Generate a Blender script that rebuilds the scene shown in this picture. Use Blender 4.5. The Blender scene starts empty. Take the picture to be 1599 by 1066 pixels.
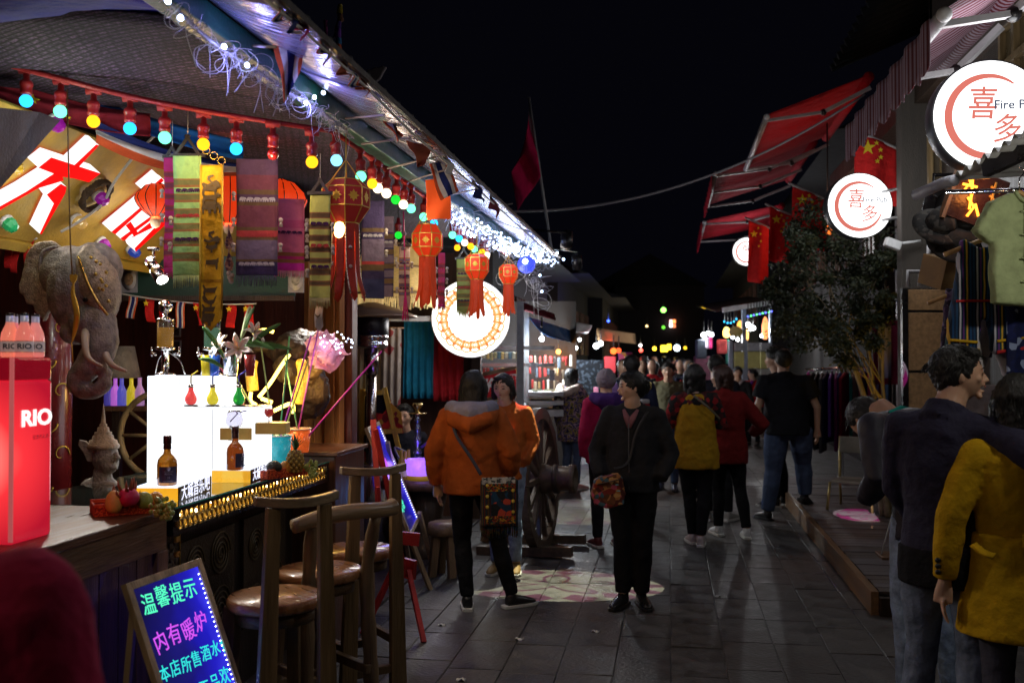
import bpy, bmesh, math, random
from math import sin, cos, pi, radians, sqrt, atan2, tan
from mathutils import Vector as V, Matrix, Euler, noise
random.seed(7)
SC = bpy.context.scene
COL = SC.collection
# ------------------------------------------------------------------ camera, night sky, exposure
F = 1555.0; CX, CY = 799.5, 533.0; CZ = 1.68
YAW = math.atan(246.5 / F); PIT = math.atan(27.0 / F)
cam = bpy.data.cameras.new('camera'); camo = bpy.data.objects.new('camera', cam); COL.objects.link(camo)
cam.sensor_width = 36.0; cam.lens = 36.0 * F / 1599.0
cam.clip_start = 0.05; cam.clip_end = 400
camo.location = (0, 0, CZ); camo.rotation_euler = (pi / 2 + PIT, 0, YAW)
cam.dof.use_dof = True; cam.dof.focus_distance = 5.2; cam.dof.aperture_fstop = 3.2
SC.camera = camo
CM = Euler((pi / 2 + PIT, 0, YAW)).to_matrix()
w = bpy.data.worlds.new('World'); SC.world = w; w.use_nodes = True
bg = w.node_tree.nodes['Background']
bg.inputs[0].default_value = (0.30, 0.30, 0.62, 1); bg.inputs[1].default_value = 0.0042
SC.view_settings.view_transform = 'Standard'; SC.view_settings.look = 'None'
SC.view_settings.exposure = 0.0; SC.view_settings.gamma = 1.0
SC.view_settings.use_curve_mapping = False
SC.render.engine = 'CYCLES'
SC.cycles.use_denoising = True
SC.cycles.max_bounces = 6; SC.cycles.transparent_max_bounces = 8
SC.cycles.sample_clamp_indirect = 3.0
SC.cycles.caustics_reflective = False; SC.cycles.caustics_refractive = False

# ------------------------------------------------------------------ helpers: sight lines to real places
def ray(px, py): return CM @ V(((px - CX) / F, (CY - py) / F, -1.0))
def P(px, py, d): return V((0, 0, CZ)) + ray(px, py) * d
def PX(px, py, x): r = ray(px, py); return V((0, 0, CZ)) + r * (x / r.x)
def PZ(px, py, z): r = ray(px, py); return V((0, 0, CZ)) + r * ((z - CZ) / r.z)
def S(n, d): return n * d / F                      # metres covered by n pixels at depth d
UP = V((0, 0, 1)); RT = V((cos(YAW), sin(YAW), 0)); FW = V((-sin(YAW), cos(YAW), 0))

# ------------------------------------------------------------------ materials
def hx(h):
 h = h.lstrip('#'); c = [int(h[i:i + 2], 16) / 255 for i in (0, 2, 4)]
 return tuple((x / 12.92 if x <= .04045 else ((x + .055) / 1.055) ** 2.4) for x in c)
MC = {}
def newmat(name):
 m = bpy.data.materials.new(name); m.use_nodes = True
 nt = m.node_tree; b = nt.nodes['Principled BSDF']
 return m, nt, b
def L(nt, a, b): nt.links.new(a, b)
def N(nt, t, **k):
 n = nt.nodes.new(t)
 for a, v in k.items():
  if a.startswith('i_'): n.inputs[a[2:].replace('_', ' ')].default_value = v
  else: setattr(n, a, v)
 return n
def M(name, col, rough=.6, metal=0, em=0, emc=None, var=.22, vs=7., bump=.12, bs=70., trans=0, coat=0,
      sheen=0, stretch=(1, 1, 1), ior=1.45, sss=0, alpha=1, rv=.12, gen=False):
 if name in MC: return MC[name]
 if isinstance(col, str): col = hx(col)
 m, nt, b = newmat(name); MC[name] = m
 tc = N(nt, 'ShaderNodeTexCoord'); mp = N(nt, 'ShaderNodeMapping'); mp.inputs['Scale'].default_value = stretch
 L(nt, tc.outputs['Object'], mp.inputs[0])
 n1 = N(nt, 'ShaderNodeTexNoise', i_Scale=vs, i_Detail=6., i_Roughness=.62)
 L(nt, mp.outputs[0], n1.inputs['Vector'])
 mr = N(nt, 'ShaderNodeMapRange', i_From_Min=.3, i_From_Max=.7, i_To_Min=1 - var, i_To_Max=1 + var)
 L(nt, n1.outputs[0], mr.inputs[0])
 mu = N(nt, 'ShaderNodeVectorMath', operation='SCALE'); mu.inputs[0].default_value = col
 L(nt, mr.outputs[0], mu.inputs['Scale']); L(nt, mu.outputs[0], b.inputs['Base Color'])
 if rv:
  mr2 = N(nt, 'ShaderNodeMapRange', i_From_Min=.3, i_From_Max=.7, i_To_Min=max(.02, rough - rv), i_To_Max=min(1, rough + rv))
  L(nt, n1.outputs[0], mr2.inputs[0]); L(nt, mr2.outputs[0], b.inputs['Roughness'])
 else: b.inputs['Roughness'].default_value = rough
 if bump:
  n2 = N(nt, 'ShaderNodeTexNoise', i_Scale=bs, i_Detail=4.)
  L(nt, mp.outputs[0], n2.inputs['Vector'])
  bp = N(nt, 'ShaderNodeBump', i_Strength=min(1, bump * 2.5), i_Distance=.006)
  L(nt, n2.outputs[0], bp.inputs['Height']); L(nt, bp.outputs[0], b.inputs['Normal'])
 b.inputs['Metallic'].default_value = metal; b.inputs['IOR'].default_value = ior
 b.inputs['Transmission Weight'].default_value = trans; b.inputs['Coat Weight'].default_value = coat
 b.inputs['Sheen Weight'].default_value = sheen; b.inputs['Alpha'].default_value = alpha
 if sss: b.inputs['Subsurface Weight'].default_value = sss; b.inputs['Subsurface Scale'].default_value = .02
 if em:
  b.inputs['Emission Color'].default_value = (*(emc or col), 1); b.inputs['Emission Strength'].default_value = em
 return m
def E(name, col, s):                                # something that gives off light
 if name in MC: return MC[name]
 if isinstance(col, str): col = hx(col)
 m, nt, b = newmat(name); MC[name] = m
 b.inputs['Base Color'].default_value = (*[c * .04 for c in col], 1)
 b.inputs['Roughness'].default_value = .8; b.inputs['Specular IOR Level'].default_value = .05
 b.inputs['Emission Color'].default_value = (*col, 1); b.inputs['Emission Strength'].default_value = s
 return m
def WOOD(name, col, axis=2, rough=.45, var=.45, scale=9., coat=.15):
 st = [1, 1, 1]; st = [6 if i != axis else .5 for i in range(3)]
 return M(name, col, rough, var=var, vs=scale * .45, bump=.25, bs=scale * 2.2, stretch=st, coat=coat)
def FAB(name, col, rough=.9, var=.18, bump=.5, bs=9., sheen=.0):
 """cloth: broad soft creases plus fine weave, both relief only"""
 if name in MC: return MC[name]
 m = M(name, col, rough, var=var, vs=14, bump=bump, bs=bs, sheen=sheen, rv=.05)
 nt = m.node_tree; b = nt.nodes['Principled BSDF']
 bp = [n for n in nt.nodes if n.type == 'BUMP'][0]; bp.inputs['Distance'].default_value = .03; b.inputs['Specular IOR Level'].default_value = .16
 n3 = N(nt, 'ShaderNodeTexNoise', i_Scale=420., i_Detail=1.)
 tc = [n for n in nt.nodes if n.type == 'TEX_COORD'][0]; L(nt, tc.outputs['Object'], n3.inputs['Vector'])
 b2 = N(nt, 'ShaderNodeBump', i_Strength=.35, i_Distance=.003)
 L(nt, n3.outputs[0], b2.inputs['Height']); L(nt, bp.outputs[0], b2.inputs['Normal']); L(nt, b2.outputs[0], b.inputs['Normal'])
 return m
def GLASS(name, col, rough=.05, trans=.92, ior=1.4):
 return M(name, col, rough, trans=trans, ior=ior, var=.03, bump=0, rv=0)
def PATTERN(name, cols, scale=30., rough=.85, kind='vor'):
 """multi-colour printed cloth"""
 if name in MC: return MC[name]
 m = M(name, cols[0], rough, bump=.4, bs=12.); nt = m.node_tree; b = nt.nodes['Principled BSDF']
 tc = N(nt, 'ShaderNodeTexCoord')
 t = N(nt, 'ShaderNodeTexVoronoi', i_Scale=scale) if kind == 'vor' else N(nt, 'ShaderNodeTexNoise', i_Scale=scale, i_Detail=2.)
 L(nt, tc.outputs['Object'], t.inputs['Vector'])
 cr = N(nt, 'ShaderNodeValToRGB'); cr.color_ramp.interpolation = 'CONSTANT'
 el = cr.color_ramp.elements; n = len(cols)
 while len(el) < n: el.new(.5)
 for i, c in enumerate(cols):
  el[i].position = i / n if kind == 'vor' else .3 + .4 * i / n
  el[i].color = (*(hx(c) if isinstance(c, str) else c), 1)
 if kind == 'vor':
  sp = N(nt, 'ShaderNodeSeparateColor'); L(nt, t.outputs['Color'], sp.inputs[0]); L(nt, sp.outputs[0], cr.inputs[0])
 else: L(nt, t.outputs[0], cr.inputs[0])
 L(nt, cr.outputs[0], b.inputs['Base Color'])
 return m
def STRIPE(name, cols, scale, axis='X', rough=.85, bump=.2):
 """woven or printed stripes: equal bands, repeated"""
 if name in MC: return MC[name]
 m = M(name, cols[0], rough, bump=bump, bs=12.); nt = m.node_tree; b = nt.nodes['Principled BSDF']
 tc = N(nt, 'ShaderNodeTexCoord'); sx = N(nt, 'ShaderNodeSeparateXYZ'); L(nt, tc.outputs['Object'], sx.inputs[0])
 mm = N(nt, 'ShaderNodeMath', operation='MULTIPLY'); mm.inputs[1].default_value = scale; L(nt, sx.outputs[axis], mm.inputs[0])
 fr = N(nt, 'ShaderNodeMath', operation='FRACT'); L(nt, mm.outputs[0], fr.inputs[0])
 cr = N(nt, 'ShaderNodeValToRGB'); cr.color_ramp.interpolation = 'CONSTANT'; el = cr.color_ramp.elements
 while len(el) < len(cols): el.new(.5)
 for i, c in enumerate(cols):
  el[i].position = i / len(cols); el[i].color = (*(hx(c) if isinstance(c, str) else c), 1)
 L(nt, fr.outputs[0], cr.inputs[0]); L(nt, cr.outputs[0], b.inputs['Base Color'])
 return m

# ------------------------------------------------------------------ things, parts, mesh builder
def tag(o, label=None, cat=None, group=None, kind=None):
 if label: o['label'] = label
 if cat: o['category'] = cat
 if group: o['group'] = group
 if kind: o['kind'] = kind
 return o
ROOT = {}
def thing(name, label, cat, loc=(0, 0, 0), rz=0, group=None):
 o = bpy.data.objects.new(name, None); COL.objects.link(o); o.empty_display_size = .1
 o.location = loc; o.rotation_euler = (0, 0, rz)
 return tag(o, label, cat, group)
def mw(o):
 m = Matrix.LocRotScale(o.location, o.rotation_euler, o.scale)
 return mw(o.parent) @ m if o.parent else m
def Rz(a): return Matrix.Rotation(a, 4, 'Z')
def Rx(a): return Matrix.Rotation(a, 4, 'X')
def Ry(a): return Matrix.Rotation(a, 4, 'Y')
def T(*v): return Matrix.Translation(v[0] if len(v) == 1 else v)
def Sc(x, y, z): return Matrix.Diagonal((x, y, z, 1))
def basis(o, x, y, z):
 m = Matrix.Identity(4)
 for i, c in enumerate((x, y, z, o)):
  for j in range(3): m[j][i] = c[j]
 return m
class B:
 def __init__(s): s.v = []; s.f = []; s.m = []; s.s = []
 def add(s, vs, fs, mi=0, sm=True, X=None):
  k = len(s.v)
  s.v += [tuple(X @ V(p)) if X else tuple(p) for p in vs]
  for f in fs: s.f.append([i + k for i in f]); s.m.append(mi); s.s.append(sm)
  return s
 def box(s, a, b, mi=0, X=None):
  x0, y0, z0 = a; x1, y1, z1 = b
  vs = [(x, y, z) for x in (x0, x1) for y in (y0, y1) for z in (z0, z1)]
  return s.add(vs, [(0, 1, 3, 2), (4, 6, 7, 5), (0, 4, 5, 1), (2, 3, 7, 6), (0, 2, 6, 4), (1, 5, 7, 3)], mi, False, X)
 def cbox(s, c, h, mi=0, X=None):
  return s.box([c[i] - h[i] for i in range(3)], [c[i] + h[i] for i in range(3)], mi, X)
 def beam(s, a, b, w, h, mi=0, up=UP, w2=None):
  a = V(a); b = V(b); t = (b - a).normalized(); sd = t.cross(up)
  if sd.length < 1e-4: sd = V((1, 0, 0))
  sd.normalize(); u = sd.cross(t); w2 = w2 or w
  vs = []
  for p, ww in ((a, w), (b, w2)):
   for i, j in ((-1, -1), (1, -1), (1, 1), (-1, 1)): vs.append(p + sd * ww / 2 * i + u * h / 2 * j)
  return s.add(vs, [(0, 3, 2, 1), (4, 5, 6, 7), (0, 1, 5, 4), (1, 2, 6, 5), (2, 3, 7, 6), (3, 0, 4, 7)], mi, False)
 def tube(s, pts, r, n=8, mi=0, side=None, X=None, cap=True):
  pts = [V(p) for p in pts]; k = len(pts)
  rs = [r] * k if not isinstance(r, (list, tuple)) else list(r)
  rs = [(q, q) if not isinstance(q, (tuple, list)) else q for q in rs]
  vs = []; prev = None
  for i, p in enumerate(pts):
   t = (pts[min(i + 1, k - 1)] - pts[max(i - 1, 0)])
   t = t.normalized() if t.length > 1e-9 else V((0, 0, 1))
   ref = V(side) if side else (prev or (V((1, 0, 0)) if abs(t.x) < .9 else V((0, 1, 0))))
   a = ref - t * ref.dot(t)
   if a.length < 1e-4: a = t.orthogonal()
   a.normalize(); prev = a; b = t.cross(a)
   for j in range(n):
    q = 2 * pi * j / n; vs.append(p + a * (cos(q) * rs[i][0]) + b * (sin(q) * rs[i][1]))
  fs = [(i * n + j, i * n + (j + 1) % n, (i + 1) * n + (j + 1) % n, (i + 1) * n + j) for i in range(k - 1) for j in range(n)]
  if cap: fs += [tuple(range(n - 1, -1, -1)), tuple((k - 1) * n + j for j in range(n))]
  return s.add(vs, fs, mi, True, X)
 def lathe(s, prof, n=20, mi=0, X=None, cap=True):
  vs = []; k = len(prof)
  for r, z in prof:
   r = max(r, 1e-4)
   vs += [(r * cos(2 * pi * j / n), r * sin(2 * pi * j / n), z) for j in range(n)]
  fs = [(i * n + j, i * n + (j + 1) % n, (i + 1) * n + (j + 1) % n, (i + 1) * n + j) for i in range(k - 1) for j in range(n)]
  if cap: fs += [tuple(range(n - 1, -1, -1)), tuple((k - 1) * n + j for j in range(n))]
  return s.add(vs, fs, mi, True, X)
 def ell(s, c, r, mi=0, nu=14, nv=9, R=None):
  r = (r, r, r) if not isinstance(r, (tuple, list)) else r
  pr = [(sin(pi * i / nv), -cos(pi * i / nv)) for i in range(nv + 1)]
  X = T(*c) @ (R.to_4x4() if R else Matrix.Identity(4)) @ Sc(*r)
  return s.lathe(pr, nu, mi, X)
 def prism(s, pts, d, mi=0, X=None, mside=None):
  n = len(pts); vs = [(x, y, 0) for x, y in pts] + [(x, y, d) for x, y in pts]
  a = sum(pts[i][0] * pts[(i + 1) % n][1] - pts[(i + 1) % n][0] * pts[i][1] for i in range(n))
  if a < 0: vs = vs[:n][::-1] + vs[n:][::-1]
  s.add(vs, [tuple(range(n - 1, -1, -1)), tuple(range(n, 2 * n))], mi, False, X)
  k = len(s.v) - 2 * n
  for i in range(n):
   s.f.append([k + i, k + (i + 1) % n, k + n + (i + 1) % n, k + n + i]); s.m.append(mi if mside is None else mside); s.s.append(False)
  return s
 def grid(s, fn, nu, nv, mi=0, X=None, mf=None):
  vs = [fn(i / nu, j / nv) for j in range(nv + 1) for i in range(nu + 1)]
  for j in range(nv):
   pass
  k = len(s.v); s.v += [tuple(X @ V(p)) if X else tuple(p) for p in vs]
  for j in range(nv):
   for i in range(nu):
    a = k + j * (nu + 1) + i
    s.f.append([a, a + 1, a + nu + 2, a + nu + 1]); s.m.append(mf((i + .5) / nu, (j + .5) / nv) if mf else mi); s.s.append(True)
  return s
 def mesh(s, name, mats, W=None):
  me = bpy.data.meshes.new(name)
  vs = s.v if W is None else [tuple(W @ V(p)) for p in s.v]
  me.from_pydata(vs, [], s.f)
  for m in (mats if isinstance(mats, (list, tuple)) else [mats]): me.materials.append(m)
  me.polygons.foreach_set('material_index', s.m); me.polygons.foreach_set('use_smooth', s.s)
  me.update(); return me
 def build(s, name, mats, par=None, world=True, bev=0, solid=0, remesh=0, smooth=0, disp=(), sub=0, label=None, kind=None):
  W = mw(par).inverted() if (par and world) else None
  o = bpy.data.objects.new(name, s.mesh(name, mats, W)); COL.objects.link(o)
  if par: o.parent = par
  if label: o['label'] = label
  if kind: o['kind'] = kind
  mods(o, bev, solid, remesh, smooth, disp, sub)
  return o
def mods(o, bev=0, solid=0, remesh=0, smooth=0, disp=(), sub=0):
 if solid:
  m = o.modifiers.new('s', 'SOLIDIFY'); m.thickness = solid; m.offset = 0
 if bev:
  m = o.modifiers.new('b', 'BEVEL'); m.width = bev; m.segments = 2; m.limit_method = 'ANGLE'; m.angle_limit = radians(40)
 if remesh:
  m = o.modifiers.new('r', 'REMESH'); m.mode = 'VOXEL'; m.voxel_size = remesh; m.use_smooth_shade = True
 if smooth:
  m = o.modifiers.new('sm', 'SMOOTH'); m.factor = .5; m.iterations = smooth
 for (size, st) in disp:
  m = o.modifiers.new('d', 'DISPLACE'); m.texture = ctex(size); m.strength = st; m.mid_level = .5
  m.texture_coords = 'LOCAL'
 if sub:
  m = o.modifiers.new('u', 'SUBSURF'); m.levels = sub; m.render_levels = sub
 if (remesh or sub or disp or solid) and not bev: MODS.append(o)
MODS = []; CT = {}
def ctex(size):
 if size not in CT:
  t = bpy.data.textures.new('creases', 'CLOUDS'); t.noise_scale = size; t.noise_depth = 2; CT[size] = t
 return CT[size]
def inst(me, name, par=None, X=None, label=None):
 o = bpy.data.objects.new(name, me); COL.objects.link(o)
 if par: o.parent = par
 if X is not None: o.location, q, o.scale = X.decompose(); o.rotation_euler = q.to_euler()
 return o
def single(b, name, mats, label, cat, group=None, loc=None, **k):
 """a thing that is one mesh, origin moved to its foot"""
 if loc is None:
  xs = [p[0] for p in b.v]; ys = [p[1] for p in b.v]; zs = [p[2] for p in b.v]
  loc = V(((min(xs) + max(xs)) / 2, (min(ys) + max(ys)) / 2, min(zs)))
 b.v = [tuple(V(p) - V(loc)) for p in b.v]
 o = b.build(name, mats, **k); o.location = loc
 return tag(o, label, cat, group)
def struct(b, name, mats, **k): return tag(b.build(name, mats, **k), kind='structure')
def point(name, loc, power, col=(1, 1, 1), r=.03, par=None):
 l = bpy.data.lights.new(name, 'POINT'); l.energy = power; l.color = col; l.shadow_soft_size = r
 o = bpy.data.objects.new(name, l); COL.objects.link(o)
 if par: o.parent = par; o.location = mw(par).inverted() @ V(loc)
 else: o.location = loc
 return o
def spot(name, loc, to, power, col=(1, 1, 1), ang=60, blend=.5, r=.04):
 l = bpy.data.lights.new(name, 'SPOT'); l.energy = power; l.color = col; l.shadow_soft_size = r
 l.spot_size = radians(ang); l.spot_blend = blend
 o = bpy.data.objects.new(name, l); COL.objects.link(o); o.location = loc
 o.rotation_euler = (V(to) - V(loc)).to_track_quat('-Z', 'Y').to_euler()
 return o
def text(s, size, mat, X, name, par=None, ext=.001, bold=0., mats=None, align='CENTER', shear=0, sx=1., label=None):
 c = bpy.data.curves.new('lettering', 'FONT'); c.body = s; c.size = size; c.extrude = ext; c.offset = bold
 c.align_x = align; c.align_y = 'CENTER'; c.shear = shear; c.resolution_u = 3
 t = bpy.data.objects.new('tmp', c); COL.objects.link(t)
 bpy.context.view_layer.update()
 me = bpy.data.meshes.new_from_object(t.evaluated_get(bpy.context.evaluated_depsgraph_get()))
 bpy.data.objects.remove(t)
 W = X @ Sc(sx, 1, 1)
 if par: W = mw(par).inverted() @ W
 me.transform(W)
 me.materials.clear()
 for m in (mats or [mat]): me.materials.append(m)
 if mats:
  n = (W.to_3x3() @ V((0, 0, 1))).normalized()
  for p in me.polygons: p.material_index = 0 if p.normal.dot(n) > .7 else 1
 else:
  for p in me.polygons: p.material_index = 0
 me.name = name
 o = bpy.data.objects.new(name, me); COL.objects.link(o)
 if par: o.parent = par
 if label: o['label'] = label
 return o
def spl(pts, k=4):
 """smooth line through the points (tuples of any length)"""
 out = []; n = len(pts)
 for i in range(n - 1):
  p0, p1, p2, p3 = pts[max(i - 1, 0)], pts[i], pts[i + 1], pts[min(i + 2, n - 1)]
  for j in range(k):
   t = j / k
   out.append(tuple(.5 * ((2 * b) + (c - a) * t + (2 * a - 5 * b + 4 * c - d) * t * t + (3 * b - a - 3 * c + d) * t ** 3)
                             for a, b, c, d in zip(p0, p1, p2, p3)))
 out.append(tuple(pts[-1])); return out
def sag(a, b, s, n=10):
 a = V(a); b = V(b); return [a.lerp(b, i / n) - UP * (s * 4 * (i / n) * (1 - i / n)) for i in range(n + 1)]
def face_cam(loc): return basis(V(loc), RT, UP, RT.cross(UP))          # local x right, y up, z out of the thing towards the lens side
U = random.uniform
# ------------------------------------------------------------------ shared materials
wood_dark = WOOD('dark_timber', (.035, .02, .012))
wood_mid = WOOD('brown_timber', (.15, .075, .035))
wood_seat = WOOD('orange_seat_wood', (.26, .11, .04), 1, .32, coat=.4)
wood_pale = WOOD('pale_pine', (.48, .34, .19))
wood_door = WOOD('door_wood', (.33, .14, .045))
plaster = M('dark_plaster', (.07, .06, .055), .9, bump=.3)
black = M('black_lacquer', (.012, .011, .012), .3)
steel = M('chrome', (.75, .76, .78), .12, 1, var=.05, bump=0)
white_paint = M('white_paint', (.75, .76, .76), .5)
grey_metal = M('grey_metal', (.35, .36, .37), .4, .8)
tile_mat = M('grey_roof_tile', (.02, .02, .022), .75, bump=.4)
brass = M('brass', (.7, .48, .14), .28, 1, var=.1)
skin = M('skin', (.50, .29, .19), .5, var=.10, bump=.06, bs=180, sss=.12)
skin_f = M('pale_skin', (.60, .37, .26), .48, var=.08, bump=.05, bs=180, sss=.12)
hair_m = M('black_hair', (.008, .007, .006), .5, var=.3, bump=.6, bs=40, stretch=(5, 5, .6))
hair_b = M('brown_hair', (.045, .018, .012), .4, var=.3, bump=.6, bs=40, stretch=(5, 5, .6))
rope_m = M('white_cord', (.55, .53, .5), .8)
wire_dark = M('black_cable', (.02, .02, .02), .6)
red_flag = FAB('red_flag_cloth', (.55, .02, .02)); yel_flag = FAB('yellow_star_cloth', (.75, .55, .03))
thai_r = FAB('thai_red', (.55, .09, .03)); thai_w = FAB('thai_white', (.62, .58, .55)); thai_b = FAB('thai_blue', (.02, .03, .14))

# ------------------------------------------------------------------ ground, street slabs, sky is the world
b = B(); b.box((-60, -30, -.5), (60, 120, -.045)); struct(b, 'ground', M('earth', (.03, .028, .026), .9))
stone_ms = [M('street_stone', (.063, .059, .055), .52, var=.6, vs=6, bump=.9, bs=40, rv=.2),
   M('street_stone_light', (.070, .064, .058), .56, var=.55, vs=7, bump=.8, bs=36, rv=.2),
   M('street_stone_dark', (.056, .052, .050), .46, var=.6, vs=5, bump=.9, bs=44, rv=.2)]
pav = bpy.data.objects.new('pavement', None); COL.objects.link(pav); tag(pav, kind='structure')
SW, SL = .30, .54
protos = []
for i in range(6):
 q = B(); hw, hl = SW / 2 - .0025, SL / 2 - .0025
 j = lambda a=.003: U(-a, a)
 tp = [(-hw + .004 + j(), -hl + .004 + j(), j(.002)), (hw - .004 + j(), -hl + .004 + j(), j(.002)), (hw - .004 + j(), hl - .004 + j(), j(.002)), (-hw + .004 + j(), hl - .004 + j(), j(.002))]
 bt = [(-hw, -hl, -.005), (hw, -hl, -.005), (hw, hl, -.005), (-hw, hl, -.005)]
 lo = [(x, y, -.044) for x, y, z in bt]
 q.add(tp + bt + lo, [(0, 1, 2, 3), (4, 5, 1, 0), (5, 6, 2, 1), (6, 7, 3, 2), (7, 4, 0, 3), (8, 9, 5, 4), (9, 10, 6, 5), (10, 11, 7, 6), (11, 8, 4, 7)], 0, False)
 protos.append(q.mesh('stone', stone_ms[i % 3]))
cells = []
for ix in range(-11, 8):
 off = random.choice((0, .33, .5, .18)) * SL + U(-.06, .06)
 for iy in range(0, 38):
  cells.append((ix * SW + SW / 2, 3.9 + iy * SL + off))
near = sorted(cells, key=lambda c: c[1] + abs(c[0] + .3) * .6)
stones, far_st = [], B()
for n, (x, y) in enumerate(near):
 if n < 250:
  inst(protos[random.randrange(6)], 'paving_stone', pav, T(x, y, U(-.002, .002)) @ Rz(U(-.009, .009)))
 else:
  far_st.cbox((x, y, -.022), (SW / 2 - .0025, SL / 2 - .0025, .022 + U(-.003, .002)))
far_st.build('far_paving', stone_ms[0], pav, kind='stuff')
b = B(); b.box((-60, -20, -.04), (60, 110, -.0065))
struct(b, 'street', stone_ms[0])

# ------------------------------------------------------------------ timber deck on the right
DK = .15
deck = thing('timber_deck', 'low timber deck of grey planks along the right shopfronts', 'deck', (1.3, 6.9, 0))
dk_m = [WOOD('deck_plank_%s' % k, c, 0, .5) for k, c in (('grey', (.10, .085, .085)), ('brown', (.085, .065, .055)), ('pale', (.12, .10, .10)))]
pm = []
for k in range(4):
 q = B(); q.box((1.36, -.058, DK - .03), (3.2, .058, DK + U(-.004, .002))); pm.append(q.mesh('plank', dk_m[k % 3]))
for i in range(52):
 inst(pm[random.randrange(4)], 'plank', deck, T(-1.3 + U(-.006, .006), .06 + i * .125, 0) @ Rz(U(-.002, .002)))
b = B(); b.box((1.30, 6.86, -.02), (1.352, 13.4, DK + .004)); b.build('edge_board', WOOD('deck_edge', (.20, .11, .05), 1), deck, bev=.004)
b = B(); b.box((1.352, 6.82, -.02), (3.2, 6.87, DK - .03)); b.build('end_board', wood_dark, deck)

# ------------------------------------------------------------------ left: bar pavilion
pv = thing('bar_pavilion', 'open fronted timber bar with woven ceiling, green beam and shiny eave', 'building', (-3, 6, 0))
YE = 9.9
b = B(); b.box((-1.55, 1.6, 2.745), (-1.46, YE, 2.83)); b.build('eave_beam', M('dark_green_paint', (.012, .10, .062), .4), pv, bev=.006)
# shiny plastic eave lining, ribbed across
em, nt, bs = newmat('shiny_eave_film')
bs.inputs['Base Color'].default_value = (.40, .40, .55, 1); bs.inputs['Metallic'].default_value = .55; bs.inputs['Roughness'].default_value = .22
tc = N(nt, 'ShaderNodeTexCoord'); mp = N(nt, 'ShaderNodeMapping'); mp.inputs['Scale'].default_value = (1.2, 38, 1.2); L(nt, tc.outputs['Object'], mp.inputs[0])
n1 = N(nt, 'ShaderNodeTexNoise', i_Scale=1., i_Detail=2.); L(nt, mp.outputs[0], n1.inputs[0])
bp = N(nt, 'ShaderNodeBump', i_Strength=.7, i_Distance=.03); L(nt, n1.outputs[0], bp.inputs['Height']); L(nt, bp.outputs[0], bs.inputs['Normal'])
def eave(u, v):
 y = 1.6 + (YE - 1.6) * v; return (-1.455 + .372 * u, y, 2.826 - .135 * u - .018 * sin(u * pi) + .006 * sin(y * 9) * sin(u * pi))
ns = 8
for i in range(ns):                                            # sheet by sheet, each lapped over the next
 q = B(); q.grid(lambda u, v: V(eave(u, (i + v * .995) / ns)) + UP * .003 * (i % 2), 6, 8)
 q.build('eave_sheet', em, pv, solid=.003)
b = B(); b.beam((-1.079, 1.6, 2.694), (-1.079, YE, 2.694), .016, .022); b.build('eave_edge_batten', wood_dark, pv)
# tiled roof above
b = B()
b.grid(lambda u, v: (-1.16 - 4.1 * u, 1.5 + (YE - 1.4) * v, 2.765 + 1.5 * u), 2, 2)
b.build('roof_deck', wood_dark, pv, solid=.015)
b = B()
for i in range(36):
 y = 1.6 + i * .232
 for k in range(2):
  b.tube([(-1.22 - 2.0 * k, y, 2.82 + .73 * k), (-3.2 - 2.0 * k, y, 3.54 + .73 * k)], .03, 8)
b.build('roof_tiles', tile_mat, pv, kind='stuff')
# woven fabric ceiling
cm, nt, bs = newmat('woven_ceiling_cloth')
tc = N(nt, 'ShaderNodeTexCoord'); mp = N(nt, 'ShaderNodeMapping'); mp.inputs['Rotation'].default_value = (0, 0, .5); L(nt, tc.outputs['Object'], mp.inputs[0])
br = N(nt, 'ShaderNodeTexBrick', i_Scale=1., offset=.5); br.inputs['Brick Width'].default_value = .060; br.inputs['Row Height'].default_value = .026
br.inputs['Mortar Size'].default_value = .0075; br.inputs['Mortar Smooth'].default_value = .6; br.inputs['Bias'].default_value = .3
br.inputs['Color1'].default_value = (.19, .11, .21, 1); br.inputs['Color2'].default_value = (.10, .055, .12, 1); br.inputs['Mortar'].default_value = (.018, .012, .016, 1)
L(nt, mp.outputs[0], br.inputs['Vector'])
vo = N(nt, 'ShaderNodeTexVoronoi', i_Scale=75.); L(nt, mp.outputs[0], vo.inputs['Vector'])
mr = N(nt, 'ShaderNodeMapRange', i_From_Min=.1, i_From_Max=.6, i_To_Min=1.25, i_To_Max=.25); L(nt, vo.outputs['Distance'], mr.inputs[0])
mu = N(nt, 'ShaderNodeVectorMath', operation='SCALE'); L(nt, br.outputs['Color'], mu.inputs[0]); L(nt, mr.outputs[0], mu.inputs['Scale']); L(nt, mu.outputs[0], bs.inputs['Base Color'])
bs.inputs['Roughness'].default_value = .85
bp = N(nt, 'ShaderNodeBump', i_Strength=.5, i_Distance=.004); L(nt, br.outputs['Fac'], bp.inputs['Height']); L(nt, bp.outputs[0], bs.inputs['Normal'])
def ceil_z(x, y): return 2.80 + .10 * (-1.54 - x) - .05 * abs(sin(y * 1.9)) * min(1, (-1.54 - x) * 1.2) + .02 * sin(x * 4 + y)
b = B(); b.grid(lambda u, v: (-1.55 - 3.0 * u, 3.06 + 6.2 * v, ceil_z(-1.55 - 3.0 * u, 3.06 + 6.2 * v)), 26, 40)
b.build('ceiling_cloth', cm, pv, solid=.004)
b = B(); b.grid(lambda u, v: (-1.55 - 3 * u, 1.7 + 1.42 * v, 2.83 + .1 * u - .09 * sin(v * pi) + .02 * sin(u * 14)), 20, 8)
b.build('ceiling_tarp', FAB('blue_tarp', (.003, .006, .30), .6), pv, solid=.003)
b = B(); b.box((-2.75, 1.65, 2.83), (-1.95, 2.74, 2.87)); b.build('ceiling_tarp', FAB('green_tarp', (.01, .07, .05), .6), pv)
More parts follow.
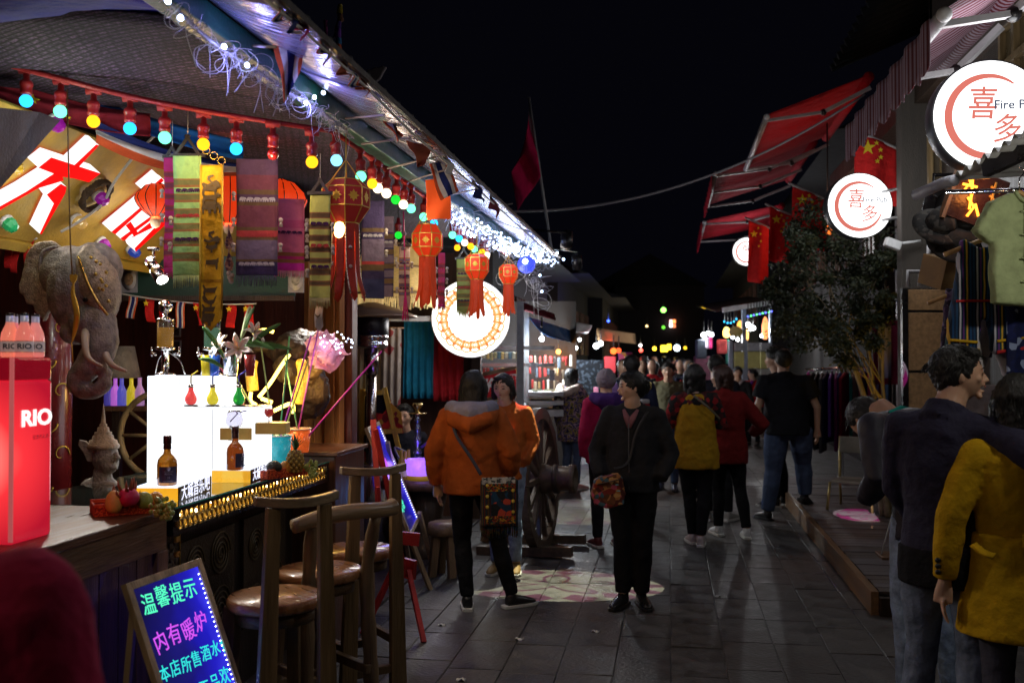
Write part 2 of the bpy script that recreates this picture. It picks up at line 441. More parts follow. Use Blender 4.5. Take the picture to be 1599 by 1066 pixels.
# walls
wall_red = WOOD('dark_red_boards', (.10, .022, .014), 2, .5)
b = B(); b.box((-4.7, 7.30, 0), (-2.55, 7.36, 2.9)); b.build('back_wall', wall_red, pv)
b = B(); b.box((-4.76, 1.0, 0), (-4.70, 7.36, 3.0)); b.build('side_wall', wall_red, pv)
b = B(); b.box((-4.7, 1.0, 0), (-1.95, 10.3, .02)); b.build('floor_slab', M('bar_floor', (.05, .04, .035), .5), pv)
b = B(); b.box((-4.0, 10.3, 0), (-2.0, 10.36, 2.8)); b.build('partition_wall', WOOD('umber_boards', (.07, .03, .018), 2), pv)
b = B(); b.box((-2.05, 10.18, 0), (-1.95, 10.29, 2.8)); b.build('post', wood_dark, pv, bev=.008)
# orange folding door leaves beside the bar
for k, (a, c) in enumerate((((478, 6.55), (506, 6.7)), ((508, 6.72), (534, 6.55)))):
 p0 = P(a[0], 560, a[1]); p1 = P(c[0], 560, c[1]); p0.z = p1.z = 0
 d = (p1 - p0); wd = d.length; d.normalize(); X = basis(p0, d, UP, d.cross(UP))
 q = B(); q.box((0, 0, -.02), (wd, 2.32, .02), 0, X)
 for z0, z1 in ((.1, .8), (.95, 2.2)):
  q.box((.05, z0, .021), (wd - .05, z1, .034), 0, X)
 q.build('door_leaf', wood_door, pv, bev=.004)
b = B(); q0 = P(536, 560, 6.6); b.box((q0.x - .0, q0.y, 0), (q0.x + .06, q0.y + .12, 2.72)); b.build('door_post', WOOD('red_brown_post', (.12, .02, .015)), pv, bev=.006)
# pale lit niche beyond the door
p = P(540, 560, 9.7); b = B(); b.box((p.x, p.y, 0), (p.x + .36, p.y + .04, 2.5)); b.build('niche_wall', M('cream_wall', (.62, .50, .30), .8), pv)

# red scroll-painted column by the bar
c0 = P(82, 560, 5.3); c0.z = 0
t = thing('column', 'dark red round column painted with gold scrolls behind the elephant head', 'column', c0)
b = B(); b.lathe([(.098, 0), (.098, 2.82)], 28, 0, T(*c0)); b.build('shaft', M('oxblood_lacquer', (.13, .012, .014), .25, coat=.4, var=.15), t)
gold = M('gold_paint', (.55, .36, .06), .35, .6)
for k in range(15):
 z = .35 + k * .165; a0 = -1.35 + (k % 2) * .75 + U(-.15, .15); dr = 1 if k % 2 else -1
 pts = []
 for i in range(26):
  s_ = i / 25; ang = s_ * 4.6 * dr; rr = .055 * (1 - s_ * .8)
  pts.append(c0 + V((.101 * cos(a0 + rr * cos(ang) / .1), .101 * sin(a0 + rr * cos(ang) / .1), z + rr * sin(ang) * 1.1)))
 q = B(); q.tube(pts, [.0055 * (1 - .6 * i / 25) for i in range(26)], 5); q.build('scroll', gold, t)

# ------------------------------------------------------------------ bar counter
XF, ZT = -1.95, 1.09
ct = thing('bar_counter', 'long bar counter with glowing brass ring frieze and dark glass top', 'bar counter', (-2.2, 4.6, 0))
cab_t = WOOD('cabinet_top_wood', (.11, .045, .02), 1, .35, coat=.1)
b = B(); b.box((-2.75, 1.9, 1.055), (XF + .01, 3.70, ZT)); b.build('near_top', cab_t, ct, bev=.006)
b = B(); b.box((-2.7, 1.95, 0), (XF - .045, 3.66, 1.055)); b.build('near_cabinet', WOOD('cabinet_wood', (.13, .07, .035), 2), ct)
fr = WOOD('cabinet_frame_wood', (.17, .09, .045), 1)
b = B(); b.box((XF - .045, 1.95, .93), (XF - .012, 3.68, 1.052)); b.build('rail', fr, ct, bev=.004)
b = B(); b.box((XF - .045, 1.95, .02), (XF - .012, 3.68, .12)); b.build('rail', fr, ct, bev=.004)
for y in (2.02, 2.85, 3.61):
 b = B(); b.box((XF - .043, y, .12), (XF - .010, y + .08, .93)); b.build('stile', WOOD('cabinet_stile_wood', (.17, .09, .045), 2), ct, bev=.004)
pnl = [WOOD('cabinet_panel_%d' % i, c, 2) for i, c in enumerate(((.12, .062, .03), (.09, .048, .026), (.15, .08, .04)))]
for i in range(12):
 y = 2.12 + i * .125
 b = B(); b.box((XF - .045, y, .12), (XF - .032 + U(-.002, .002), y + .119, .93)); b.build('panel', pnl[i % 3], ct)
# far end cabinet
b = B(); b.box((-2.7, 5.56, 0), (XF + .03, 6.12, 1.115)); b.build('end_cabinet', WOOD('end_cabinet_wood', (.12, .055, .032), 2, .4), ct, bev=.008)
b = B(); b.box((-2.72, 5.54, 1.116), (XF + .05, 6.14, 1.14)); b.build('end_top', cab_t, ct, bev=.005)
# middle: black carcass, frieze of brass rings, glass top
Y0, Y1 = 3.71, 5.535
b = B(); b.box((-2.72, Y0, 0), (XF - .22, Y1, .985)); b.build('carcass', WOOD('black_carcass', (.022, .014, .011)), ct)
b = B(); b.box((-2.72, Y0, .985), (XF - .06, Y1, 1.002)); b.box((XF - .06, Y0, .975), (XF - .0, Y1, .992)); b.box((XF - .06, Y0, 1.068), (XF - .0, Y1, 1.08)); b.box((XF - .06, Y0, .992), (XF - .002, Y0 + .05, 1.068)); b.box((XF - .06, Y1 - .03, .992), (XF - .002, Y1, 1.068))
b.build('frieze_frame', black, ct)
b = B(); b.box((XF - .058, Y0 + .05, .993), (XF - .05, Y1 - .03, 1.067)); b.build('frieze_back', M('amber_backing', (.5, .3, .06), .3, .6, em=.35, emc=(1, .5, .06)), ct)
q = B(); rr = .0205; q.tube([(0, rr * cos(2 * pi * i / 16), rr * sin(2 * pi * i / 16)) for i in range(17)], .0052, 6, cap=False)
ring = q.mesh('ring', brass)
n = 40
for i in range(n):
 for z in (1.011, 1.049):
  y = Y0 + .075 + i * (Y1 - Y0 - .13) / (n - 1) + (.0105 if z > 1.03 else 0)
  inst(ring, 'ring', ct, T(V((XF - .012, y, z)) - V((-2.2, 4.6, 0))))
led = E('warm_led', (1, .78, .38), 26)
for i in range(12):
 b = B(); b.ell((XF - .04, Y0 + .12 + i * .148, 1.047 + U(-.01, .012)), .0075, nu=8, nv=5); b.build('led', led, ct)
b = B(); b.box((-2.72, Y0, 1.081), (XF + .004, Y1, ZT)); b.build('glass_top', M('dark_glass_top', (.03, .045, .04), .06, coat=.6, var=.05, bump=0, rv=0), ct, bev=.002)
b = B(); b.box((XF + .0045, Y0, 1.083), (XF + .0065, Y1, 1.0885)); b.build('glass_edge', M('green_glass_edge', (.05, .35, .28), .15), ct)
# carved spiral relief panels on the recessed front
carve = M('carved_dark_board', (.05, .034, .02), .45, bump=.4)
for y0 in (4.15, 4.82):
 b = B(); b.box((XF - .22, y0, .30), (XF - .20, y0 + .56, .86)); b.build('carved_board', carve, ct)
 for k in range(4):
  cy, cz, R0 = y0 + .14 + .26 * (k % 2), .45 + .27 * (k // 2) + U(-.03, .03), U(.085, .125)
  q = B(); q.tube([(XF - .197, cy + R0 * (1 - i / 66) * cos(i * .42), cz + R0 * (1 - i / 66) * sin(i * .42)) for i in range(60)], .006, 5)
  q.build('spiral', M('spiral_relief', (.12, .085, .04), .4), ct)
b = B(); b.box((XF - .2, 3.78, .55), (XF - .17, 4.1, .97)); b.build('carved_board', carve, ct)
q = B(); q.tube([(XF - .165, 3.8, .60 + .0 * i) for i in range(1)] + [(XF - .165, 3.80, .6), (XF - .165, 3.80, .9)] + [(XF - .165, 3.80 + .28 * i / 20, .9 + .05 * i / 20 + .014 * sin(i * 1.1)) for i in range(21)] + [(XF - .165, 4.08, .62)], .004, 5)
q.build('gold_cord', gold, ct)
b = B()
for i in range(60): b.ell((XF - .165, 3.83 + U(0, .22), .72 + U(0, .17)), (.006, U(.008, .02), U(.006, .02)), nu=7, nv=5)
b.build('carving', M('relief_wood', (.09, .06, .035), .5), ct, kind='stuff')
b = B()
for y in (3.735,):
 for z in (.90, .96, 1.02): b.cbox((XF + .002, y, z), (.006, .014, .011))
b.build('hinge', brass, ct)
# ------------------------------------------------------------------ red drinks light box and its bottles
bx = thing('drinks_light_box', 'glowing red drinks light box lettered RIO standing on the near bar top', 'light box', (-2.17, 2.98, ZT))
rx0, rx1, ry0, ry1, rh = -2.34, -2.055, 2.87, 3.075, .595
rm, nt, bs = newmat('lit_red_acrylic'); bs.inputs['Base Color'].default_value = (.6, .01, .03, 1); bs.inputs['Roughness'].default_value = .12
# lamp inside: glow falls off towards the box ends (the lamp itself sits at mid height)
tc = N(nt, 'ShaderNodeTexCoord'); vm = N(nt, 'ShaderNodeVectorMath', operation='DISTANCE'); vm.inputs[1].default_value = (-.03, -.12, .27); L(nt, tc.outputs['Object'], vm.inputs[0])
cr = N(nt, 'ShaderNodeValToRGB'); el = cr.color_ramp.elements
el[0].position = .06; el[0].color = (1.25, .30, .25, 1); el[1].position = .31; el[1].color = (.40, .006, .022, 1)
e2 = el.new(.16); e2.color = (.95, .035, .045, 1)
L(nt, vm.outputs['Value'], cr.inputs[0]); L(nt, cr.outputs[0], bs.inputs['Emission Color']); bs.inputs['Emission Strength'].default_value = 1.0
b = B(); X = T(0, 0, 0)
b.box((rx0, ry0, ZT), (rx1, ry1, ZT + rh - .075)); b.build('light_body', rm, bx, bev=.012)
b = B(); b.box((rx0 + .001, ry0 + .001, ZT + rh - .075), (rx1 - .001, ry1 - .001, ZT + rh)); b.build('tray', M('red_acrylic_rim', (.30, .006, .02), .15, em=.35, emc=(.45, .005, .02)), bx, bev=.01)
b = B(); b.box((rx1 - .012, ry0 - .002, ZT + .01), (rx1 + .0015, ry0 + .004, ZT + rh)); b.build('corner_trim', M('pink_edge', (.6, .15, .18), .2, em=.35, emc=(1, .2, .2)), bx)
XR = basis(V((rx1 + .003, (ry0 + ry1) / 2 + .015, ZT + .395)), V((0, 1, 0)), UP, V((1, 0, 0)))
text('RIO', .072, E('white_letter_glow', (1, .95, .92), 1.3), XR, 'lettering', bx, .0008, .0022, sx=1.35)
text('锐澳鸡尾酒', .017, M('faint_red_print', (.35, .0, .02), .3, em=.4, emc=(.6, .03, .05)), XR @ T(.02, -.062, 0), 'lettering', bx, .0005)
ptxt = M('dark_print', (.03, .03, .04), .5)
lab_m = M('cream_label', (.72, .60, .58), .5, em=.12)
def rio_bottle(x, y, col, lab):
 t = thing('bottle', lab, 'bottle', (x, y, ZT + rh), 0, 'cocktail bottles on the red light box')
 X = T(x, y, ZT + rh)
 b = B(); b.lathe([(.026, 0), (.029, .004), (.029, .062), (.026, .082), (.016, .104), (.0125, .116), (.012, .134), (.0125, .136)], 20, 0, X)
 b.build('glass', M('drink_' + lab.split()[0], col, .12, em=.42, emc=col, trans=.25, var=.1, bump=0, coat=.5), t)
 b = B(); b.lathe([(.0118, .106), (.0128, .118), (.0128, .137), (.0105, .1385)], 14, 0, X); b.build('neck_foil', M('pale_foil', (.62, .62, .8), .25, .4, em=.15), t)
 b = B(); b.lathe([(.0135, .137), (.0138, .141), (.0125, .1445), (.004, .1455)], 14, 0, X); b.build('cap', black, t)
 b = B(); b.lathe([(.0294, .018), (.0294, .052)], 20, 0, X, False); b.build('label_band', lab_m, t)
 b = B(); b.lathe([(.0297, .016), (.0297, .0175)], 20, 0, X, False); b.lathe([(.0297, .0525), (.0297, .054)], 20, 0, X, False); b.build('gold_line', brass, t)
 d = (V((0, 0, 0)) - V((x, y, 0))).normalized(); a = V((-d.y, d.x, 0))
 text('RIO', .024, ptxt, basis(V((x, y, ZT + rh + .035)) + d * .0302, a, UP, d), 'lettering', t, .0003, .0006, sx=1.1)
rio_bottle(-2.215, 2.965, (.80, .22, .26), 'pink cocktail bottle nearest the left picture edge on the light box')
rio_bottle(-2.150, 2.985, (.90, .30, .20), 'orange tinted cocktail bottle second along the light box top')
rio_bottle(-2.098, 2.985, (.85, .26, .20), 'coral cocktail bottle nearest the right edge of the light box')
rio_bottle(-2.10, 3.045, (.82, .30, .26), 'salmon cocktail bottle at the back corner of the light box')
rio_bottle(-2.175, 3.04, (.8, .24, .24), 'rosy cocktail bottle half hidden behind the front ones')

# ------------------------------------------------------------------ elephant head trophy
D = 4.25
def q3(px, py, dd=0.): return P(px, py, D + dd)
eh = thing('elephant_head', 'grey carved elephant head with jewelled forehead hanging by the red column', 'elephant head', q3(120, 380, .1))
el_m = M('elephant_plaster', (.25, .21, .18), .62, var=.5, vs=24, bump=.55, bs=120)
el_d = M('elephant_scaled_cloth', (.36, .28, .20), .4, .25, var=.5, vs=60, bump=.9, bs=150)
b = B()
b.ell(q3(132, 455), (.145, .17, .195)); b.ell(q3(112, 430, .04), (.12, .15, .13)); b.ell(q3(150, 420, -.02), (.105, .12, .115)); b.ell(q3(145, 505, -.08), (.095, .10, .10))
tr = spl([(*q3(148, 505, -.08), .088), (*q3(156, 540, -.12), .072), (*q3(138, 572, -.14), .056), (*q3(122, 590, -.15), .046), (*q3(126, 606, -.16), .040), (*q3(146, 611, -.17), .034), (*q3(163, 601, -.17), .029), (*q3(164, 585, -.16), .025), (*q3(172, 578, -.16), .024)], 5)
b.tube([t_[:3] for t_ in tr], [t_[3] for t_ in tr], 14)
b.ell(q3(118, 520, -.05), (.05, .09, .05)); b.tube([q3(120, 515, -.05), q3(128, 522, -.1), q3(132, 520, -.14)], [.05, .035, .015], 10)
b.build('head', el_m, eh, remesh=.009, smooth=2, disp=[(.05, .008)])
b = B()                                                       # big scalloped ear
ol = [(108, 392), (85, 377), (62, 380), (46, 395), (38, 425), (34, 458), (42, 462), (45, 476), (56, 478), (58, 490), (66, 492), (72, 503), (80, 490), (92, 480), (104, 470), (110, 440)]
q = B(); cc = P(75, 430, D)
q.prism([((x - 75) / F * D, -(y - 430) / F * D) for x, y in ol], .03, 0, basis(P(75, 430, D + .02), RT, UP, -FW))
q.build('ear', el_d, eh, remesh=.008, smooth=1, disp=[(.07, .02)])
q = B(); ar = spl([(*q3(88, 385, -.045), 0), (*q3(66, 395, -.05), 0), (*q3(63, 425, -.05), 0), (*q3(75, 440, -.05), 0), (*q3(95, 445, -.05), 0)], 5)
q.tube([a[:3] for a in ar], .008, 6); q.build('ear_fold', el_m, eh)
# forehead cloth with studs
q = B(); q.ell(q3(152, 440, -.07), (.085, .10, .165), R=Euler((0, radians(-14), 0)).to_matrix()); q.build('forehead_cloth', el_d, eh, remesh=.011, disp=[(.03, .006)])
q = B(); tr2 = spl([(*q3(122, 400, -.15), 0), (*q3(136, 440, -.175), 0), (*q3(152, 470, -.18), 0), (*q3(168, 492, -.16), 0)], 6); q.tube([a[:3] for a in tr2], .006, 6); q.build('cloth_edge', brass, eh)
st = B(); st.ell((0, 0, 0), .008, nu=7, nv=5); st = st.mesh('stud', brass)
for px, py in ((142, 402), (150, 408), (157, 412), (160, 440), (155, 450), (161, 452), (166, 446), (150, 428), (166, 425), (170, 470), (158, 436)):
 inst(st, 'stud', eh, T(mw(eh).inverted() @ q3(px, py, -.165)))
ivory = M('old_ivory', (.48, .36, .26), .4, var=.2)
for pts in ([(137, 506, -.12), (133, 530, -.2), (138, 558, -.25), (160, 572, -.28)], [(160, 530, -.1), (164, 552, -.16), (176, 570, -.2), (197, 579, -.22)]):
 tk = spl([q3(*p_) for p_ in pts], 6); tk = [V(p_) for p_ in tk]
 q = B(); q.tube(tk, [.022 * (1 - .75 * i / (len(tk) - 1)) for i in range(len(tk))], 10); q.build('tusk', ivory, eh)
q = B(); q.ell(q3(133, 468, -.17), (.012, .008, .010)); q.build('eye', black, eh)

# ------------------------------------------------------------------ thai statue bust
D2 = 4.75
sb = P(155, 800, D2); sb.z = ZT - .02
tt = thing('statue', 'weathered grey crowned temple statue bust behind the fruit basket', 'statue', sb)
s_m = M('weathered_stone', (.33, .29, .25), .6, var=.4, vs=30, bump=.5, bs=90)
def s3(px, py, dd=0.): return P(px, py, D2 + dd)
b = B()
b.ell(s3(164, 712), (.062, .065, .078)); b.ell(s3(170, 722, -.02), (.045, .05, .055)); b.tube([s3(180, 706, -.05), s3(184, 717, -.06)], [.012, .017], 8)
b.ell(s3(178, 730, -.045), (.02, .02, .012)); b.tube([s3(160, 732), s3(160, 752)], [.04, .05], 12)
b.ell(s3(160, 775), (.10, .075, .10)); b.ell(s3(142, 762), (.05, .05, .05)); b.tube([s3(140, 762), s3(140, 800), s3(150, 820)], [.045, .036, .034], 10); b.ell(s3(165, 800), (.085, .07, .09))
b.ell(s3(170, 757, -.06), (.045, .03, .02)); b.tube([s3(176, 720, -.065), s3(184, 720, -.05)], .006, 6)
b.build('bust', s_m, tt, remesh=.0065, smooth=1, disp=[(.02, .004)])
b = B(); c_ = s3(161, 700); b.lathe([(.072, 0), (.076, .012), (.07, .022), (.066, .024), (.062, .04), (.05, .044), (.046, .062), (.038, .068), (.04, .078), (.027, .082), (.026, .10), (.016, .105), (.018, .115), (.011, .12), (.009, .15), (.004, .19), (.001, .215)], 20, 0, T(*c_))
b.build('crown', M('gilded_stone', (.40, .29, .19), .45, .2, var=.4, vs=40, bump=.6, bs=120), tt)
q = B(); q.prism([(-.05, .06), (-.02, .055), (.005, .03), (.02, 0), (.005, -.045), (-.012, -.04), (-.03, 0), (-.055, .035)], .018, 0, basis(s3(142, 706, -.03), RT, UP, -FW)); q.build('ear_wing', s_m, tt, bev=.004)
# ------------------------------------------------------------------ hanging gold heart ornament in front of the elephant
hb = P(112, 150, 3.9)
t = thing('hanging_ornament', 'gold heart shaped leaf ornament on a thin beaded cord before the elephant', 'ornament', P(114, 430, 3.9))
q = B(); q.tube([P(105, 140, 3.9), P(107, 250, 3.9), P(110, 380, 3.9), P(113, 430, 3.9)], .003, 5); q.build('cord', M('gilt_cord', (.25, .17, .06), .5), t)
q = B(); q.prism([(0, -.032), (-.013, -.012), (-.0145, .004), (-.009, .011), (0, .006), (.009, .011), (.0145, .004), (.013, -.012)], .004, 0, face_cam(P(115, 432, 3.9))); q.build('heart', M('gold_leaf', (.75, .48, .05), .4, .3), t)
q = B(); rib = spl([P(115, 440, 3.9), P(114, 460, 3.9), P(120, 490, 3.88), P(117, 515, 3.9), P(112, 535, 3.9)], 5)
q.tube(rib, [(.002 + .010 * sin(pi * i / (len(rib) - 1)), .002) for i in range(len(rib))], 6, side=RT); q.tube([P(112, 535, 3.9), P(114, 565, 3.9)], .002, 5); q.build('tail', MC['gold_leaf'], t)

# ------------------------------------------------------------------ white lit display steps
ds = thing('display_steps', 'glowing white stepped drinks display standing on the bar', 'display stand', P(320, 748, 5.1))
glow = E('lit_white_acrylic', (.93, .96, 1), 1.6)
d0 = P(228, 560, 4.6)
def dbox(pxa, pya, pxb, pyb, d, dep, name, mat, par, bev=.003):
 a = P(pxa, pyb, d); X = basis(a, RT, UP, FW); w_ = S(pxb - pxa, d); h_ = S(pyb - pya, d)
 q = B(); q.box((0, 0, 0), (w_, h_, dep), 0, X); return q.build(name, mat, par, bev=bev)
dbox(229, 587, 352, 748, 5.15, .2, 'back_tier', glow, ds)
dbox(233, 635, 412, 749, 4.98, .165, 'front_tier', glow, ds)
dbox(300, 634.0, 412, 635.2, 4.975, .17, 'shelf_edge', M('clear_edge', (.8, .85, .9), .1), ds, 0)
gm = M('gold_plate', (.55, .38, .10), .35, .5, em=.12)
dbox(343, 668, 393, 687, 4.97, .006, 'gold_plate', gm, ds); dbox(398, 660, 446, 678, 4.90, .10, 'gold_step', gm, ds)
for px in (279, 331):
 dbox(px, 590 if px < 300 else 638, px + .8, 632 if px < 300 else 745, 5.148 if px < 300 else 4.978, .003, 'seam', M('seam_grey', (.5, .52, .55), .5), ds, 0)
def X3(px, py, d): return T(*P(px, py, d))
# beer towers
def tower(px, d, liq, lab):
 z0 = P(px, 586, d); t = thing('beer_tower', lab, 'drink dispenser', z0, 0, 'drink dispensers on the white display'); X = T(*z0)
 b = B(); b.lathe([(.052, 0), (.054, .008), (.04, .014), (.02, .02), (.02, .13), (.05, .135), (.052, .147), (.046, .15)], 22, 0, X); b.build('chrome_stem', steel, t)
 b = B(); b.lathe([(.040, .15), (.042, .152), (.042, .285), (.040, .287)], 22, 0, X); b.build('cylinder', GLASS('clear_acrylic', (.95, .95, .95)), t)
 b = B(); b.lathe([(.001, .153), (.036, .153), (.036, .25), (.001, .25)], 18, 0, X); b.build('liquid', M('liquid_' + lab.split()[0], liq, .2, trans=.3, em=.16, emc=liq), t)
 b = B(); b.lathe([(.046, .287), (.048, .295), (.03, .302), (.012, .31), (.012, .325)], 20, 0, X); b.ell(z0 + UP * .362, .038, nu=18, nv=12); b.build('lid', steel, t)
 for a in (0, pi):
  q = B(); q.tube([z0 + V((cos(a) * .05, sin(a) * .05, .11)), z0 + V((cos(a) * .085, sin(a) * .085, .115))], .008, 8); q.tube([z0 + V((cos(a) * .078, sin(a) * .078, .10)), z0 + V((cos(a) * .078, sin(a) * .078, .15))], .006, 6); q.build('tap', steel, t)
 for a in (.5, 2.6):
  q = B(); q.tube(spl([z0 + V((cos(a) * .02, sin(a) * .02, .12)), z0 + V((cos(a) * .07, sin(a) * .07, .08)), z0 + V((cos(a) * .10, sin(a) * .1, .005))], 5), .004, 5); q.build('leg', steel, t)
tower(258, 5.24, (.75, .40, .04), 'amber beer tower dispenser with chrome ball top on the display')
tower(331, 5.28, (.25, .55, .35), 'greenish drink tower dispenser standing behind the lilies')
# light-bulb drinks on black coasters
def bulb_drink(px, col, scol, lab):
 p = P(px, 634, 5.02); t = thing('bulb_drink', lab, 'drink', p, 0, 'bulb shaped drinks on the display edge'); X = T(*p)
 b = B(); b.lathe([(.034, 0), (.034, .007)], 20, 0, X); b.build('coaster', black, t)
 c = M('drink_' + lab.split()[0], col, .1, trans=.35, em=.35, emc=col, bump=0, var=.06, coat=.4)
 b = B(); b.lathe([(.012, .008), (.022, .012), (.030, .028), (.029, .045), (.018, .066), (.0125, .08), (.0125, .096)], 20, 0, X); b.build('bulb', c, t)
 b = B(); b.lathe([(.0135, .094), (.0140, .097), (.0135, .108), (.0095, .111)], 14, 0, X); b.build('screw_cap', steel, t)
 q = B(); q.tube([p + UP * .10, p + UP * .15, p + UP * .157 + RT * .004, p + UP * .178 + RT * .035], .004, 6); q.build('straw', M('straw_' + scol, hx(scol), .4), t)
bulb_drink(298, (.85, .10, .10), '#d8c030', 'red bulb shaped drink with a yellow bent straw')
bulb_drink(332, (.75, .65, .05), '#3048c8', 'yellow bulb shaped drink with a blue bent straw')
bulb_drink(373, (.02, .35, .06), '#5040c0', 'green bulb shaped drink with a violet bent straw')
# balloon wine glass with purple straw in front of the display
p = P(366, 655, 4.88); t = thing('goblet', 'clear round balloon glass with a violet straw before the white display', 'glass', P(366, 690, 4.88))
b = B(); b.lathe([(.03, -.10), (.004, -.095), (.004, -.05), (.02, -.045), (.04, -.02), (.043, 0), (.036, .03), (.028, .045), (.0265, .045), (.034, .03), (.041, 0), (.03, -.035), (.002, -.045)], 22, 0, T(*p)); b.build('bowl', GLASS('thin_glass', (.92, .9, 1)), t)
q = B(); q.tube([p - UP * .01 - RT * .02, p + UP * .035 + RT * .02, p + UP * .045 + RT * .06], .003, 6); q.build('straw', M('violet_straw', (.25, .15, .55), .4), t)
p = P(420, 660, 4.95); t = thing('cocktail_glass', 'small red cocktail in a stemmed glass on the gold step', 'glass', p); X = T(*p)
b = B(); b.lathe([(.02, 0), (.003, .004), (.003, .028), (.015, .034), (.024, .05), (.022, .07)], 18, 0, X); b.build('glass', GLASS('thin_glass', (.92, .9, 1)), t)
b = B(); b.lathe([(.001, .034), (.013, .036), (.021, .05), (.02, .064), (.001, .064)], 16, 0, X); b.build('liquid', M('red_liquid', (.7, .02, .02), .2, em=.35), t)
# lilies in a glass vase
p = P(360, 588, 5.22); vz = thing('lily_vase', 'glass vase of white lilies among blue and yellow cups on the display', 'vase', p)
b = B(); b.lathe([(.03, 0), (.034, .004), (.04, .09), (.046, .125), (.044, .125), (.036, .02), (.001, .012)], 22, 0, T(*p)); b.build('vase', GLASS('vase_glass', (.85, .9, 1)), vz)
leafm = M('lily_leaf', (.06, .17, .04), .45); petm = M('lily_petal', (.72, .66, .66), .5, var=.1, sss=.1)
def lily(c, ax, sz):
 ax = V(ax).normalized(); e1 = ax.orthogonal().normalized(); e2 = ax.cross(e1)
 for k in range(6):
  a = k * pi / 3; r_ = e1 * cos(a) + e2 * sin(a); tg = ax.cross(r_)
  q = B()
  def pf(u, v):
   s_ = v; rad = .012 + sz * sin(s_ * 1.5); ht = sz * (.95 * s_ - .75 * s_ * s_ * s_)
   return c + r_ * rad + ax * ht + tg * (sz * .22 * sin(pi * min(1, s_ * .95 + .05)) * (u - .5) * 2) + r_ * (-.02 * (abs(u - .5) * 2) ** 2)
  q.grid(pf, 4, 7); q.build('petal', petm, vz, solid=.0015)
 q = B(); [q.tube([c, c + ax * sz * .8 + (e1 * cos(a) + e2 * sin(a)) * .02], .0015, 4) for a in (0, 2, 4)]; q.build('stamens', M('stamen', (.5, .25, .03), .6), vz)
lily(P(372, 545, 5.12), -FW * .9 + RT * .1 + UP * .35, .075); lily(P(396, 520, 5.14), -FW * .5 + RT * .7 + UP * .5, .062); lily(P(345, 540, 5.14), -FW * .6 - RT * .6 + UP * .4, .06)
for (a, c, wd) in (((368, 535), (430, 545), .016), ((380, 540), (455, 545), .014), ((350, 560), (316, 510), .012), ((375, 530), (398, 478), .014), ((385, 545), (438, 505), .014), ((350, 575), (310, 560), .012)):
 A = P(*a, 5.14); C_ = P(*c, 5.10); q = B(); pts = spl([A, A.lerp(C_, .5) + UP * .015, C_], 5); q.tube(pts, [(wd * sin(pi * (i + .4) / (len(pts) + .2)), .0015) for i in range(len(pts))], 6, side=UP); q.build('leaf', leafm, vz)
q = B(); pts = spl([P(377, 528, 5.14), P(383, 510, 5.14), P(388, 490, 5.14), P(391, 478, 5.14)], 4); q.tube(pts, [.006 + .010 * sin(pi * i / (len(pts) - 1)) for i in range(len(pts))], 8); q.build('bud', M('lily_bud', (.42, .50, .28), .5), vz)
q = B(); [q.tube(spl([p + UP * .02 + RT * U(-.01, .01), P(x, y, 5.14)], 3), .003, 5) for x, y in ((372, 548), (396, 525), (345, 545), (380, 520))]; q.build('stem', leafm, vz)
for px, col, lab in ((322, (.75, .62, .04), 'yellow drink cup beside the lily vase'), (335, (.02, .10, .55), 'blue drink cup beside the lily vase'), (390, (.25, .03, .03), 'dark red drink glass right of the lily vase')):
 p_ = P(px, 587, 5.08 if px > 350 else 5.2); X = T(*p_) @ Rx(radians(0))
 b = B(); b.lathe([(.020, 0), (.022, .002), (.030, .11), (.028, .11), (.020, .012), (.001, .01)], 18, 0, X)
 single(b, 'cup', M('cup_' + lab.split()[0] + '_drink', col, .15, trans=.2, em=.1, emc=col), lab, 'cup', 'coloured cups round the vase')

# ------------------------------------------------------------------ whisky bottles on lit amber plinths
amber = M('amber_acrylic', (.75, .42, .03), .12, em=.55, emc=(1, .55, .03), trans=.2)
def plinth(pa, pb, da, db, lab):
 A = P(pa[0], pa[1], da); C_ = P(pb[0], pb[1], db); C_.z = A.z; d = (C_ - A); ln = d.length; d.normalize(); nrm = d.cross(UP); X = basis(V((A.x, A.y, ZT)), d, UP, nrm)
 h = .062; t = thing('lit_plinth', lab, 'plinth', A, 0, 'lit bottle plinths on the bar')
 q = B(); q.box((0, .001, -.19), (ln, h - .004, -.003), 0, X); q.build('body', amber, t, bev=.003)
 q = B(); q.box((.002, h - .004, -.188), (ln - .002, h, -.005), 0, X); q.build('lit_top', E('lit_plinth_top', (.75, .82, 1), 1.5), t)
 q = B(); q.box((0, .0, -.003), (ln, h, .003), 0, X); q.build('name_board', black, t)
 text('大城音乐吧', ln / 5.6, E('name_glow', (.80, .82, 1), 1.6), X @ T(ln / 2, h / 2, .0035), 'lettering', t, .0004, .0003)
 return X @ V((ln / 2, h, -.10))
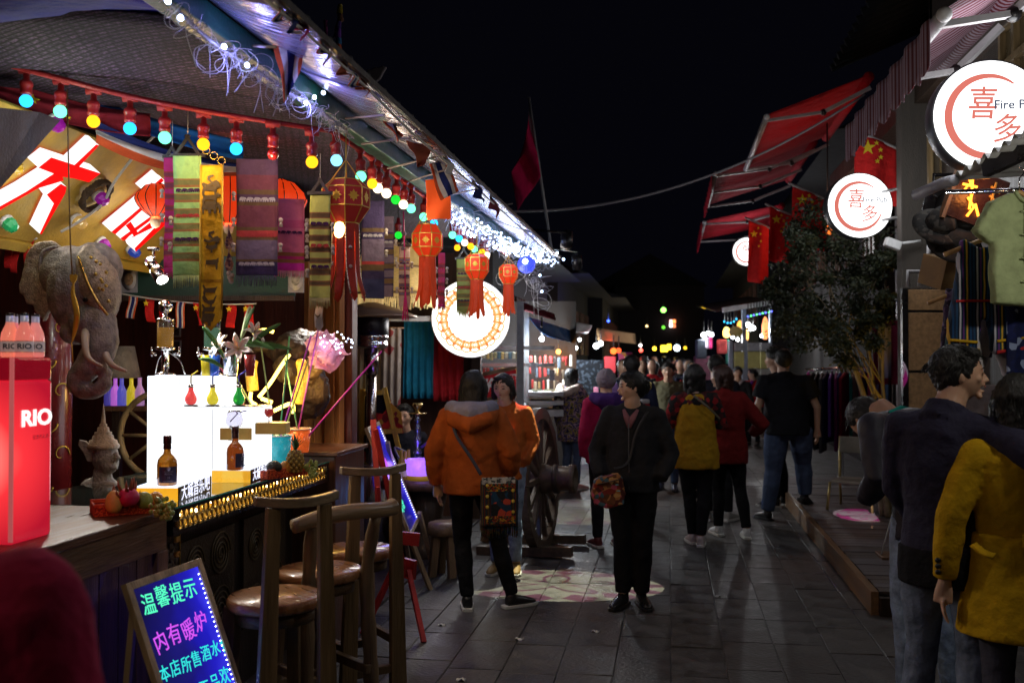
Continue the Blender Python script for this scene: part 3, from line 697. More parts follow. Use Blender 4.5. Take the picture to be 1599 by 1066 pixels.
def whisky(p, liq, ang, lab):
 t = thing('whisky_bottle', lab, 'bottle', p, 0, 'whisky bottles on lit plinths'); X = T(*p) @ Sc(1, 1, 1)
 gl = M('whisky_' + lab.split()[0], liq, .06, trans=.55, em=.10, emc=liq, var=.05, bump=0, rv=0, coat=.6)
 b = B(); b.lathe([(.036, 0), (.0405, .004), (.041, .085), (.038, .105), (.028, .120), (.0165, .131), (.014, .145), (.0145, .165)], 26, 0, X); b.build('glass', gl, t)
 b = B(); b.lathe([(.016, .150), (.0165, .153), (.0155, .172), (.017, .174), (.017, .203), (.0155, .206)], 18, 0, X); b.build('cap', M('burgundy_foil', (.07, .018, .02), .3, .3), t)
 b = B(); R_ = .0414
 b.grid(lambda u, v: p + V((R_ * cos(ang + (u - .5) * 2.0), R_ * sin(ang + (u - .5) * 2.0), .014 + .066 * v)), 12, 1); b.build('label', M('navy_label', (.05, .045, .10), .4, var=.3, vs=90), t)
 d = V((cos(ang), sin(ang), 0)); a = V((-d.y, d.x, 0))
 b = B(); b.ell(p + d * .0412 + UP * .072, (.008, .008, .009)); b.build('crest', M('silver_print', (.45, .45, .6), .3, .5), t)
 for s_, z, sz in (('CHIVAS', .060, .0105), ('REGAL', .050, .0105), ('12', .035, .011), ('SCOTCH WHISKY', .021, .005)):
  text(s_, sz, MC['silver_print'], basis(p + d * .0422 + UP * z, a, UP, d), 'lettering', t, .0002, .0002)
p1 = plinth((279, 760), (329, 757), 4.10, 4.50, 'amber lit plinth under the nearer whisky bottle'); whisky(P(261, 757, 4.16), (.52, .20, .02), -.95, 'golden whisky bottle with navy label on the nearer lit plinth')
p2 = plinth((392, 738), (424, 735), 4.74, 5.1, 'amber lit plinth under the farther whisky bottle'); whisky(P(367, 733, 4.76), (.30, .06, .01), -.1, 'dark amber whisky bottle on the farther lit plinth')

# ------------------------------------------------------------------ fruit baskets
ws = PATTERN('woven_basket', ['#c8401c', '#a02a12', '#e06a30', '#7a1f10'], 220.); ws2 = STRIPE('basket_weave', ['#b03818', '#d86830', '#7a2010'], 90, 'Z')
def basket(A, Bp, wdt, lab):
 A = V((A.x, A.y, ZT)); Bp = V((Bp.x, Bp.y, ZT)); d = Bp - A; ln = d.length; d.normalize(); X = basis(A, d, UP, d.cross(UP)); t = thing('fruit_basket', lab, 'basket', A, 0, 'woven fruit baskets on the bar')
 for k, (a, c) in enumerate((((0, .001, -.008), (ln, .042, 0)), ((0, .001, -wdt), (ln, .042, -wdt + .008)), ((0, .001, -wdt + .008), (.008, .042, -.008)), ((ln - .008, .001, -wdt + .008), (ln, .042, -.008)))):
  q = B(); q.box(a, c, 0, X); q.build('side', [ws, ws2][k % 2], t, bev=.002)
 q = B(); q.box((.008, .001, -wdt + .008), (ln - .008, .008, -.008), 0, X); q.build('bottom', ws2, t)
 q = B()
 for z, w_ in ((-.004, 1), (-wdt + .004, 1)): q.tube([X @ V((0, .044, z)), X @ V((ln, .044, z))], .005, 6)
 q.build('rim', M('basket_rim', (.55, .09, .03), .6), t); return X
X = basket(P(147, 810, 3.70), P(240, 800, 3.80), .16, 'orange woven basket with mango and dragon fruit on the near bar')
X2 = basket(P(418, 742, 4.85), P(488, 731, 5.1), .15, 'orange woven basket with pineapple and oranges on the far bar')
def fruit(name, p, r, mat, lab, cat, squash=(1, 1, 1), grp=None):
 b = B(); pr = [(sin(pi * i / 12) * (1 + .12 * cos(pi * i / 12)), -cos(pi * i / 12)) for i in range(13)]
 b.lathe(pr, 18, 0, T(*p) @ Sc(r * squash[0], r * squash[1], r * squash[2])); return single(b, name, mat, lab, cat, grp)
orange_m = M('orange_peel', (.80, .30, .03), .45, var=.08, bump=.4, bs=300)
fruit('mango', P(178, 783, 3.72), .038, M('mango_skin', (.72, .42, .10), .45, var=.2, vs=20), 'yellow pointed mango in the near basket', 'fruit', (.85, .8, 1.15))
fruit('orange', P(243, 779, 3.85), .030, orange_m, 'orange lying beside the dragon fruit in the near basket', 'fruit')
fruit('melon', P(225, 781, 3.80), .034, M('green_fruit', (.28, .30, .05), .5, var=.25, vs=20), 'green round fruit in the near basket', 'fruit')
dp = P(200, 776, 3.74); t = thing('dragon_fruit', 'bright pink dragon fruit with green scales in the near basket', 'fruit', dp - UP * .04)
b = B(); b.ell(dp, (.042, .04, .036)); b.build('flesh', M('dragon_skin', (.55, .02, .09), .45, var=.2, vs=25), t)
for k in range(12):
 a = U(0, 6.28); e = U(-.5, 1.2); dr = V((cos(a) * cos(e), sin(a) * cos(e), sin(e))); q = B(); s0 = dp + V((dr.x * .04, dr.y * .038, dr.z * .034))
 q.tube([s0, s0 + dr * .014 + UP * .012, s0 + dr * .018 + UP * .03], [(.008, .003), (.006, .002), (.001, .001)], 6); q.build('scale', M('dragon_scale', (.30, .12, .06), .5), t)
grape = B(); grape.ell((0, 0, 0), 1, nu=8, nv=6); grape = grape.mesh('grape', M('green_grape', (.36, .42, .10), .3, trans=.15, var=.15, bump=0))
def grapes(c0_, c1_, n, lab, spread):
 t = thing('grape_bunch', lab, 'grapes', c0_, 0, 'bunches of green grapes'); a, c = V(c0_), V(c1_)
 for i in range(n):
  f = i / n; p_ = a.lerp(c, f) + V((U(-1, 1), U(-1, 1), U(-1, 1))) * spread * (1 - .5 * f); inst(grape, 'grape', t, T(p_ - a) @ Sc(.0095, .0095, .0105))
 q = B(); q.tube([a + UP * .03, a, a.lerp(c, .5)], .002, 5); q.build('stalk', leafm, t)
grapes(P(250, 788, 3.78), P(263, 803, 3.70), 64, 'green grape bunch spilling from the near basket over the glass edge', .034)
grapes(P(484, 722, 5.0), P(490, 742, 4.95), 40, 'green grape bunch hanging from the far basket', .03)
fruit('orange', P(446, 729, 4.98), .032, orange_m, 'orange beside the pineapple in the far basket', 'fruit')
fruit('avocado', P(428, 728, 4.92), .033, M('avocado_skin', (.03, .028, .02), .5, bump=.5), 'dark avocado in the far basket', 'fruit', (1.2, 1, .9))
pp = P(461, 728, 5.0); t = thing('pineapple', 'small pineapple with a green leaf crown in the far basket', 'pineapple', pp - UP * .03)
b = B(); b.lathe([(.018, -.03), (.034, -.015), (.040, .02), (.038, .05), (.028, .075), (.012, .084)], 18, 0, T(*pp)); b.build('fruit', M('pineapple_core', (.20, .13, .03), .6), t)
ey = B(); ey.ell((0, 0, 0), (.009, .009, .009), nu=6, nv=4); ey = ey.mesh('eye', M('pineapple_eye', (.42, .27, .05), .5, var=.35, vs=60))
for k in range(7):
 z = -.02 + k * .0155; r_ = (.03, .036, .0395, .0395, .0385, .034, .024)[k]
 for j in range(9):
  a = 2 * pi * (j + .5 * (k % 2)) / 9; inst(ey, 'eye', t, T(r_ * cos(a), r_ * sin(a), z + .03))
for k in range(16):
 a = k * 2.4; ln = .05 + .035 * (k / 16); q = B(); o_ = V((cos(a), sin(a), 0)); sp_ = .045 * (1 - k / 20)
 pts = [pp + UP * .08, pp + UP * (.08 + ln * .6) + o_ * sp_ * .5, pp + UP * (.08 + ln) + o_ * sp_]; q.tube(pts, [(.007, .002), (.006, .0015), (.0008, .0008)], 6, side=(-o_.y, o_.x, 0)); q.build('leaf', M('pineapple_leaf', (.05, .13, .035), .5), t)

# ------------------------------------------------------------------ cocktail buckets with long straws
def bucket(px, py, d, r, h, col, lab, straws):
 p = P(px, py, d); p.z = ZT + .002 if d < 5.6 else 1.142; t = thing('cocktail_bucket', lab, 'bucket', p, 0, 'cocktail buckets with long straws'); X = T(*p)
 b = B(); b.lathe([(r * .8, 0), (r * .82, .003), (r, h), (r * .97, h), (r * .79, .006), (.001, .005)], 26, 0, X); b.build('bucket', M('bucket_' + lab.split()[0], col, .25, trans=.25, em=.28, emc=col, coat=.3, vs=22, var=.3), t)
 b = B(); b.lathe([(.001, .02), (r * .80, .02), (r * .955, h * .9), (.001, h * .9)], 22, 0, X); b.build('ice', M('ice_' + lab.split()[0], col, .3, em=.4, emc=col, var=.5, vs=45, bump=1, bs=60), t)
 b = B(); b.tube([p + V((r * 1.03 * cos(a), r * 1.03 * sin(a), h)) for a in [2 * pi * i / 26 for i in range(27)]], .004, 6); b.build('rim', M('clear_rim', (.7, .72, .72), .2), t)
 for (x, y), c in straws:
  q = B(); q.tube([p + UP * h * .4 + V((U(-r, r) * .4, U(-r, r) * .4, 0)), P(x, y, d - .02)], .0048, 6); q.build('straw', M('straw_%s' % c, hx(c), .45, em=.08), t)
bucket(434, 716, 5.5, .075, .165, (.03, .42, .50), 'turquoise iced cocktail bucket on the bar behind the pineapple',
       (((331, 552), '#d87080'), ((345, 545), '#a8b860'), ((407, 537), '#8a9a58'), ((452, 525), '#5aa870'), ((486, 523), '#b838b8'), ((482, 560), '#b0a858')))
bucket(466, 711, 5.75, .072, .135, (.80, .16, .03), 'orange iced cocktail bucket behind the turquoise one', (((596, 548), '#c838b0'), ((445, 560), '#6ab07a'), ((498, 510), '#a04ab0')))
# ------------------------------------------------------------------ festoon of coloured bulbs on a red conduit
RX = -1.5
red_cond = M('red_taped_conduit', (.30, .018, .018), .5, bump=.5, bs=40)
red_sock = M('red_lamp_socket', (.24, .012, .014), .35, coat=.3)
COLS = {'b': ((.02, .42, 1), 2.6), 'g': ((.14, .95, .48), 2.6), 'y': ((1, .42, .01), 2.2), 'w': ((1, .80, .50), 3.2), 'G': ((.01, .55, .03), 1.6), 'r': ((.2, .01, .01), 0), 'c': ((.20, .65, .95), 2.4)}
fs = thing('festoon_lights', 'string of coloured bulbs in red sockets under the bar eave', 'string lights', PX(520, 205, RX))
corner = PX(520, 205, RX)
lft = P(-40, 88, 4.05); path = [lft, P(90, 122, 4.1), P(200, 150, 4.15), P(310, 172, 4.2), P(420, 190, 4.3), corner]
q = B(); q.tube(spl([tuple(p_) for p_ in path], 4), .0115, 8); yend = 9.3; q.tube([corner, V((RX, yend, corner.z - .06))], .0115, 8); q.build('conduit', red_cond, fs)
sk = B(); sk.lathe([(.012, .005), (.013, -.028), (.021, -.032), (.026, -.040), (.0265, -.052), (.023, -.057), (.0225, -.075), (.024, -.080), (.0235, -.088), (.017, -.092)], 14); sk_m = sk.mesh('socket', red_sock)
tj = B(); tj.tube([(-.03, 0, 0), (.03, 0, 0)], .0165, 8); tj.tube([(0, 0, 0), (0, 0, -.02)], .0125, 8); tj_m = tj.mesh('joint', red_cond)
bm = {}
for k, (c, s_) in COLS.items():
 q = B(); q.ell((0, 0, 0), .0265, nu=16, nv=10); bm[k] = q.mesh('bulb', E('bulb_' + k, c, s_) if s_ else M('bulb_unlit_red', c, .1, coat=.6))
o0 = mw(fs).inverted()
def bulb_at(top, k, ang, sc=1., swing=0.):
 X = T(o0 @ top) @ Rz(ang)
 inst(tj_m, 'joint', fs, X); inst(sk_m, 'socket', fs, X @ Rx(swing) @ T(0, 0, -.012)); inst(bm[k], 'bulb', fs, X @ Rx(swing) @ T(0, 0, -.128))
for (px, py), k in zip(((37, 158), (91, 175), (142, 190), (199, 201), (253, 215), (314, 226), (365, 233), (422, 240), (483, 253)), 'bgybgybry'):
 i_ = (px + 40) / 560; d = 4.08 + .25 * i_
 v_ = P(px + 4, py, d) + UP * .128; bulb_at(v_, k, .25, swing=U(-.06, .06))
ys = []
for (px, k) in ((522, 'c'), (562, 'g'), (580, 'y'), (591, 'w'), (604, 'w'), (620, 'G'), (632, 'w'), (642, 'g'), (663, 'g'), (679, 'b'), (708, 'g'), (717, 'b'), (727, 'w'), (736, 'y'), (743, 'g'), (751, 'y'), (754, 'b'), (758, 'w')):
 p_ = PX(px, 400, RX); z_ = corner.z - .06 * (p_.y - corner.y) / (yend - corner.y); bulb_at(V((RX, p_.y, z_)), k, pi / 2, swing=U(-.1, .1))
# a second, inner string end seen below
for px, py, k, d in ((622, 370, 'G', 7.0), (714, 389, 'y', 8.3)):
 t = thing('pendant_bulb', 'single %s bulb in a red socket hanging %s' % (('green', 'in front of the straw lampshade') if k == 'G' else ('yellow', 'over the round mandala sign')), 'bulb', P(px, py, d))
 X = T(mw(t).inverted() @ (P(px, py, d) + UP * .128)); inst(sk_m, 'socket', t, X); inst(bm[k], 'bulb', t, X @ T(0, 0, -.116)); q = B(); q.tube([P(px, py, d) + UP * .12, P(px, py, d) + UP * .45], .004, 5); q.build('cord', wire_dark, t)
# the string runs on along the near part of the eave, over the seats beside the camera
nf = thing('festoon_lights', 'second string of coloured bulbs on the nearest stretch of the eave', 'string lights', (RX, 1.5, 2.7)); q = B(); q.tube([(RX, -1.0, 2.71), (RX, 2.3, 2.71)], .0115, 8); q.build('conduit', red_cond, nf)
for i in range(12):
 Xn = T(0, -2.4 + i * .28 , .01) @ Rz(pi / 2); inst(tj_m, 'joint', nf, Xn); inst(sk_m, 'socket', nf, Xn @ T(0, 0, -.012)); inst(bm['wgywbw'[i % 6]], 'bulb', nf, Xn @ T(0, 0, -.128))
for y, c_ in ((-.7, (1, .93, .82)), (.6, (1, .95, .85)), (1.9, (.95, .97, 1))): point('bulb_light', (RX + .04, y, 2.5), 7, (1, .82, .58), .05, nf)
# the light the lit bulbs throw
for px, py, d, c in ((91, 190, 4.1, (.8, .95, .75)), (199, 215, 4.15, (.6, .7, 1)), (314, 240, 4.2, (1, .62, .25)), (420, 250, 4.3, (1, .7, .45))):
 point('bulb_light', P(px, py, d) - UP * .05 - FW * .08, 2.4, c, .04, fs)
for y, c, e in ((4.75, (1, .8, .55), 2.2), (5.3, (1, .85, .6), 2.5), (6.0, (1, .9, .7), 2.5), (6.9, (.8, 1, .9), 2.2), (8.0, (.9, .9, 1), 2.2), (9.0, (1, .85, .6), 1.6)):
 point('bulb_light', (RX + .03, y, corner.z - .25), e, c, .04, fs)

# ------------------------------------------------------------------ cloth banners
teak = M('dark_teak_hanger', (.03, .02, .015), .5)
ele = [(-.5, 0), (-.42, 0), (-.40, .22), (-.2, .22), (-.18, 0), (-.02, 0), (0, .25), (.12, .25), (.14, 0), (.27, 0), (.28, .38), (.42, .30), (.42, .05), (.5, .02), (.52, .45), (.42, .62), (.25, .68), (.05, .72), (-.35, .72), (-.5, .55), (-.55, .3)]
dog = [(-.5, 0), (-.42, 0), (-.36, .3), (.15, .28), (.2, 0), (.28, 0), (.3, .4), (.42, .48), (.55, .5), (.52, .62), (.38, .72), (.3, .66), (.2, .58), (-.35, .55), (-.48, .75), (-.55, .7), (-.46, .48), (-.52, .25)]
fowl = [(-.1, 0), (0, .02), (.02, .2), (.25, .3), (.3, .55), (.42, .58), (.34, .72), (.22, .68), (.1, .45), (-.2, .42), (-.42, .75), (-.55, .6), (-.45, .35), (-.2, .2), (-.08, .18)]
snake = [(-.5, .1), (-.2, 0), (.1, .1), (.3, .02), (.5, .2), (.3, .4), (.05, .3), (-.1, .5), (.15, .62), (.1, .7), (-.2, .62), (-.22, .4), (.0, .22), (-.2, .15), (-.45, .25)]
MOT = {}
def motif(shape, mat, w_):
 k = (id(shape), mat.name, round(w_, 3))
 if k not in MOT:
  q = B(); q.prism([(x * w_, y * w_) for x, y in shape], .0012); MOT[k] = q.mesh('motif', mat)
 return MOT[k]
pomp_m = M('cotton_pompom', (.50, .42, .36), .95, bump=.8, bs=200)
def banner(name, label, x0, x1, y0, y1, d, bands, rows=(), fringe=None, hang=True, pomp=True, tip=0, yaw=0., lean=0., grp='woven scarves hung along the eave', cat='scarf'):
 """bands: (fraction where it ends, material); rows: (fraction, shape, material, count)"""
 top = P((x0 + x1) / 2, y0, d); w_ = S(x1 - x0, d); h_ = S(y1 - y0, d)
 t = thing(name, label, cat, top, 0, grp)
 X = T(*top) @ Rz(YAW + yaw) @ Ry(lean)
 ph = U(0, 6)
 def fn(u, v):
  x = (u - .5) * w_; z = -v * h_
  if tip and v > 1 - tip: z = -h_ * (1 - tip) - (v - 1 + tip) * h_ * (1 - abs(u - .5) * 2)
  return (x, .010 * sin(v * 7 + ph) + .008 * sin(u * 5 + v * 3 + ph) * v, z)
 q = B()
 def mf(u, v):
  for i, (e, m) in enumerate(bands):
   if v < e: return i
  return len(bands) - 1
 nv = 96 if len(bands) > 6 else 48
 q.grid(fn, 8, nv, 0, X, mf); q.build('cloth', [m for e, m in bands], t, solid=.002)
 for f, shp, m, n in rows:
  ws_ = w_ * .82 / n
  for i in range(n):
   u = .5 + ((i + .5) / n - .5) * .86; p_ = V(fn(u, f)); me = motif(shp, m, ws_ * .95)
   Xi = X @ T(p_.x, p_.y - .004, p_.z - ws_ * .35) @ Rx(pi / 2) @ Sc(-1 if (i >= n / 2 and n > 1) else 1, 1, 1)
   inst(me, 'motif', t, mw(t).inverted() @ Xi)
 if fringe:
  q = B()
  for i in range(26):
   u = (i + .5) / 26; p_ = V(fn(u, 1)); ln = U(.8, 1.1) * max(.02, h_ * .10)
   q.tube([X @ p_, X @ (p_ + V((U(-.004, .004), 0, -ln)))], [.0024, .0012], 4)
  q.build('fringe', fringe, t)
 if pomp:
  for v in (.3, .52, .74):
   for u in (0, 1):
    if random.random() < .75:
     q = B(); p_ = X @ (V(fn(u, v)) + V((-.012 if u == 0 else .012, 0, 0))); q.ell(p_, .011, nu=8, nv=6); q.tube([p_, p_ - UP * .03], [.004, .010], 6); q.build('pompom', pomp_m, t)
 if hang:
  q = B(); s_ = .75 * w_
  q.beam(X @ V((-w_ * .62, 0, .004)), X @ V((w_ * .62, 0, .004)), .014, .014); q.beam(X @ V((-w_ * .45, -.002, .0)), X @ V((w_ * .06, -.002, s_)), .012, .012); q.beam(X @ V((w_ * .45, -.004, .0)), X @ V((-w_ * .06, -.004, s_)), .012, .012); q.build('hanger', teak, t)
  q = B(); q.tube([X @ V((0, 0, s_ * .9)), X @ V((0, 0, s_ * .9 + .12))], .0018, 4); q.build('string', rope_m, t)
 return t, X, w_, h_
def weave(base, a, c, n0=.16, n=9):
 """plain head, then base / stripe bands to the foot"""
 out = [(n0, base)]; f = n0; stp = (1 - n0 - .06) / (n * 2)
 for i in range(n): out += [(f + stp * .2, c), (f + stp * .85, a), (f + stp * 1.05, c), (f + stp * 2, base)]; f += stp * 2
 return out + [(1.01, base)]
gr = FAB('green_scarf', (.30, .52, .18)); gr2 = FAB('olive_stripe', (.16, .16, .06)); dkp = FAB('purple_thread', (.06, .02, .07)); mg = FAB('magenta_scarf', (.50, .035, .18)); mg2 = FAB('wine_stripe', (.22, .05, .08)); rdm = FAB('red_thread', (.40, .05, .05)); org = FAB('ochre_thread', (.28, .13, .05))
pkm = FAB('pink_scarf', (.62, .16, .28)); ylg = FAB('yellow_green_scarf', (.46, .48, .12)); brn = FAB('brown_stripe', (.13, .08, .04)); vio = FAB('violet_brown_scarf', (.10, .055, .10)); viod = FAB('violet_dark', (.05, .035, .09)); gryp = FAB('grey_purple_scarf', (.15, .11, .16)); bei = FAB('beige_scarf', (.45, .33, .28)); whm = FAB('silver_thread', (.42, .38, .40))
banner('scarf', 'magenta and wine striped scarf half hidden behind the green one', 257, 281, 247, 418, 4.42, weave(mg, mg2, rdm, .12, 8), (), mg)
banner('scarf', 'bright green scarf with purple and red elephant rows', 271, 315, 244, 430, 4.30, weave(gr, gr2, org, .19, 6), ((.285, ele, dkp, 4), (.50, ele, rdm, 4), (.70, ele, dkp, 4)), FAB('green_fringe', (.36, .42, .18)))
gz = FAB('gold_satin', (.60, .33, .015), .55); gz2 = FAB('gold_satin_edge', (.35, .17, .01), .5); gk = M('dark_gold_print', (.09, .055, .015), .6)
zt, zx, zw, zh = banner('zodiac_banner', 'gold pointed banner printed with dark zodiac animals', 314, 349, 258, 517, 4.25, [(.01, gz2), (.345, gz), (.36, gz2), (.68, gz), (.70, gz2), (1.01, gz)],
       [(f, s_, gk, 1) for f, s_ in ((.095, snake), (.15, dog), (.205, dog), (.255, ele), (.43, snake), (.49, fowl), (.59, dog), (.76, dog), (.82, fowl), (.875, dog), (.93, ele))], None, False, False, .07, cat='banner')
for sgn in (-1, 1):
 q = B(); q.tube([zx @ V((sgn * zw * .49, -.008, -zh * f)) for f in (0, .3, .6, .92)], .004, 5); q.build('edge_cord', M('gold_cord', (.6, .38, .05), .4, .5), zt)
q = B(); [q.tube([P(322 + 12 * k, 235 + 8 * k, 4.25) + RT * .016 * cos(a) + UP * .016 * sin(a) for a in [i * .63 for i in range(11)]], .0018, 5) for k in range(3)]; single(q, 'hanger_ring', brass, 'brass rings over the gold zodiac banner', 'rings')
banner('scarf', 'wide violet brown scarf with silver motifs and torn fringe', 370, 434, 249, 430, 4.45, [(.14, vio), (.26, FAB('plum_sheer', (.16, .05, .07))), (.30, brn), (.36, vio), (.40, brn), (.58, FAB('plum_sheer', (.16, .05, .07))), (.61, brn), (.67, rdm), (.70, brn), (.86, gryp), (.89, brn), (1.01, viod)], ((.345, ele, whm, 5), (.655, ele, rdm, 5), (.905, ele, whm, 6)), viod, False, yaw=.1)
banner('scarf', 'pink fringed scarf lit from behind beside the violet one', 428, 475, 310, 422, 4.75, [(.3, pkm), (.42, FAB('rose_band', (.55, .10, .22))), (.52, pkm), (.75, pkm), (.80, org), (.84, mg), (.9, org), (1.01, FAB('hot_pink', (.62, .04, .35)))], ((.48, ele, dkp, 5),), pkm, False, yaw=.2)
banner('scarf', 'yellow green scarf with brown stripes and two elephant rows', 484, 516, 303, 465, 4.45, weave(ylg, brn, org, .18, 7), ((.29, ele, dkp, 3), (.50, ele, rdm, 3), (.70, ele, dkp, 3)), FAB('yellow_fringe', (.46, .42, .20)))
banner('pennant', 'small white pointed pennant with a gold crest below the yellow scarf', 492, 504, 478, 517, 4.55, [(1.01, FAB('white_pennant', (.60, .52, .50)))], ((.4, fowl, gk, 1),), None, False, False, .2, cat='pennant')
banner('scarf', 'dark violet wide scarf behind the nearest lantern', 565, 600, 313, 466, 5.6, [(.28, viod), (.32, brn), (.40, viod), (.62, gryp), (.66, rdm), (.72, brn), (.8, viod), (1.01, FAB('indigo_hem', (.045, .045, .11)))], ((.36, ele, whm, 4),), None, False, True, yaw=.1)
banner('scarf', 'grey purple scarf with brown bands right of the dark violet one', 593, 615, 338, 464, 5.8, weave(gryp, brn, viod, .2, 4), ((.32, ele, whm, 3),), None, False)
banner('scarf', 'narrow beige scarf with small elephant rows before the straw lampshade', 623, 640, 384, 474, 6.2, weave(bei, gryp, org, .2, 5), ((.3, ele, dkp, 3), (.52, ele, viod, 3), (.74, ele, dkp, 3)), bei)
banner('scarf', 'olive green scarf hanging before the round mandala sign', 713, 735, 404, 490, 7.4, weave(FAB('olive_scarf', (.30, .36, .10)), gr2, org, .17, 5), ((.27, ele, dkp, 4), (.52, ele, rdm, 4), (.76, ele, dkp, 4)), ylg, True, False, .08)
banner('scarf', 'rose pink scarf between the second and third lantern', 684, 695, 395, 475, 6.6, weave(FAB('rose_scarf', (.45, .05, .14)), mg2, rdm, .2, 4), (), mg, False)
# pink tassel ornament
t = thing('tassel_string', 'long pink tassel string with small pompoms before the beige scarf', 'tassel', P(633, 480, 6.1)); q = B(); q.tube([P(630, 330, 6.1), P(633, 455, 6.1)], .004, 5); q.build('string', mg, t)
q = B(); [q.tube([P(633, 452, 6.1), P(633 + U(-6, 6), 500, 6.1)], .003, 4) for i in range(16)]; q.build('tassel', mg, t)
for y in (365, 388, 410, 432): q = B(); q.ell(P(631 + U(-2, 2), y, 6.1), .013, nu=8, nv=6); q.build('pompom', gryp, t)
t = thing('tassel_string', 'pale woven tassel with pompoms between the zodiac banner and the violet scarf', 'tassel', P(357, 430, 4.6)); q = B(); q.tube([P(357, 350, 4.6), P(358, 440, 4.6)], .004, 5); q.build('string', bei, t)
for i, (a, c) in enumerate(((362, 395), (400, 425))): q = B(); q.prism([(0, .06), (-.02, 0), (-.014, -.03), (.014, -.03), (.02, 0)], .006, 0, face_cam(P(358, (a + c) / 2, 4.6))); q.build('patch', PATTERN('patch_weave', ['#8a5a48', '#4a2038', '#b08a78'], 90), t)
for k in range(5): q = B(); q.ell(P(358 + U(-6, 6), 427 + k * 3, 4.6), .012, nu=8, nv=6); q.build('pompom', pomp_m, t)

# ------------------------------------------------------------------ lanna paper lanterns
gl_edge = M('lantern_gold_edge', (.55, .36, .06), .4, .4)
def lantern(px, ytop, ybody0, ybody1, yneck, ytail, wpx, d, lit, lab, hot):
 """square-shouldered octagonal paper lantern with a tall skirt of paper tails"""
 t = thing('paper_lantern', lab, 'lantern', P(px, yneck, d), 0, 'red paper lanterns along the eave')
 k = lambda n_: S(n_, d); c = P(px, 0, d); zt = P(px, ytop, d).z; z0 = P(px, ybody0, d).z; z1 = P(px, ybody1, d).z; zn = P(px, yneck, d).z; ze = P(px, ytail, d).z
 R_ = k(wpx) / 2 * 1.04; rn = R_ * .54; rt = R_ * .62
 pm_ = M('lantern_paper_%d' % px, (.34, .018, .018) if hot else (.50, .03, .012), .7, em=lit * .7, emc=(1, .05, .005), var=.12, bump=.3)
 A0 = pi / 8 + U(-.15, .15)
 def ringv(r, z): return [V((c.x + r * cos(A0 + i * pi / 4), c.y + r * sin(A0 + i * pi / 4), z)) for i in range(8)]
 lv = [ringv(rt, zt), ringv(R_, z0), ringv(R_, z1), ringv(rn, zn)]
 for a in range(3):
  for i in range(8):
   j = (i + 1) % 8; q = B(); q.add([lv[a][i], lv[a][j], lv[a + 1][j], lv[a + 1][i]], [(0, 1, 2, 3)], 0, False); q.build('paper_panel', pm_, t, solid=.0015)
 q = B()
 for a in range(4):
  for i in range(8):
   q.beam(lv[a][i], lv[a][(i + 1) % 8], .005, .005)
   if a < 3: q.beam(lv[a][i], lv[a + 1][i], .005, .005)
 q.build('gold_edge', gl_edge, t)
 q = B()
 q.tube([lv[0][0], V((c.x, c.y, zt + R_ * .9)), lv[0][4]], .003, 5); q.tube([lv[0][2], V((c.x, c.y, zt + R_ * .9)), lv[0][6]], .003, 5); q.tube([V((c.x, c.y, zt + R_ * .9)), V((c.x, c.y, min(2.74, zt + R_ * 3)))], .003, 5); q.build('hanging_cord', gl_edge, t)
 for i in range(2, 8, 2):                                     # gold cut-paper crest on side panels
  pass
 for i in range(8):
  a_ = (lv[1][i] + lv[1][(i + 1) % 8] + lv[2][i] + lv[2][(i + 1) % 8]) / 4; n_ = V((a_.x - c.x, a_.y - c.y, 0)).normalized()
  if n_.dot(-FW) < .2: continue
  X = basis(a_ + n_ * .002, UP.cross(n_), UP, n_) @ Sc(R_ * .26, R_ * .26, 1); q = B()
  q.prism([(0, 1), (.25, .5), (.6, .6), (.5, .22), (1, 0), (.5, -.22), (.6, -.6), (.25, -.5), (0, -1), (-.25, -.5), (-.6, -.6), (-.5, -.22), (-1, 0), (-.5, .22), (-.6, .6), (-.25, .5)], .0015, 0, X); q.build('crest', M('gold_paper', (.6, .35, .04), .4, .3, em=.05), t)
 tails = M('lantern_tail_%d' % px, (.42, .03, .015), .75, var=.2, em=lit * .28, emc=(1, .10, .02), bump=.4)
 for i in range(8):                                           # skirt, each strip curling out at its foot
  i2 = (i + 1) % 8; a_, b_ = lv[3][i], lv[3][i2]; m_ = (a_ + b_) / 2; n_ = V((m_.x - c.x, m_.y - c.y, 0)).normalized(); ln = (zn - ze) * U(.86, 1.03); cu = U(.02, .3) * R_; tw = U(-.3, .3)
  def fn(u, v):
   p_ = a_.lerp(b_, .5 + (u - .5) * (1 - .25 * v * v)); s_ = max(0, v - .55) / .45
   q_ = p_ - UP * ln * v + n_ * (R_ * .08 * v + cu * s_ * s_) + UP.cross(n_) * (tw * R_ * .5 * s_ * s_)
   if v > .9: q_ -= UP * ln * .06 * (1 - 2 * abs(u - .5)) * (v - .9) * 10
   return q_
  q = B(); q.grid(fn, 4, 14); q.build('paper_tail', tails, t, solid=.0012)
  if i % 2 == 0 and (zn - ze) > .3:
   q = B(); s_ = [V(fn(0.02, v / 8)) + n_ * .002 for v in range(9)]; q.tube(s_, .003, 5); q.build('tinsel', M('tinsel', (.65, .55, .45), .3, .6, var=.6, vs=90), t)
   for v in (.35, .62): q = B(); q.ell(V(fn(.5, v)) + n_ * .003, (.009, .009, .009), nu=7, nv=5); q.build('sequin', M('tinsel', (.65, .55, .45), .3), t)
 bl = B(); zb = zn + .02 if hot else (z1 + zn) / 2; bl.ell((c.x, c.y, zb), (R_ * .28, R_ * .28, R_ * .34), nu=12, nv=8); bl.build('lamp_bulb', E('lantern_bulb', (1, .55, .12), 16), t)
 point('lantern_light', (c.x, c.y, zb - .01) if not hot else V((c.x, c.y, zn - .03)), 1.6 * (d / 5) ** 1.2, (1, .42, .10), .02, t)
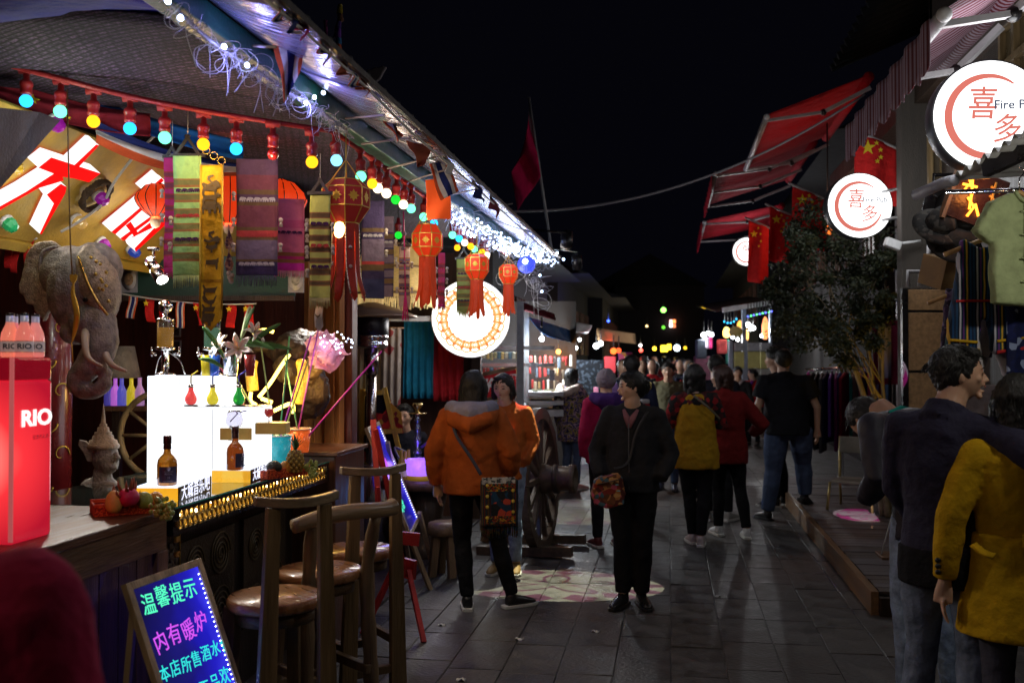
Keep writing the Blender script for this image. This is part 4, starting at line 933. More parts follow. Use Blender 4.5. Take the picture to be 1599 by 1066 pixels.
 if hot:
  b2 = B(); b2.ell((c.x - .01, c.y - .045, zn - .035), (.032, .02, .045), nu=12, nv=8); b2.build('lamp_bulb', E('lantern_bulb_hot', (1, .60, .16), 14), t)
lantern(541, 283, 296, 325, 350, 462, 70, 4.6, .04, 'large dark red paper lantern with a bright lamp in its neck, nearest of the row', True)
lantern(668, 352, 367, 388, 401, 478, 47, 6.0, .55, 'second paper lantern, glowing red beside the Thai flag', False)
lantern(745, 398, 404, 424, 437, 496, 36, 7.3, .75, 'third paper lantern, in front of the round mandala sign', False)
lantern(794, 414, 419, 433, 444, 492, 29, 8.6, 1.0, 'farthest and smallest paper lantern near the blue ball light', False)

# red pleated silk lanterns and parasol inside the bar
silk = M('red_silk', (.62, .05, .015), .6, em=.55, emc=(1, .055, .004), var=.15, stretch=(6, 6, .5), vs=9, bump=.5, bs=20)
def silk_lantern(px, py, wpx, hpx, d, lab, flat):
 c = P(px, py, d); R_ = S(wpx, d) / 2; h_ = S(hpx, d); t = thing('silk_lantern', lab, 'lantern', c - UP * h_ / 2, 0, 'red silk lanterns inside the bar')
 n = 12; prof = [(.15, .5), (.55, .40), (.92, .16), (1.0, .02), (.9, -.14), (.6, -.34), (.25, -.48)] if flat else [(.35, .5), (.72, .4), (.95, .15), (.98, -.1), (.85, -.32), (.5, -.5)]
 for i in range(n):
  a0, a1 = 2 * pi * i / n, 2 * pi * (i + 1) / n
  def fn(u, v):
   f = v * (len(prof) - 1); k_ = min(int(f), len(prof) - 2); s_ = f - k_; r = prof[k_][0] * (1 - s_) + prof[k_ + 1][0] * s_; z = prof[k_][1] * (1 - s_) + prof[k_ + 1][1] * s_
   a = a0 + (a1 - a0) * u; r *= R_ * (1 - .07 * sin(pi * u)); return c + V((r * cos(a), r * sin(a), z * h_))
  q = B(); q.grid(fn, 4, 12); q.build('gore', silk, t); q = B(); q.tube([V(fn(0, v / 10)) for v in range(11)], .003, 5); q.build('wire_rib', black, t)
 q = B(); q.lathe([(R_ * .2, 0), (R_ * .28, -.02), (R_ * .2, -.05), (.004, -.06)], 14, 0, T(*(c - UP * h_ * .5))); q.build('end_cap', M('cream_cap', (.6, .45, .3), .5), t)
 point('silk_light', c, 4.5, (1, .25, .08), .05, t)
silk_lantern(357, 303, 58, 92, 5.4, 'upright red silk lantern glowing behind the zodiac banner', False)
silk_lantern(438, 313, 84, 66, 5.3, 'wide parasol shaped red silk lantern behind the violet scarf', True)
silk_lantern(243, 312, 62, 54, 5.3, 'red silk lantern glowing between the sign letters and the green scarf', True)

# ------------------------------------------------------------------ straw lampshade
p = P(614, 445, 9.5); t = thing('straw_lampshade', 'big woven straw pendant lampshade with a fringe above the patio heater', 'lampshade', p - UP * .3)
strw = M('woven_straw', (.50, .34, .11), .7, var=.35, vs=30, stretch=(1, 1, 4), em=.22, emc=(.8, .45, .1), bump=.8, bs=80)
z0, z1 = P(614, 385, 9.5).z, P(614, 462, 9.5).z; r0, r1 = S(46, 9.5), S(62, 9.5)
b = B(); b.lathe([(r0, z0), (r0 * .98 + r1 * .02, z0 - .02), ((r0 + r1) * .505, (z0 + z1) / 2), (r1, z1)], 40, 0, T(p.x, p.y, 0), False); b.build('shade', strw, t, solid=.006)
q = B()
for f in (0, .45, .97): q.tube([V((p.x + (r0 + (r1 - r0) * f) * 1.012 * cos(a), p.y + (r0 + (r1 - r0) * f) * 1.012 * sin(a), z0 + (z1 - z0) * f)) for a in [2 * pi * i / 40 for i in range(41)]], .012, 6)
q.build('hoop', M('straw_hoop', (.22, .13, .04), .6), t)
q = B()
for i in range(120): a = 2 * pi * i / 120; v_ = V((p.x + r1 * cos(a), p.y + r1 * sin(a), z1)); q.tube([v_, v_ + V((U(-.01, .01), U(-.01, .01), -U(.08, .12)))], .006, 4)
q.build('fringe', M('straw_fringe', (.62, .50, .24), .8, em=.25, emc=(.9, .65, .25)), t)
q = B(); q.tube([V((p.x, p.y, z0)), V((p.x, p.y, 3.1))], .006, 5); q.tube([V((p.x - r0, p.y, z0)), V((p.x + r0, p.y, z0))], .006, 5); q.build('cord', wire_dark, t)
bl = B(); bl.ell((p.x, p.y, (z0 + z1) / 2 + .05), .05); bl.build('lamp_bulb', E('warm_bulb', (1, .7, .35), 5), t); point('shade_light', (p.x, p.y, (z0 + z1) / 2 - .02), 5, (1, .72, .4), .06, t)

# ------------------------------------------------------------------ slanted sign board with lit letters
A = V((-3.1, 3.0, 2.25)); vdir = V((.40, 0, .47)).normalized(); nrm = V((0, 1, 0)).cross(vdir); Xb = basis(A, V((0, 1, 0)), vdir, nrm)
sg = thing('bar_sign', 'slanted mustard sign board with red lit letters under the bar ceiling', 'sign', A)
ybm = M('mustard_board', (.42, .27, .035), .55, var=.3, vs=5, bump=.15)
q = B(); q.box((-.2, 0, -.03), (4.0, .63, 0), 0, Xb); q.build('board', ybm, sg, bev=.004)
q = B(); q.box((-.2, -.05, -.05), (4.0, -.002, .02), 0, Xb); q.build('lower_rail', M('yellow_trim', (.45, .30, .04), .5), sg)
def onb(px, py, off=0.):
 r = ray(px, py); o = V((0, 0, CZ)); tt_ = ((A + nrm * off) - o).dot(nrm) / r.dot(nrm); return Xb.inverted() @ (o + r * tt_)
redf = E('red_letter_face', (1, .004, .004), 1.1); whs = E('white_letter_side', (1, .97, .95), 1.25)
H_ = .085
def stroke(pts, name='letter_stroke'):
 loc = [onb(x, y, H_) for x, y in pts]; q = B()
 q.prism([(p_.x, p_.y) for p_ in loc], H_ - .012, 0, Xb @ T(0, 0, .012), 1)
 return q.build(name, [redf, whs], sg)
for s_ in ([(60, 262), (80, 246), (157, 271), (139, 285), (116, 279), (96, 276)], [(114, 260), (150, 226), (155, 227), (122, 262)], [(96, 272), (86, 270), (40, 300), (-14, 330), (-14, 336), (60, 294), (100, 282)], [(73, 304), (95, 287), (104, 292), (102, 302), (65, 366), (62, 365), (84, 318)]):
 stroke(s_)
for s_ in ([(174, 362), (236, 310), (240, 312), (180, 366)], [(188, 372), (252, 326), (257, 328), (192, 376)], [(204, 372), (250, 350), (256, 336), (252, 334), (218, 360)], [(212, 393), (264, 346), (262, 340), (258, 338), (210, 388)], [(196, 352), (204, 346), (216, 364), (210, 370)], [(226, 300), (252, 278), (256, 282), (232, 304)], [(236, 310), (262, 286), (265, 290), (240, 314)]):
 stroke(s_)
point('sign_glow', Xb @ V((.95, .3, .22)), 3.0, (1, .92, .8), .12, sg); point('sign_glow', Xb @ V((1.9, .3, .22)), 3.0, (1, .92, .8), .12, sg)
# round coloured lamps and woven ring on the board
for px, py, c, lab in ((27, 262, (.50, .32, .02), 'amber faceted lamp at the upper left of the sign board'), (187, 230, (.02, .35, .12), 'green faceted lamp above the sign letters'), (162, 313, (.30, .01, .32), 'purple faceted lamp inside the woven ring'), (19, 354, (.02, .35, .12), 'green faceted lamp below the first sign letter'), (165, 385, (.30, .01, .32), 'purple faceted lamp below the second letter'), (212, 395, (.02, .06, .40), 'blue faceted lamp at the foot of the sign board'), (92, 197, (.30, .01, .32), 'purple faceted lamp at the top of the sign board'), (127, 350, (.65, .42, .12), 'cream yellow faceted lamp between the letters')):
 l_ = onb(px, py, .05); p_ = Xb @ l_; t = thing('faceted_lamp', lab, 'lamp', p_); X = Xb @ T(l_.x, l_.y, .0)
 q = B(); q.lathe([(.034, .001), (.036, .012), (.034, .02)], 14, 0, X); q.build('holder', white_paint, t)
 q = B(); q.lathe([(.033, .02), (.036, .04), (.026, .066), (.010, .076)], 8, 0, X); q.s = [False] * len(q.s); q.build('lens', M('lens_' + lab.split()[0], c, .15, em=.25, coat=.6, trans=.2), t)
l_ = onb(155, 310, .05); t = thing('woven_ring', 'dark woven twig ring on the sign board', 'wreath', Xb @ l_)
for k in range(5): q = B(); q.tube([Xb @ V((l_.x + (.08 + .012 * sin(k)) * cos(a), l_.y + .09 * sin(a), .03 + .012 * sin(a * 7 + k * 1.3))) for a in [i * 2 * pi / 30 for i in range(31)]], .010, 5); q.build('twig', M('dark_twig', (.05, .03, .015), .8, bump=.8), t)
q = B(); q.tube(spl([tuple(Xb @ onb(*c, .06)) for c in ((255, 200), (215, 238), (178, 285), (160, 318), (125, 345), (95, 362))], 4), .007, 6); single(q, 'cable', rope_m, 'pale cable looping across the sign board', 'cable')
# dark board edge-on at the upper left, and draped flags over the sign
q = B(); q.add([P(-30, 325, 3.6), P(-30, 165, 3.5), P(60, 175, 3.9), P(92, 188, 4.0)], [(0, 1, 2, 3)], 0, False); single(q, 'slanted_panel', M('dark_brown_panel', (.045, .032, .028), .7, bump=.3), 'dark brown slanted panel at the left edge before the sign', 'panel', solid=.012)
def drape(name, lab, pts, mats, d0, d1, sag_=.06, cat='flag', grp=None, stars=()):
 """cloth hung between two upper corners; pts = upper-left, upper-right, lower-right, lower-left in sight lines"""
 ds_ = [d0, d1, d1, d0]; c4 = [P(x, y, dd) for (x, y), dd in zip(pts, ds_)]; n = len(mats); ph = U(0, 6)
 nrm_ = (c4[1] - c4[0]).cross(c4[3] - c4[0]).normalized()
 def fn(u, v):
  p_ = c4[0].lerp(c4[1], u).lerp(c4[3].lerp(c4[2], u), v); return p_ - UP * sag_ * 4 * u * (1 - u) * (.6 + .4 * v) + nrm_ * (.022 * sin(v * 8 + u * 4 + ph))
 t = thing(name, lab, cat, fn(.5, 1), 0, grp)
 q = B(); q.grid(fn, 16, 18, 0, None, lambda u, v: min(int(v * n), n - 1)); q.build('cloth', mats, t, solid=.0025)
 for u, v, r in stars:
  o = V(fn(u, v)); ax = (V(fn(min(1, u + .02), v)) - o).normalized(); ay = -(V(fn(u, min(1, v + .02))) - o).normalized(); nn = ax.cross(ay)
  if nn.dot(V((0, 0, CZ)) - o) < 0: nn = -nn
  q = B(); q.prism([(r * (1 if k % 2 == 0 else .4) * sin(k * pi / 5), r * (1 if k % 2 == 0 else .4) * cos(k * pi / 5)) for k in range(10)], .002, 0, basis(o + nn * .006, ax, ay, nn)); q.build('star', yel_flag, t)
 return fn
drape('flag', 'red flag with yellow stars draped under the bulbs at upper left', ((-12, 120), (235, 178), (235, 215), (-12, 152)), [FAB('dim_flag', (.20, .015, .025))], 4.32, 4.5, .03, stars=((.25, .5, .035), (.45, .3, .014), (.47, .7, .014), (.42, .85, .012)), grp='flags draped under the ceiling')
drape('flag', 'blue white and red striped flag draped above the sign letters', ((150, 190), (375, 255), (375, 275), (150, 222)), [thai_b, thai_w, thai_r], 4.42, 4.7, .05, grp='flags draped under the ceiling')
drape('flag', 'bright blue cloth band running along the bulb string', ((-12, 92), (380, 222), (380, 252), (-12, 104)), [FAB('bright_blue', (.02, .13, .42))], 4.55, 4.8, .05, grp='flags draped under the ceiling')
q = B(); q.box((-2.55, 7.0, 0), (-2.45, 7.1, 2.9)); q.build('post', wood_dark, pv)
# ------------------------------------------------------------------ fairy light tangle along the beam, bunting on the eave
def spray(pts, n, rad, name, par, mat, th=.0012, ln=(.2, .5), drop=.12):
 q = B(); m_ = len(pts) - 1
 at = lambda f: V(pts[min(int(f), m_ - 1)]).lerp(V(pts[min(int(f), m_ - 1) + 1]), f - min(int(f), m_ - 1))
 for i in range(n):
  f = random.random() * (m_ - .05); k_ = random.random(); o = V((U(-1, 1), U(-1, 1), U(-1, .8))) * rad
  if k_ < .6:                                             # strand running loosely along the bundle
   w_ = U(*ln); st = [at(max(0, min(m_, f + w_ * j / 6))) + o * (.5 + .5 * cos(j * 1.7)) + V((U(-1, 1), U(-1, 1), U(-1, 1))) * rad * .45 for j in range(7)]
  elif k_ < .85:                                          # round loop sticking out
   a = V((U(-1, 1), U(-1, 1), U(-1, 1))).normalized(); b_ = a.orthogonal().normalized(); r_ = U(.5, 1.3) * rad; c_ = at(f) + o * .8 - UP * rad * .5; st = [c_ + a * r_ * cos(j * .9) + b_ * r_ * sin(j * .9) * 1.3 + o * .05 * j for j in range(8)]
  else: c_ = at(f) + o * .5; st = [c_, c_ + V((U(-.02, .02), U(-.03, .03), -drop * .4)), c_ + V((U(-.03, .03), U(-.05, .05), -drop * U(.6, 1.3)))]
  q.tube(spl([tuple(x) for x in st], 3), th, 3, cap=False)
 return q.build(name, mat, par, kind='stuff')
cw = M('clear_wire', (.55, .55, .58), .3, .2)
coldled = E('cold_led', (.60, .75, 1), 16)
t = thing('fairy_light_tangle', 'sparse tangle of clear fairy light wire hanging from the near green beam', 'fairy lights', V((-1.46, 4, 2.72)))
n_pts = [PX(250, 0, -1.47) + UP * .02, PX(330, 65, -1.46), PX(400, 110, -1.45), PX(450, 145, -1.45), PX(490, 165, -1.44), PX(540, 205, -1.44)]
spray(n_pts, 150, .034, 'wire', t, cw)
for px, py in ((282, 28), (350, 73), (386, 102), (478, 161), (491, 152), (505, 145), (262, 2)):
 q = B(); q.ell(PX(px, py, -1.42), (.008, .012, .009), nu=7, nv=5); q.build('led', coldled, t)
q = B(); q.tube(spl([tuple(x) for x in n_pts], 5), .006, 5); q.build('cable', M('twisted_clear_wire', (.4, .4, .42), .4), t)
for px, py in ((380, 108), (490, 168)): point('fairy_light', PX(px, py, -1.38), 2.4, (.30, .30, 1), .03, t)
t = thing('fairy_light_curtain', 'dense bright white fairy light bundle along the far green beam', 'fairy lights', V((-1.44, 8, 2.7)))
d_pts = [PX(700, 325, -1.43), PX(740, 355, -1.42), PX(780, 378, -1.42), PX(815, 392, -1.4), PX(865, 403, -1.2)]
spray(d_pts, 190, .06, 'wire', t, cw, .0016)
q = B(); led_b = E('bright_led', (.50, .66, 1), 12)
for i in range(320):
 f = random.random() ** .8 * (len(d_pts) - 1); k_ = int(f); p_ = V(d_pts[k_]).lerp(V(d_pts[min(k_ + 1, 4)]), f - k_) + V((U(-.05, .05), U(-.12, .12), U(-.075, .06)))
 q.ell(p_, U(.005, .0095), nu=6, nv=4)
q.build('leds', led_b, t, kind='stuff')
q = B()
for px, py in ((880, 405), (843, 430), (846, 455), (811, 350), (870, 395), (833, 330 + 62), (786, 342)): q.ell(P(px, py, 9.4), .012, nu=6, nv=4)
q.build('leds', led_b, t, kind='stuff')
for px, py in ((725, 345), (760, 366), (795, 383), (835, 392)): point('fairy_light', PX(px, py, -1.33), 2.8, (.28, .40, 1), .04, t)
t = thing('wire_drop', 'loose clear wires dangling at the far end of the eave', 'fairy lights', P(850, 440, 9.3)); spray([P(790, 400, 9.2), P(830, 430, 9.3), P(850, 450, 9.4)], 22, .10, 'wire', t, cw, .0016, (.3, .9), .3)
t = thing('blue_ball_light', 'blue crackle ball light hanging at the far end of the eave', 'lamp', P(822, 425, 9.3)); q = B(); q.ell(P(822, 413, 9.3), S(14, 9.3), nu=18, nv=12); q.build('globe', M('blue_crackle', (.05, .07, .8), .2, em=.9, emc=(.06, .10, 1), trans=.2, var=.6, vs=40), t); q = B(); q.ell(P(820, 408, 9.2), .025); q.build('lamp_bulb', coldled, t)
# tapes crossing from beam to eave edge
for i, (a, c) in enumerate((((540, 185), (600, 180)), ((565, 225), (640, 215)), ((605, 263), (680, 245)), ((640, 283), (705, 262)), ((700, 305), (745, 295)), ((740, 330), (800, 318)), ((400, 47), (470, 52)), ((395, 72), (430, 74)))):
 q = B(); q.tube([PX(a[0], a[1], -1.44), PX(c[0], c[1], -1.12)], .005, 5); single(q, 'tape', M('grey_tape', (.32, .27, .26), .7), 'grey tape across the shiny eave, %s' % ('just above the rolled Thai flag', 'above the rust red triangular flag', 'before the rust red triangular flag', 'above the Thai striped flag', 'beside the glowing red cloth', 'nearest the bright far light bundle', 'above the nearest twisted flag', 'behind the nearest twisted flag')[i], 'tape', 'tapes across the shiny eave')
def flagq(pts, d, mats, lab, axis='v', grp='bunting flags on the eave edge', wav=.02):
 c4 = [P(x, y, d + (e if len(pts[0]) else 0)) for (x, y), e in zip(pts, (0, .05, .02, -.02))]; n = len(mats); ph = U(0, 6); nn = (c4[1] - c4[0]).cross(c4[3] - c4[0]).normalized()
 t = thing('bunting_flag', lab, 'flag', (c4[2] + c4[3]) / 2, 0, grp); q = B()
 q.grid(lambda u, v: c4[0].lerp(c4[1], u).lerp(c4[3].lerp(c4[2], u), v) + nn * wav * sin(v * 6 + u * 5 + ph) * (v * .8 + .2), 20, 20, 0, None, (lambda u, v: min(int((u if axis == 'u' else v) * n), n - 1)))
 q.build('cloth', mats, t, solid=.002); q = B(); q.tube([c4[0], c4[1]], .004, 5); q.build('hem_cord', rope_m, t); return t
TH = [thai_r, thai_w, thai_b, thai_b, thai_w, thai_r]
flagq(((424, 54), (482, 50), (466, 120), (444, 158)), 3.5, TH, 'Thai striped bunting flag twisted, nearest on the shiny eave', 'u', wav=.035)
flagq(((591, 173), (613, 172), (627, 215), (620, 222)), 4.45, TH, 'rolled Thai bunting flag, second on the shiny eave', 'u')
flagq(((634, 218), (676, 231), (660, 262), (652, 256)), 4.7, [FAB('rust_flag', (.36, .09, .045))], 'rust red triangular bunting flag on the shiny eave', 'u')
flagq(((670, 256), (696, 250), (718, 297), (688, 314)), 5.3, TH, 'Thai striped flag hanging before the glowing red cloth', 'u', wav=.012)
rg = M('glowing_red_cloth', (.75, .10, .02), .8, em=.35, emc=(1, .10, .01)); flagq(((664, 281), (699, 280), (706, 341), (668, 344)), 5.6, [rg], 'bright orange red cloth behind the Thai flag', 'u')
for i, (x, y, m) in enumerate(((436, 12, TH), (455, 26, [thai_b]), (470, 33, [mg]), (505, 72, TH), (535, 98, [FAB('rust_flag', (.36, .09, .045))]), (553, 115, TH), (565, 122, [FAB('rust_flag', (.36, .09, .045))]), (700, 250, [thai_w]), (745, 290, [thai_b]), (770, 312, [mg2]))):
 d = 1.10 / ((1046 - x) * .000635)
 flagq(((x - 8, y - 8), (x + 9, y + 8), (x + 8, y + 28), (x - 4, y + 14)), d, m, 'small %s' % ('striped bunting flag topmost on the outer eave edge', 'navy bunting flag below the topmost striped one on the eave edge', 'magenta bunting flag on the eave edge left of the ribbon poles', 'striped bunting flag below the shorter ribbon pole', 'rust bunting flag above the carved ridge ornament', 'striped bunting flag beside the carved ridge ornament', 'rust bunting flag just below the ridge ornament', 'white bunting flag on the eave edge above the Thai flag', 'navy bunting flag on the far eave edge', 'wine bunting flag farthest along the eave edge')[i], 'u', 'small bunting along the outer eave edge')
q = B(); q.tube([P(x, y, 1.10 / ((1046 - x) * .000635)) for x, y in ((405, -8), (470, 45), (560, 125), (640, 205), (740, 290), (860, 398))], .006, 5); single(q, 'long_rope', rope_m, 'pale cord carrying the bunting along the eave edge', 'cord')
# rooftop ribbon poles and ridge ornament
t = thing('ribbon_pole', 'tall thin rooftop pole wound with coloured ribbons against the night sky', 'pole', P(530, 80, 4.2)); q = B(); q.tube([P(527, 80, 4.2), P(533, 8, 4.2)], .006, 6); q.tube(spl([P(497, 62, 4.2), P(515, 62, 4.2), P(523, 55, 4.2), P(524, 42, 4.2)], 4), .005, 6); q.build('rod', M('dim_rod', (.2, .2, .3), .5), t)
for i, (y, c) in enumerate(((14, '#8a7a20'), (26, '#6a4a3a'), (38, '#4a3a80'), (52, '#7040a0'), (62, '#3a70a0'), (72, '#b05030'))): q = B(); q.tube([P(531 - i * .6, y - 6, 4.2), P(531 - i * .6 + U(-3, 3), y + 7, 4.19)], [.010, .014], 6); q.build('ribbon', FAB('ribbon_' + c[1:], hx(c)), t)
t = thing('ribbon_pole', 'shorter rooftop pole with dim coloured ribbons left of the taller one', 'pole', P(511, 78, 4.2)); q = B(); q.tube([P(510, 78, 4.2), P(508, 32, 4.2)], .005, 6); q.build('rod', MC['dim_rod'], t); q = B(); q.tube([P(508, 32, 4.2), P(510, 60, 4.2)], [.009, .006], 6); q.build('ribbon', FAB('ribbon_dim', (.25, .05, .2)), t)
t = thing('ridge_ornament', 'carved leaf shaped roof ridge ornament dark against the sky', 'ornament', P(582, 140, 4.7)); q = B(); q.prism([(-.01, -.07), (.0, -.02), (-.02, .01), (-.015, .045), (.0, .04), (.02, .055), (.035, .05), (.06, .06), (.075, .055), (.06, .03), (.045, .0), (.02, -.02), (.01, -.07)], .03, 0, face_cam(P(580, 125, 4.7))); q.build('leaf', M('grey_carving', (.12, .10, .12), .7), t, bev=.006)

# ------------------------------------------------------------------ inside the bar: bunting, board, lamps, bull, shelves
def bunting(lab, a, c, n, d0, d1, hpx, kinds):
 t = thing('bunting_string', lab, 'bunting', P(*a, d0)); A_ = P(*a, d0); C_ = P(*c, d1); pts = sag(A_, C_, .03, 12); q = B(); q.tube(pts, .005, 5); q.build('cord', rope_m, t)
 for i in range(n):
  f = (i + .5) / n; p0 = A_.lerp(C_, f - .27 / n) - UP * .12 * (f * (1 - f)); p1 = A_.lerp(C_, f + .27 / n) - UP * .12 * (f * (1 - f)); h_ = S(hpx, d0) * U(.9, 1.1); k_ = kinds[i % len(kinds)]; tw = U(-.03, .03)
  q = B(); ms = [red_flag] if k_ == 'c' else TH
  q.grid(lambda u, v: p0.lerp(p1, u) - UP * h_ * v + FW * .02 * sin(v * 4 + i) + RT * tw * v, 12, 6, 0, None, lambda u, v: min(int(u * len(ms)), len(ms) - 1)); q.build('flag', ms, t, solid=.002)
  if k_ == 'c': q = B(); o = p0.lerp(p1, .4) - UP * h_ * .22 - FW * .03; r = .02; q.prism([(r * (1 if k % 2 == 0 else .4) * sin(k * pi / 5), r * (1 if k % 2 == 0 else .4) * cos(k * pi / 5)) for k in range(10)], .002, 0, face_cam(o)); q.build('star', yel_flag, t)
bunting('small Chinese and Thai flags on a white cord across the bar interior', (168, 454), (400, 474), 9, 6.0, 6.0, 38, 'ctcctctcc')
bunting('short flag string at the left edge beside the elephant ear', (-20, 364), (58, 372), 4, 4.9, 4.9, 44, 'tccc')
gb = thing('menu_board', 'dark green fascia board with two food photographs below the sign', 'menu board', P(300, 460, 6.1)); q = B(); a = P(160, 462, 6.1); X = basis(a, RT, UP, -FW); q.box((0, 0, -.02), (S(300, 6.1), S(62, 6.1), 0), 0, X); q.build('board', M('bottle_green_board', (.012, .05, .035), .5), gb)
q = B(); q.box((0, -.03, -.01), (S(300, 6.1), 0, .02), 0, X); q.build('trim', wood_dark, gb)
for k, (x0, cc_) in enumerate(((4, (.22, .26, .10)), (30, (.40, .26, .14)), (290, (.3, .3, .26)))):
 q = B(); q.box((S(x0, 6.1), .02, .001), (S(x0 + 25, 6.1), .23, .006), 0, X); q.build('photo', M('photo_ground', (.30, .30, .32), .4), gb)
 q = B(); q.lathe([(.042, 0), (.045, .002), (.001, .003)], 20, 0, X @ T(S(x0 + 12, 6.1), .10, .007) @ Sc(1, 1.5, 1)); q.build('plate', M('plate_print', (.55, .56, .58), .4), gb)
 q = B(); q.lathe([(.028, 0), (.026, .002), (.001, .003)], 14, 0, X @ T(S(x0 + 12, 6.1), .10, .0105) @ Sc(1, 1.4, 1)); q.build('food', M('food_print_%d' % k, cc_, .5, var=.7, vs=60), gb)
q = B(); q.ell(X @ V((S(42, 6.1), .2, .012)), (.03, .006, .03)); q.build('garnish', M('garnish_print', (.10, .32, .03), .5, var=.5, vs=60), gb)
# track spotlights
def spotlight(px, py, d, to, lab, pw, lit=True):
 p = P(px, py, d); dr = (V(to) - p).normalized(); t = thing('spotlight', lab, 'spotlight', p, 0); q = B(); q.tube([p - dr * .10, p - dr * .03], .028, 14); q.tube([p - dr * .03, p - dr * .02, p + dr * .06], [.028, .036, .036], 14); q.build('housing', steel if lit else black, t)
 q = B(); q.tube([p + dr * .0605, p + dr * .063], .030, 14); q.build('lens', E('spot_lens', (1, .96, .88), 14), t)
 q = B(); q.tube([p - dr * .05, p - dr * .05 + UP * .09], .008, 6); q.tube([p - dr * .05 + UP * .09 - RT * .03, p - dr * .05 + UP * .09 + RT * .03], .01, 6); q.build('bracket', steel if lit else black, t)
 if pw: s_ = spot('spot_beam', p + dr * .08, to, pw, (1, .93, .82), 75, .6); s_.parent = t; s_.location = mw(t).inverted() @ (p + dr * .08)
 return t
spotlight(246, 425, 5.2, P(430, 700, 4.6), 'silver track spotlight aimed down at the bar beside the green scarf', 60)
spotlight(165, 409, 5.6, P(190, 620, 4.6), 'silver track spotlight partly hidden behind the elephant head', 34)
spotlight(498, 428, 6.2, P(520, 700, 6.0), 'silver spotlight behind the yellow scarf at the door', 40)
# wall pictures
for px, py in ((228, 512), (229, 541), (203, 500)):
 a = P(px, py, 7.35); a.y = 7.285; t = thing('wall_picture', 'small framed photograph on the red back wall ' + ('upper' if py < 515 and px > 210 else 'lower' if px > 210 else 'leftmost'), 'picture', a - UP * .06, 0); q = B(); q.box((a.x - .035, 7.286, a.z - .055), (a.x + .035, 7.299, a.z + .055)); q.build('frame', M('pale_frame', (.3, .28, .27), .6), t); q = B(); q.box((a.x - .027, 7.282, a.z - .045), (a.x + .027, 7.285, a.z + .045)); q.build('photo', PATTERN('photo_print', ['#1a1414', '#4a3a34', '#241c1c'], 28, kind='n'), t)
p = P(190, 575, 6.3); t = thing('table_lamp', 'unlit table lamp with a grey tapered shade in the dim back bar', 'lamp', P(193, 640, 6.3)); q = B(); q.lathe([(.115, 0), (.075, .20)], 24, 0, T(*p) @ T(0, 0, -.06), False); q.build('lamp_shade', FAB('grey_linen', (.26, .23, .20)), t, solid=.003); q = B(); q.tube([p - UP * .25, p], .010, 8); q.lathe([(.06, -.27), (.055, -.25), (.012, -.24)], 14, 0, T(*p)); q.build('stand', brass, t)
sh = thing('back_shelf', 'back bar shelf with a wagon wheel front behind the bar', 'shelf', P(210, 740, 6.2)); a = P(160, 634, 6.2); X = basis(a, RT, UP, FW); q = B(); q.box((0, -.03, 0), (.62, 0, .4), 0, X); q.build('shelf_board', wood_mid, sh)
for x in (.05, .54): q = B(); q.box((x, -.75, .02), (x + .05, -.031, .07), 0, X); q.build('leg', wood_dark, sh)
wm = WOOD('pale_wheel_wood', (.26, .19, .09)); wc = P(250, 680, 6.05); q = B(); q.tube([wc + V((.26 * cos(i * 2 * pi / 36), 0, .26 * sin(i * 2 * pi / 36))) for i in range(37)], .02, 8); q.build('wheel_rim', wm, sh)
for k in range(10): q = B(); q.tube([wc, wc + V((.25 * cos(k * pi / 5), 0, .25 * sin(k * pi / 5)))], .012, 6); q.build('spoke', wm, sh)
for i, (px, c, em_) in enumerate(((170, (.10, .08, .5), .3), (180, (.45, .12, .6), .7), (190, (.1, .1, .6), .5), (205, (.55, .45, .02), .6), (218, (.5, .25, .55), .4))):
 a = P(px, 633, 6.25); b = B(); b.lathe([(.028, 0), (.03, .004), (.03, .09), (.012, .13), (.012, .17), (.014, .175)], 14, 0, T(*a)); single(b, 'liquor_bottle', M('back_bottle_%d' % i, c, .15, em=em_, emc=c, coat=.5), '%s glowing bottle on the back bar shelf' % ('dark blue', 'violet', 'blue', 'yellow', 'mauve')[i], 'bottle', 'bottles on the back shelf')
# bull head with lamp strips
bd = 6.1; t = thing('bull_head', 'dark bull head sculpture outlined with yellow light strips behind the bar', 'bull head', P(480, 660, bd))
bm_ = M('dark_bull_hide', (.035, .022, .015), .55, bump=.7, var=.4); q = B(); q.ell(P(468, 555, bd), (.17, .2, .16)); q.ell(P(452, 575, bd - .15), (.09, .11, .11)); q.ell(P(425, 545, bd - .02), (.09, .03, .05), R=Euler((0, .5, 0)).to_matrix()); q.ell(P(405, 540, bd - .02), (.07, .04, .045)); q.ell(P(500, 530, bd), (.08, .03, .05)); q.ell(P(485, 612, bd + .1), (.12, .12, .17)); q.build('head', bm_, t, remesh=.012, smooth=2, disp=[(.07, .05), (.03, .02)])
led_y = E('yellow_light_strip', (1, .74, .12), 7)
for pts in (((396, 523), (405, 517), (415, 515), (427, 518)), ((404, 620), (422, 598), (438, 573), (452, 553)), ((392, 612), (391, 625), (400, 632)), ((412, 648), (430, 640), (455, 630), (458, 645)), ((408, 622), (425, 628))):
 q = B(); q.tube(spl([tuple(P(x, y, bd - .30)) for x, y in pts], 4), .011, 8); q.build('light_strip', led_y, t)
for pts in (((395, 610), (393, 590), (392, 575), (395, 560)), ((466, 630), (470, 600), (472, 580), (468, 560))): q = B(); q.tube(spl([tuple(P(x, y, bd - .2)) for x, y in pts], 4), [.035] * 12 + [.01], 10); q.build('horn', M('lit_horn', (.65, .42, .08), .5, em=.5, emc=(1, .5, .04), var=.6, vs=40, bump=.6), t)
point('bull_glow', P(430, 600, bd - .5), 9, (1, .58, .14), .08, t); point('bull_glow', P(500, 590, bd - .1), 3.0, (1, .55, .12), .08, t)
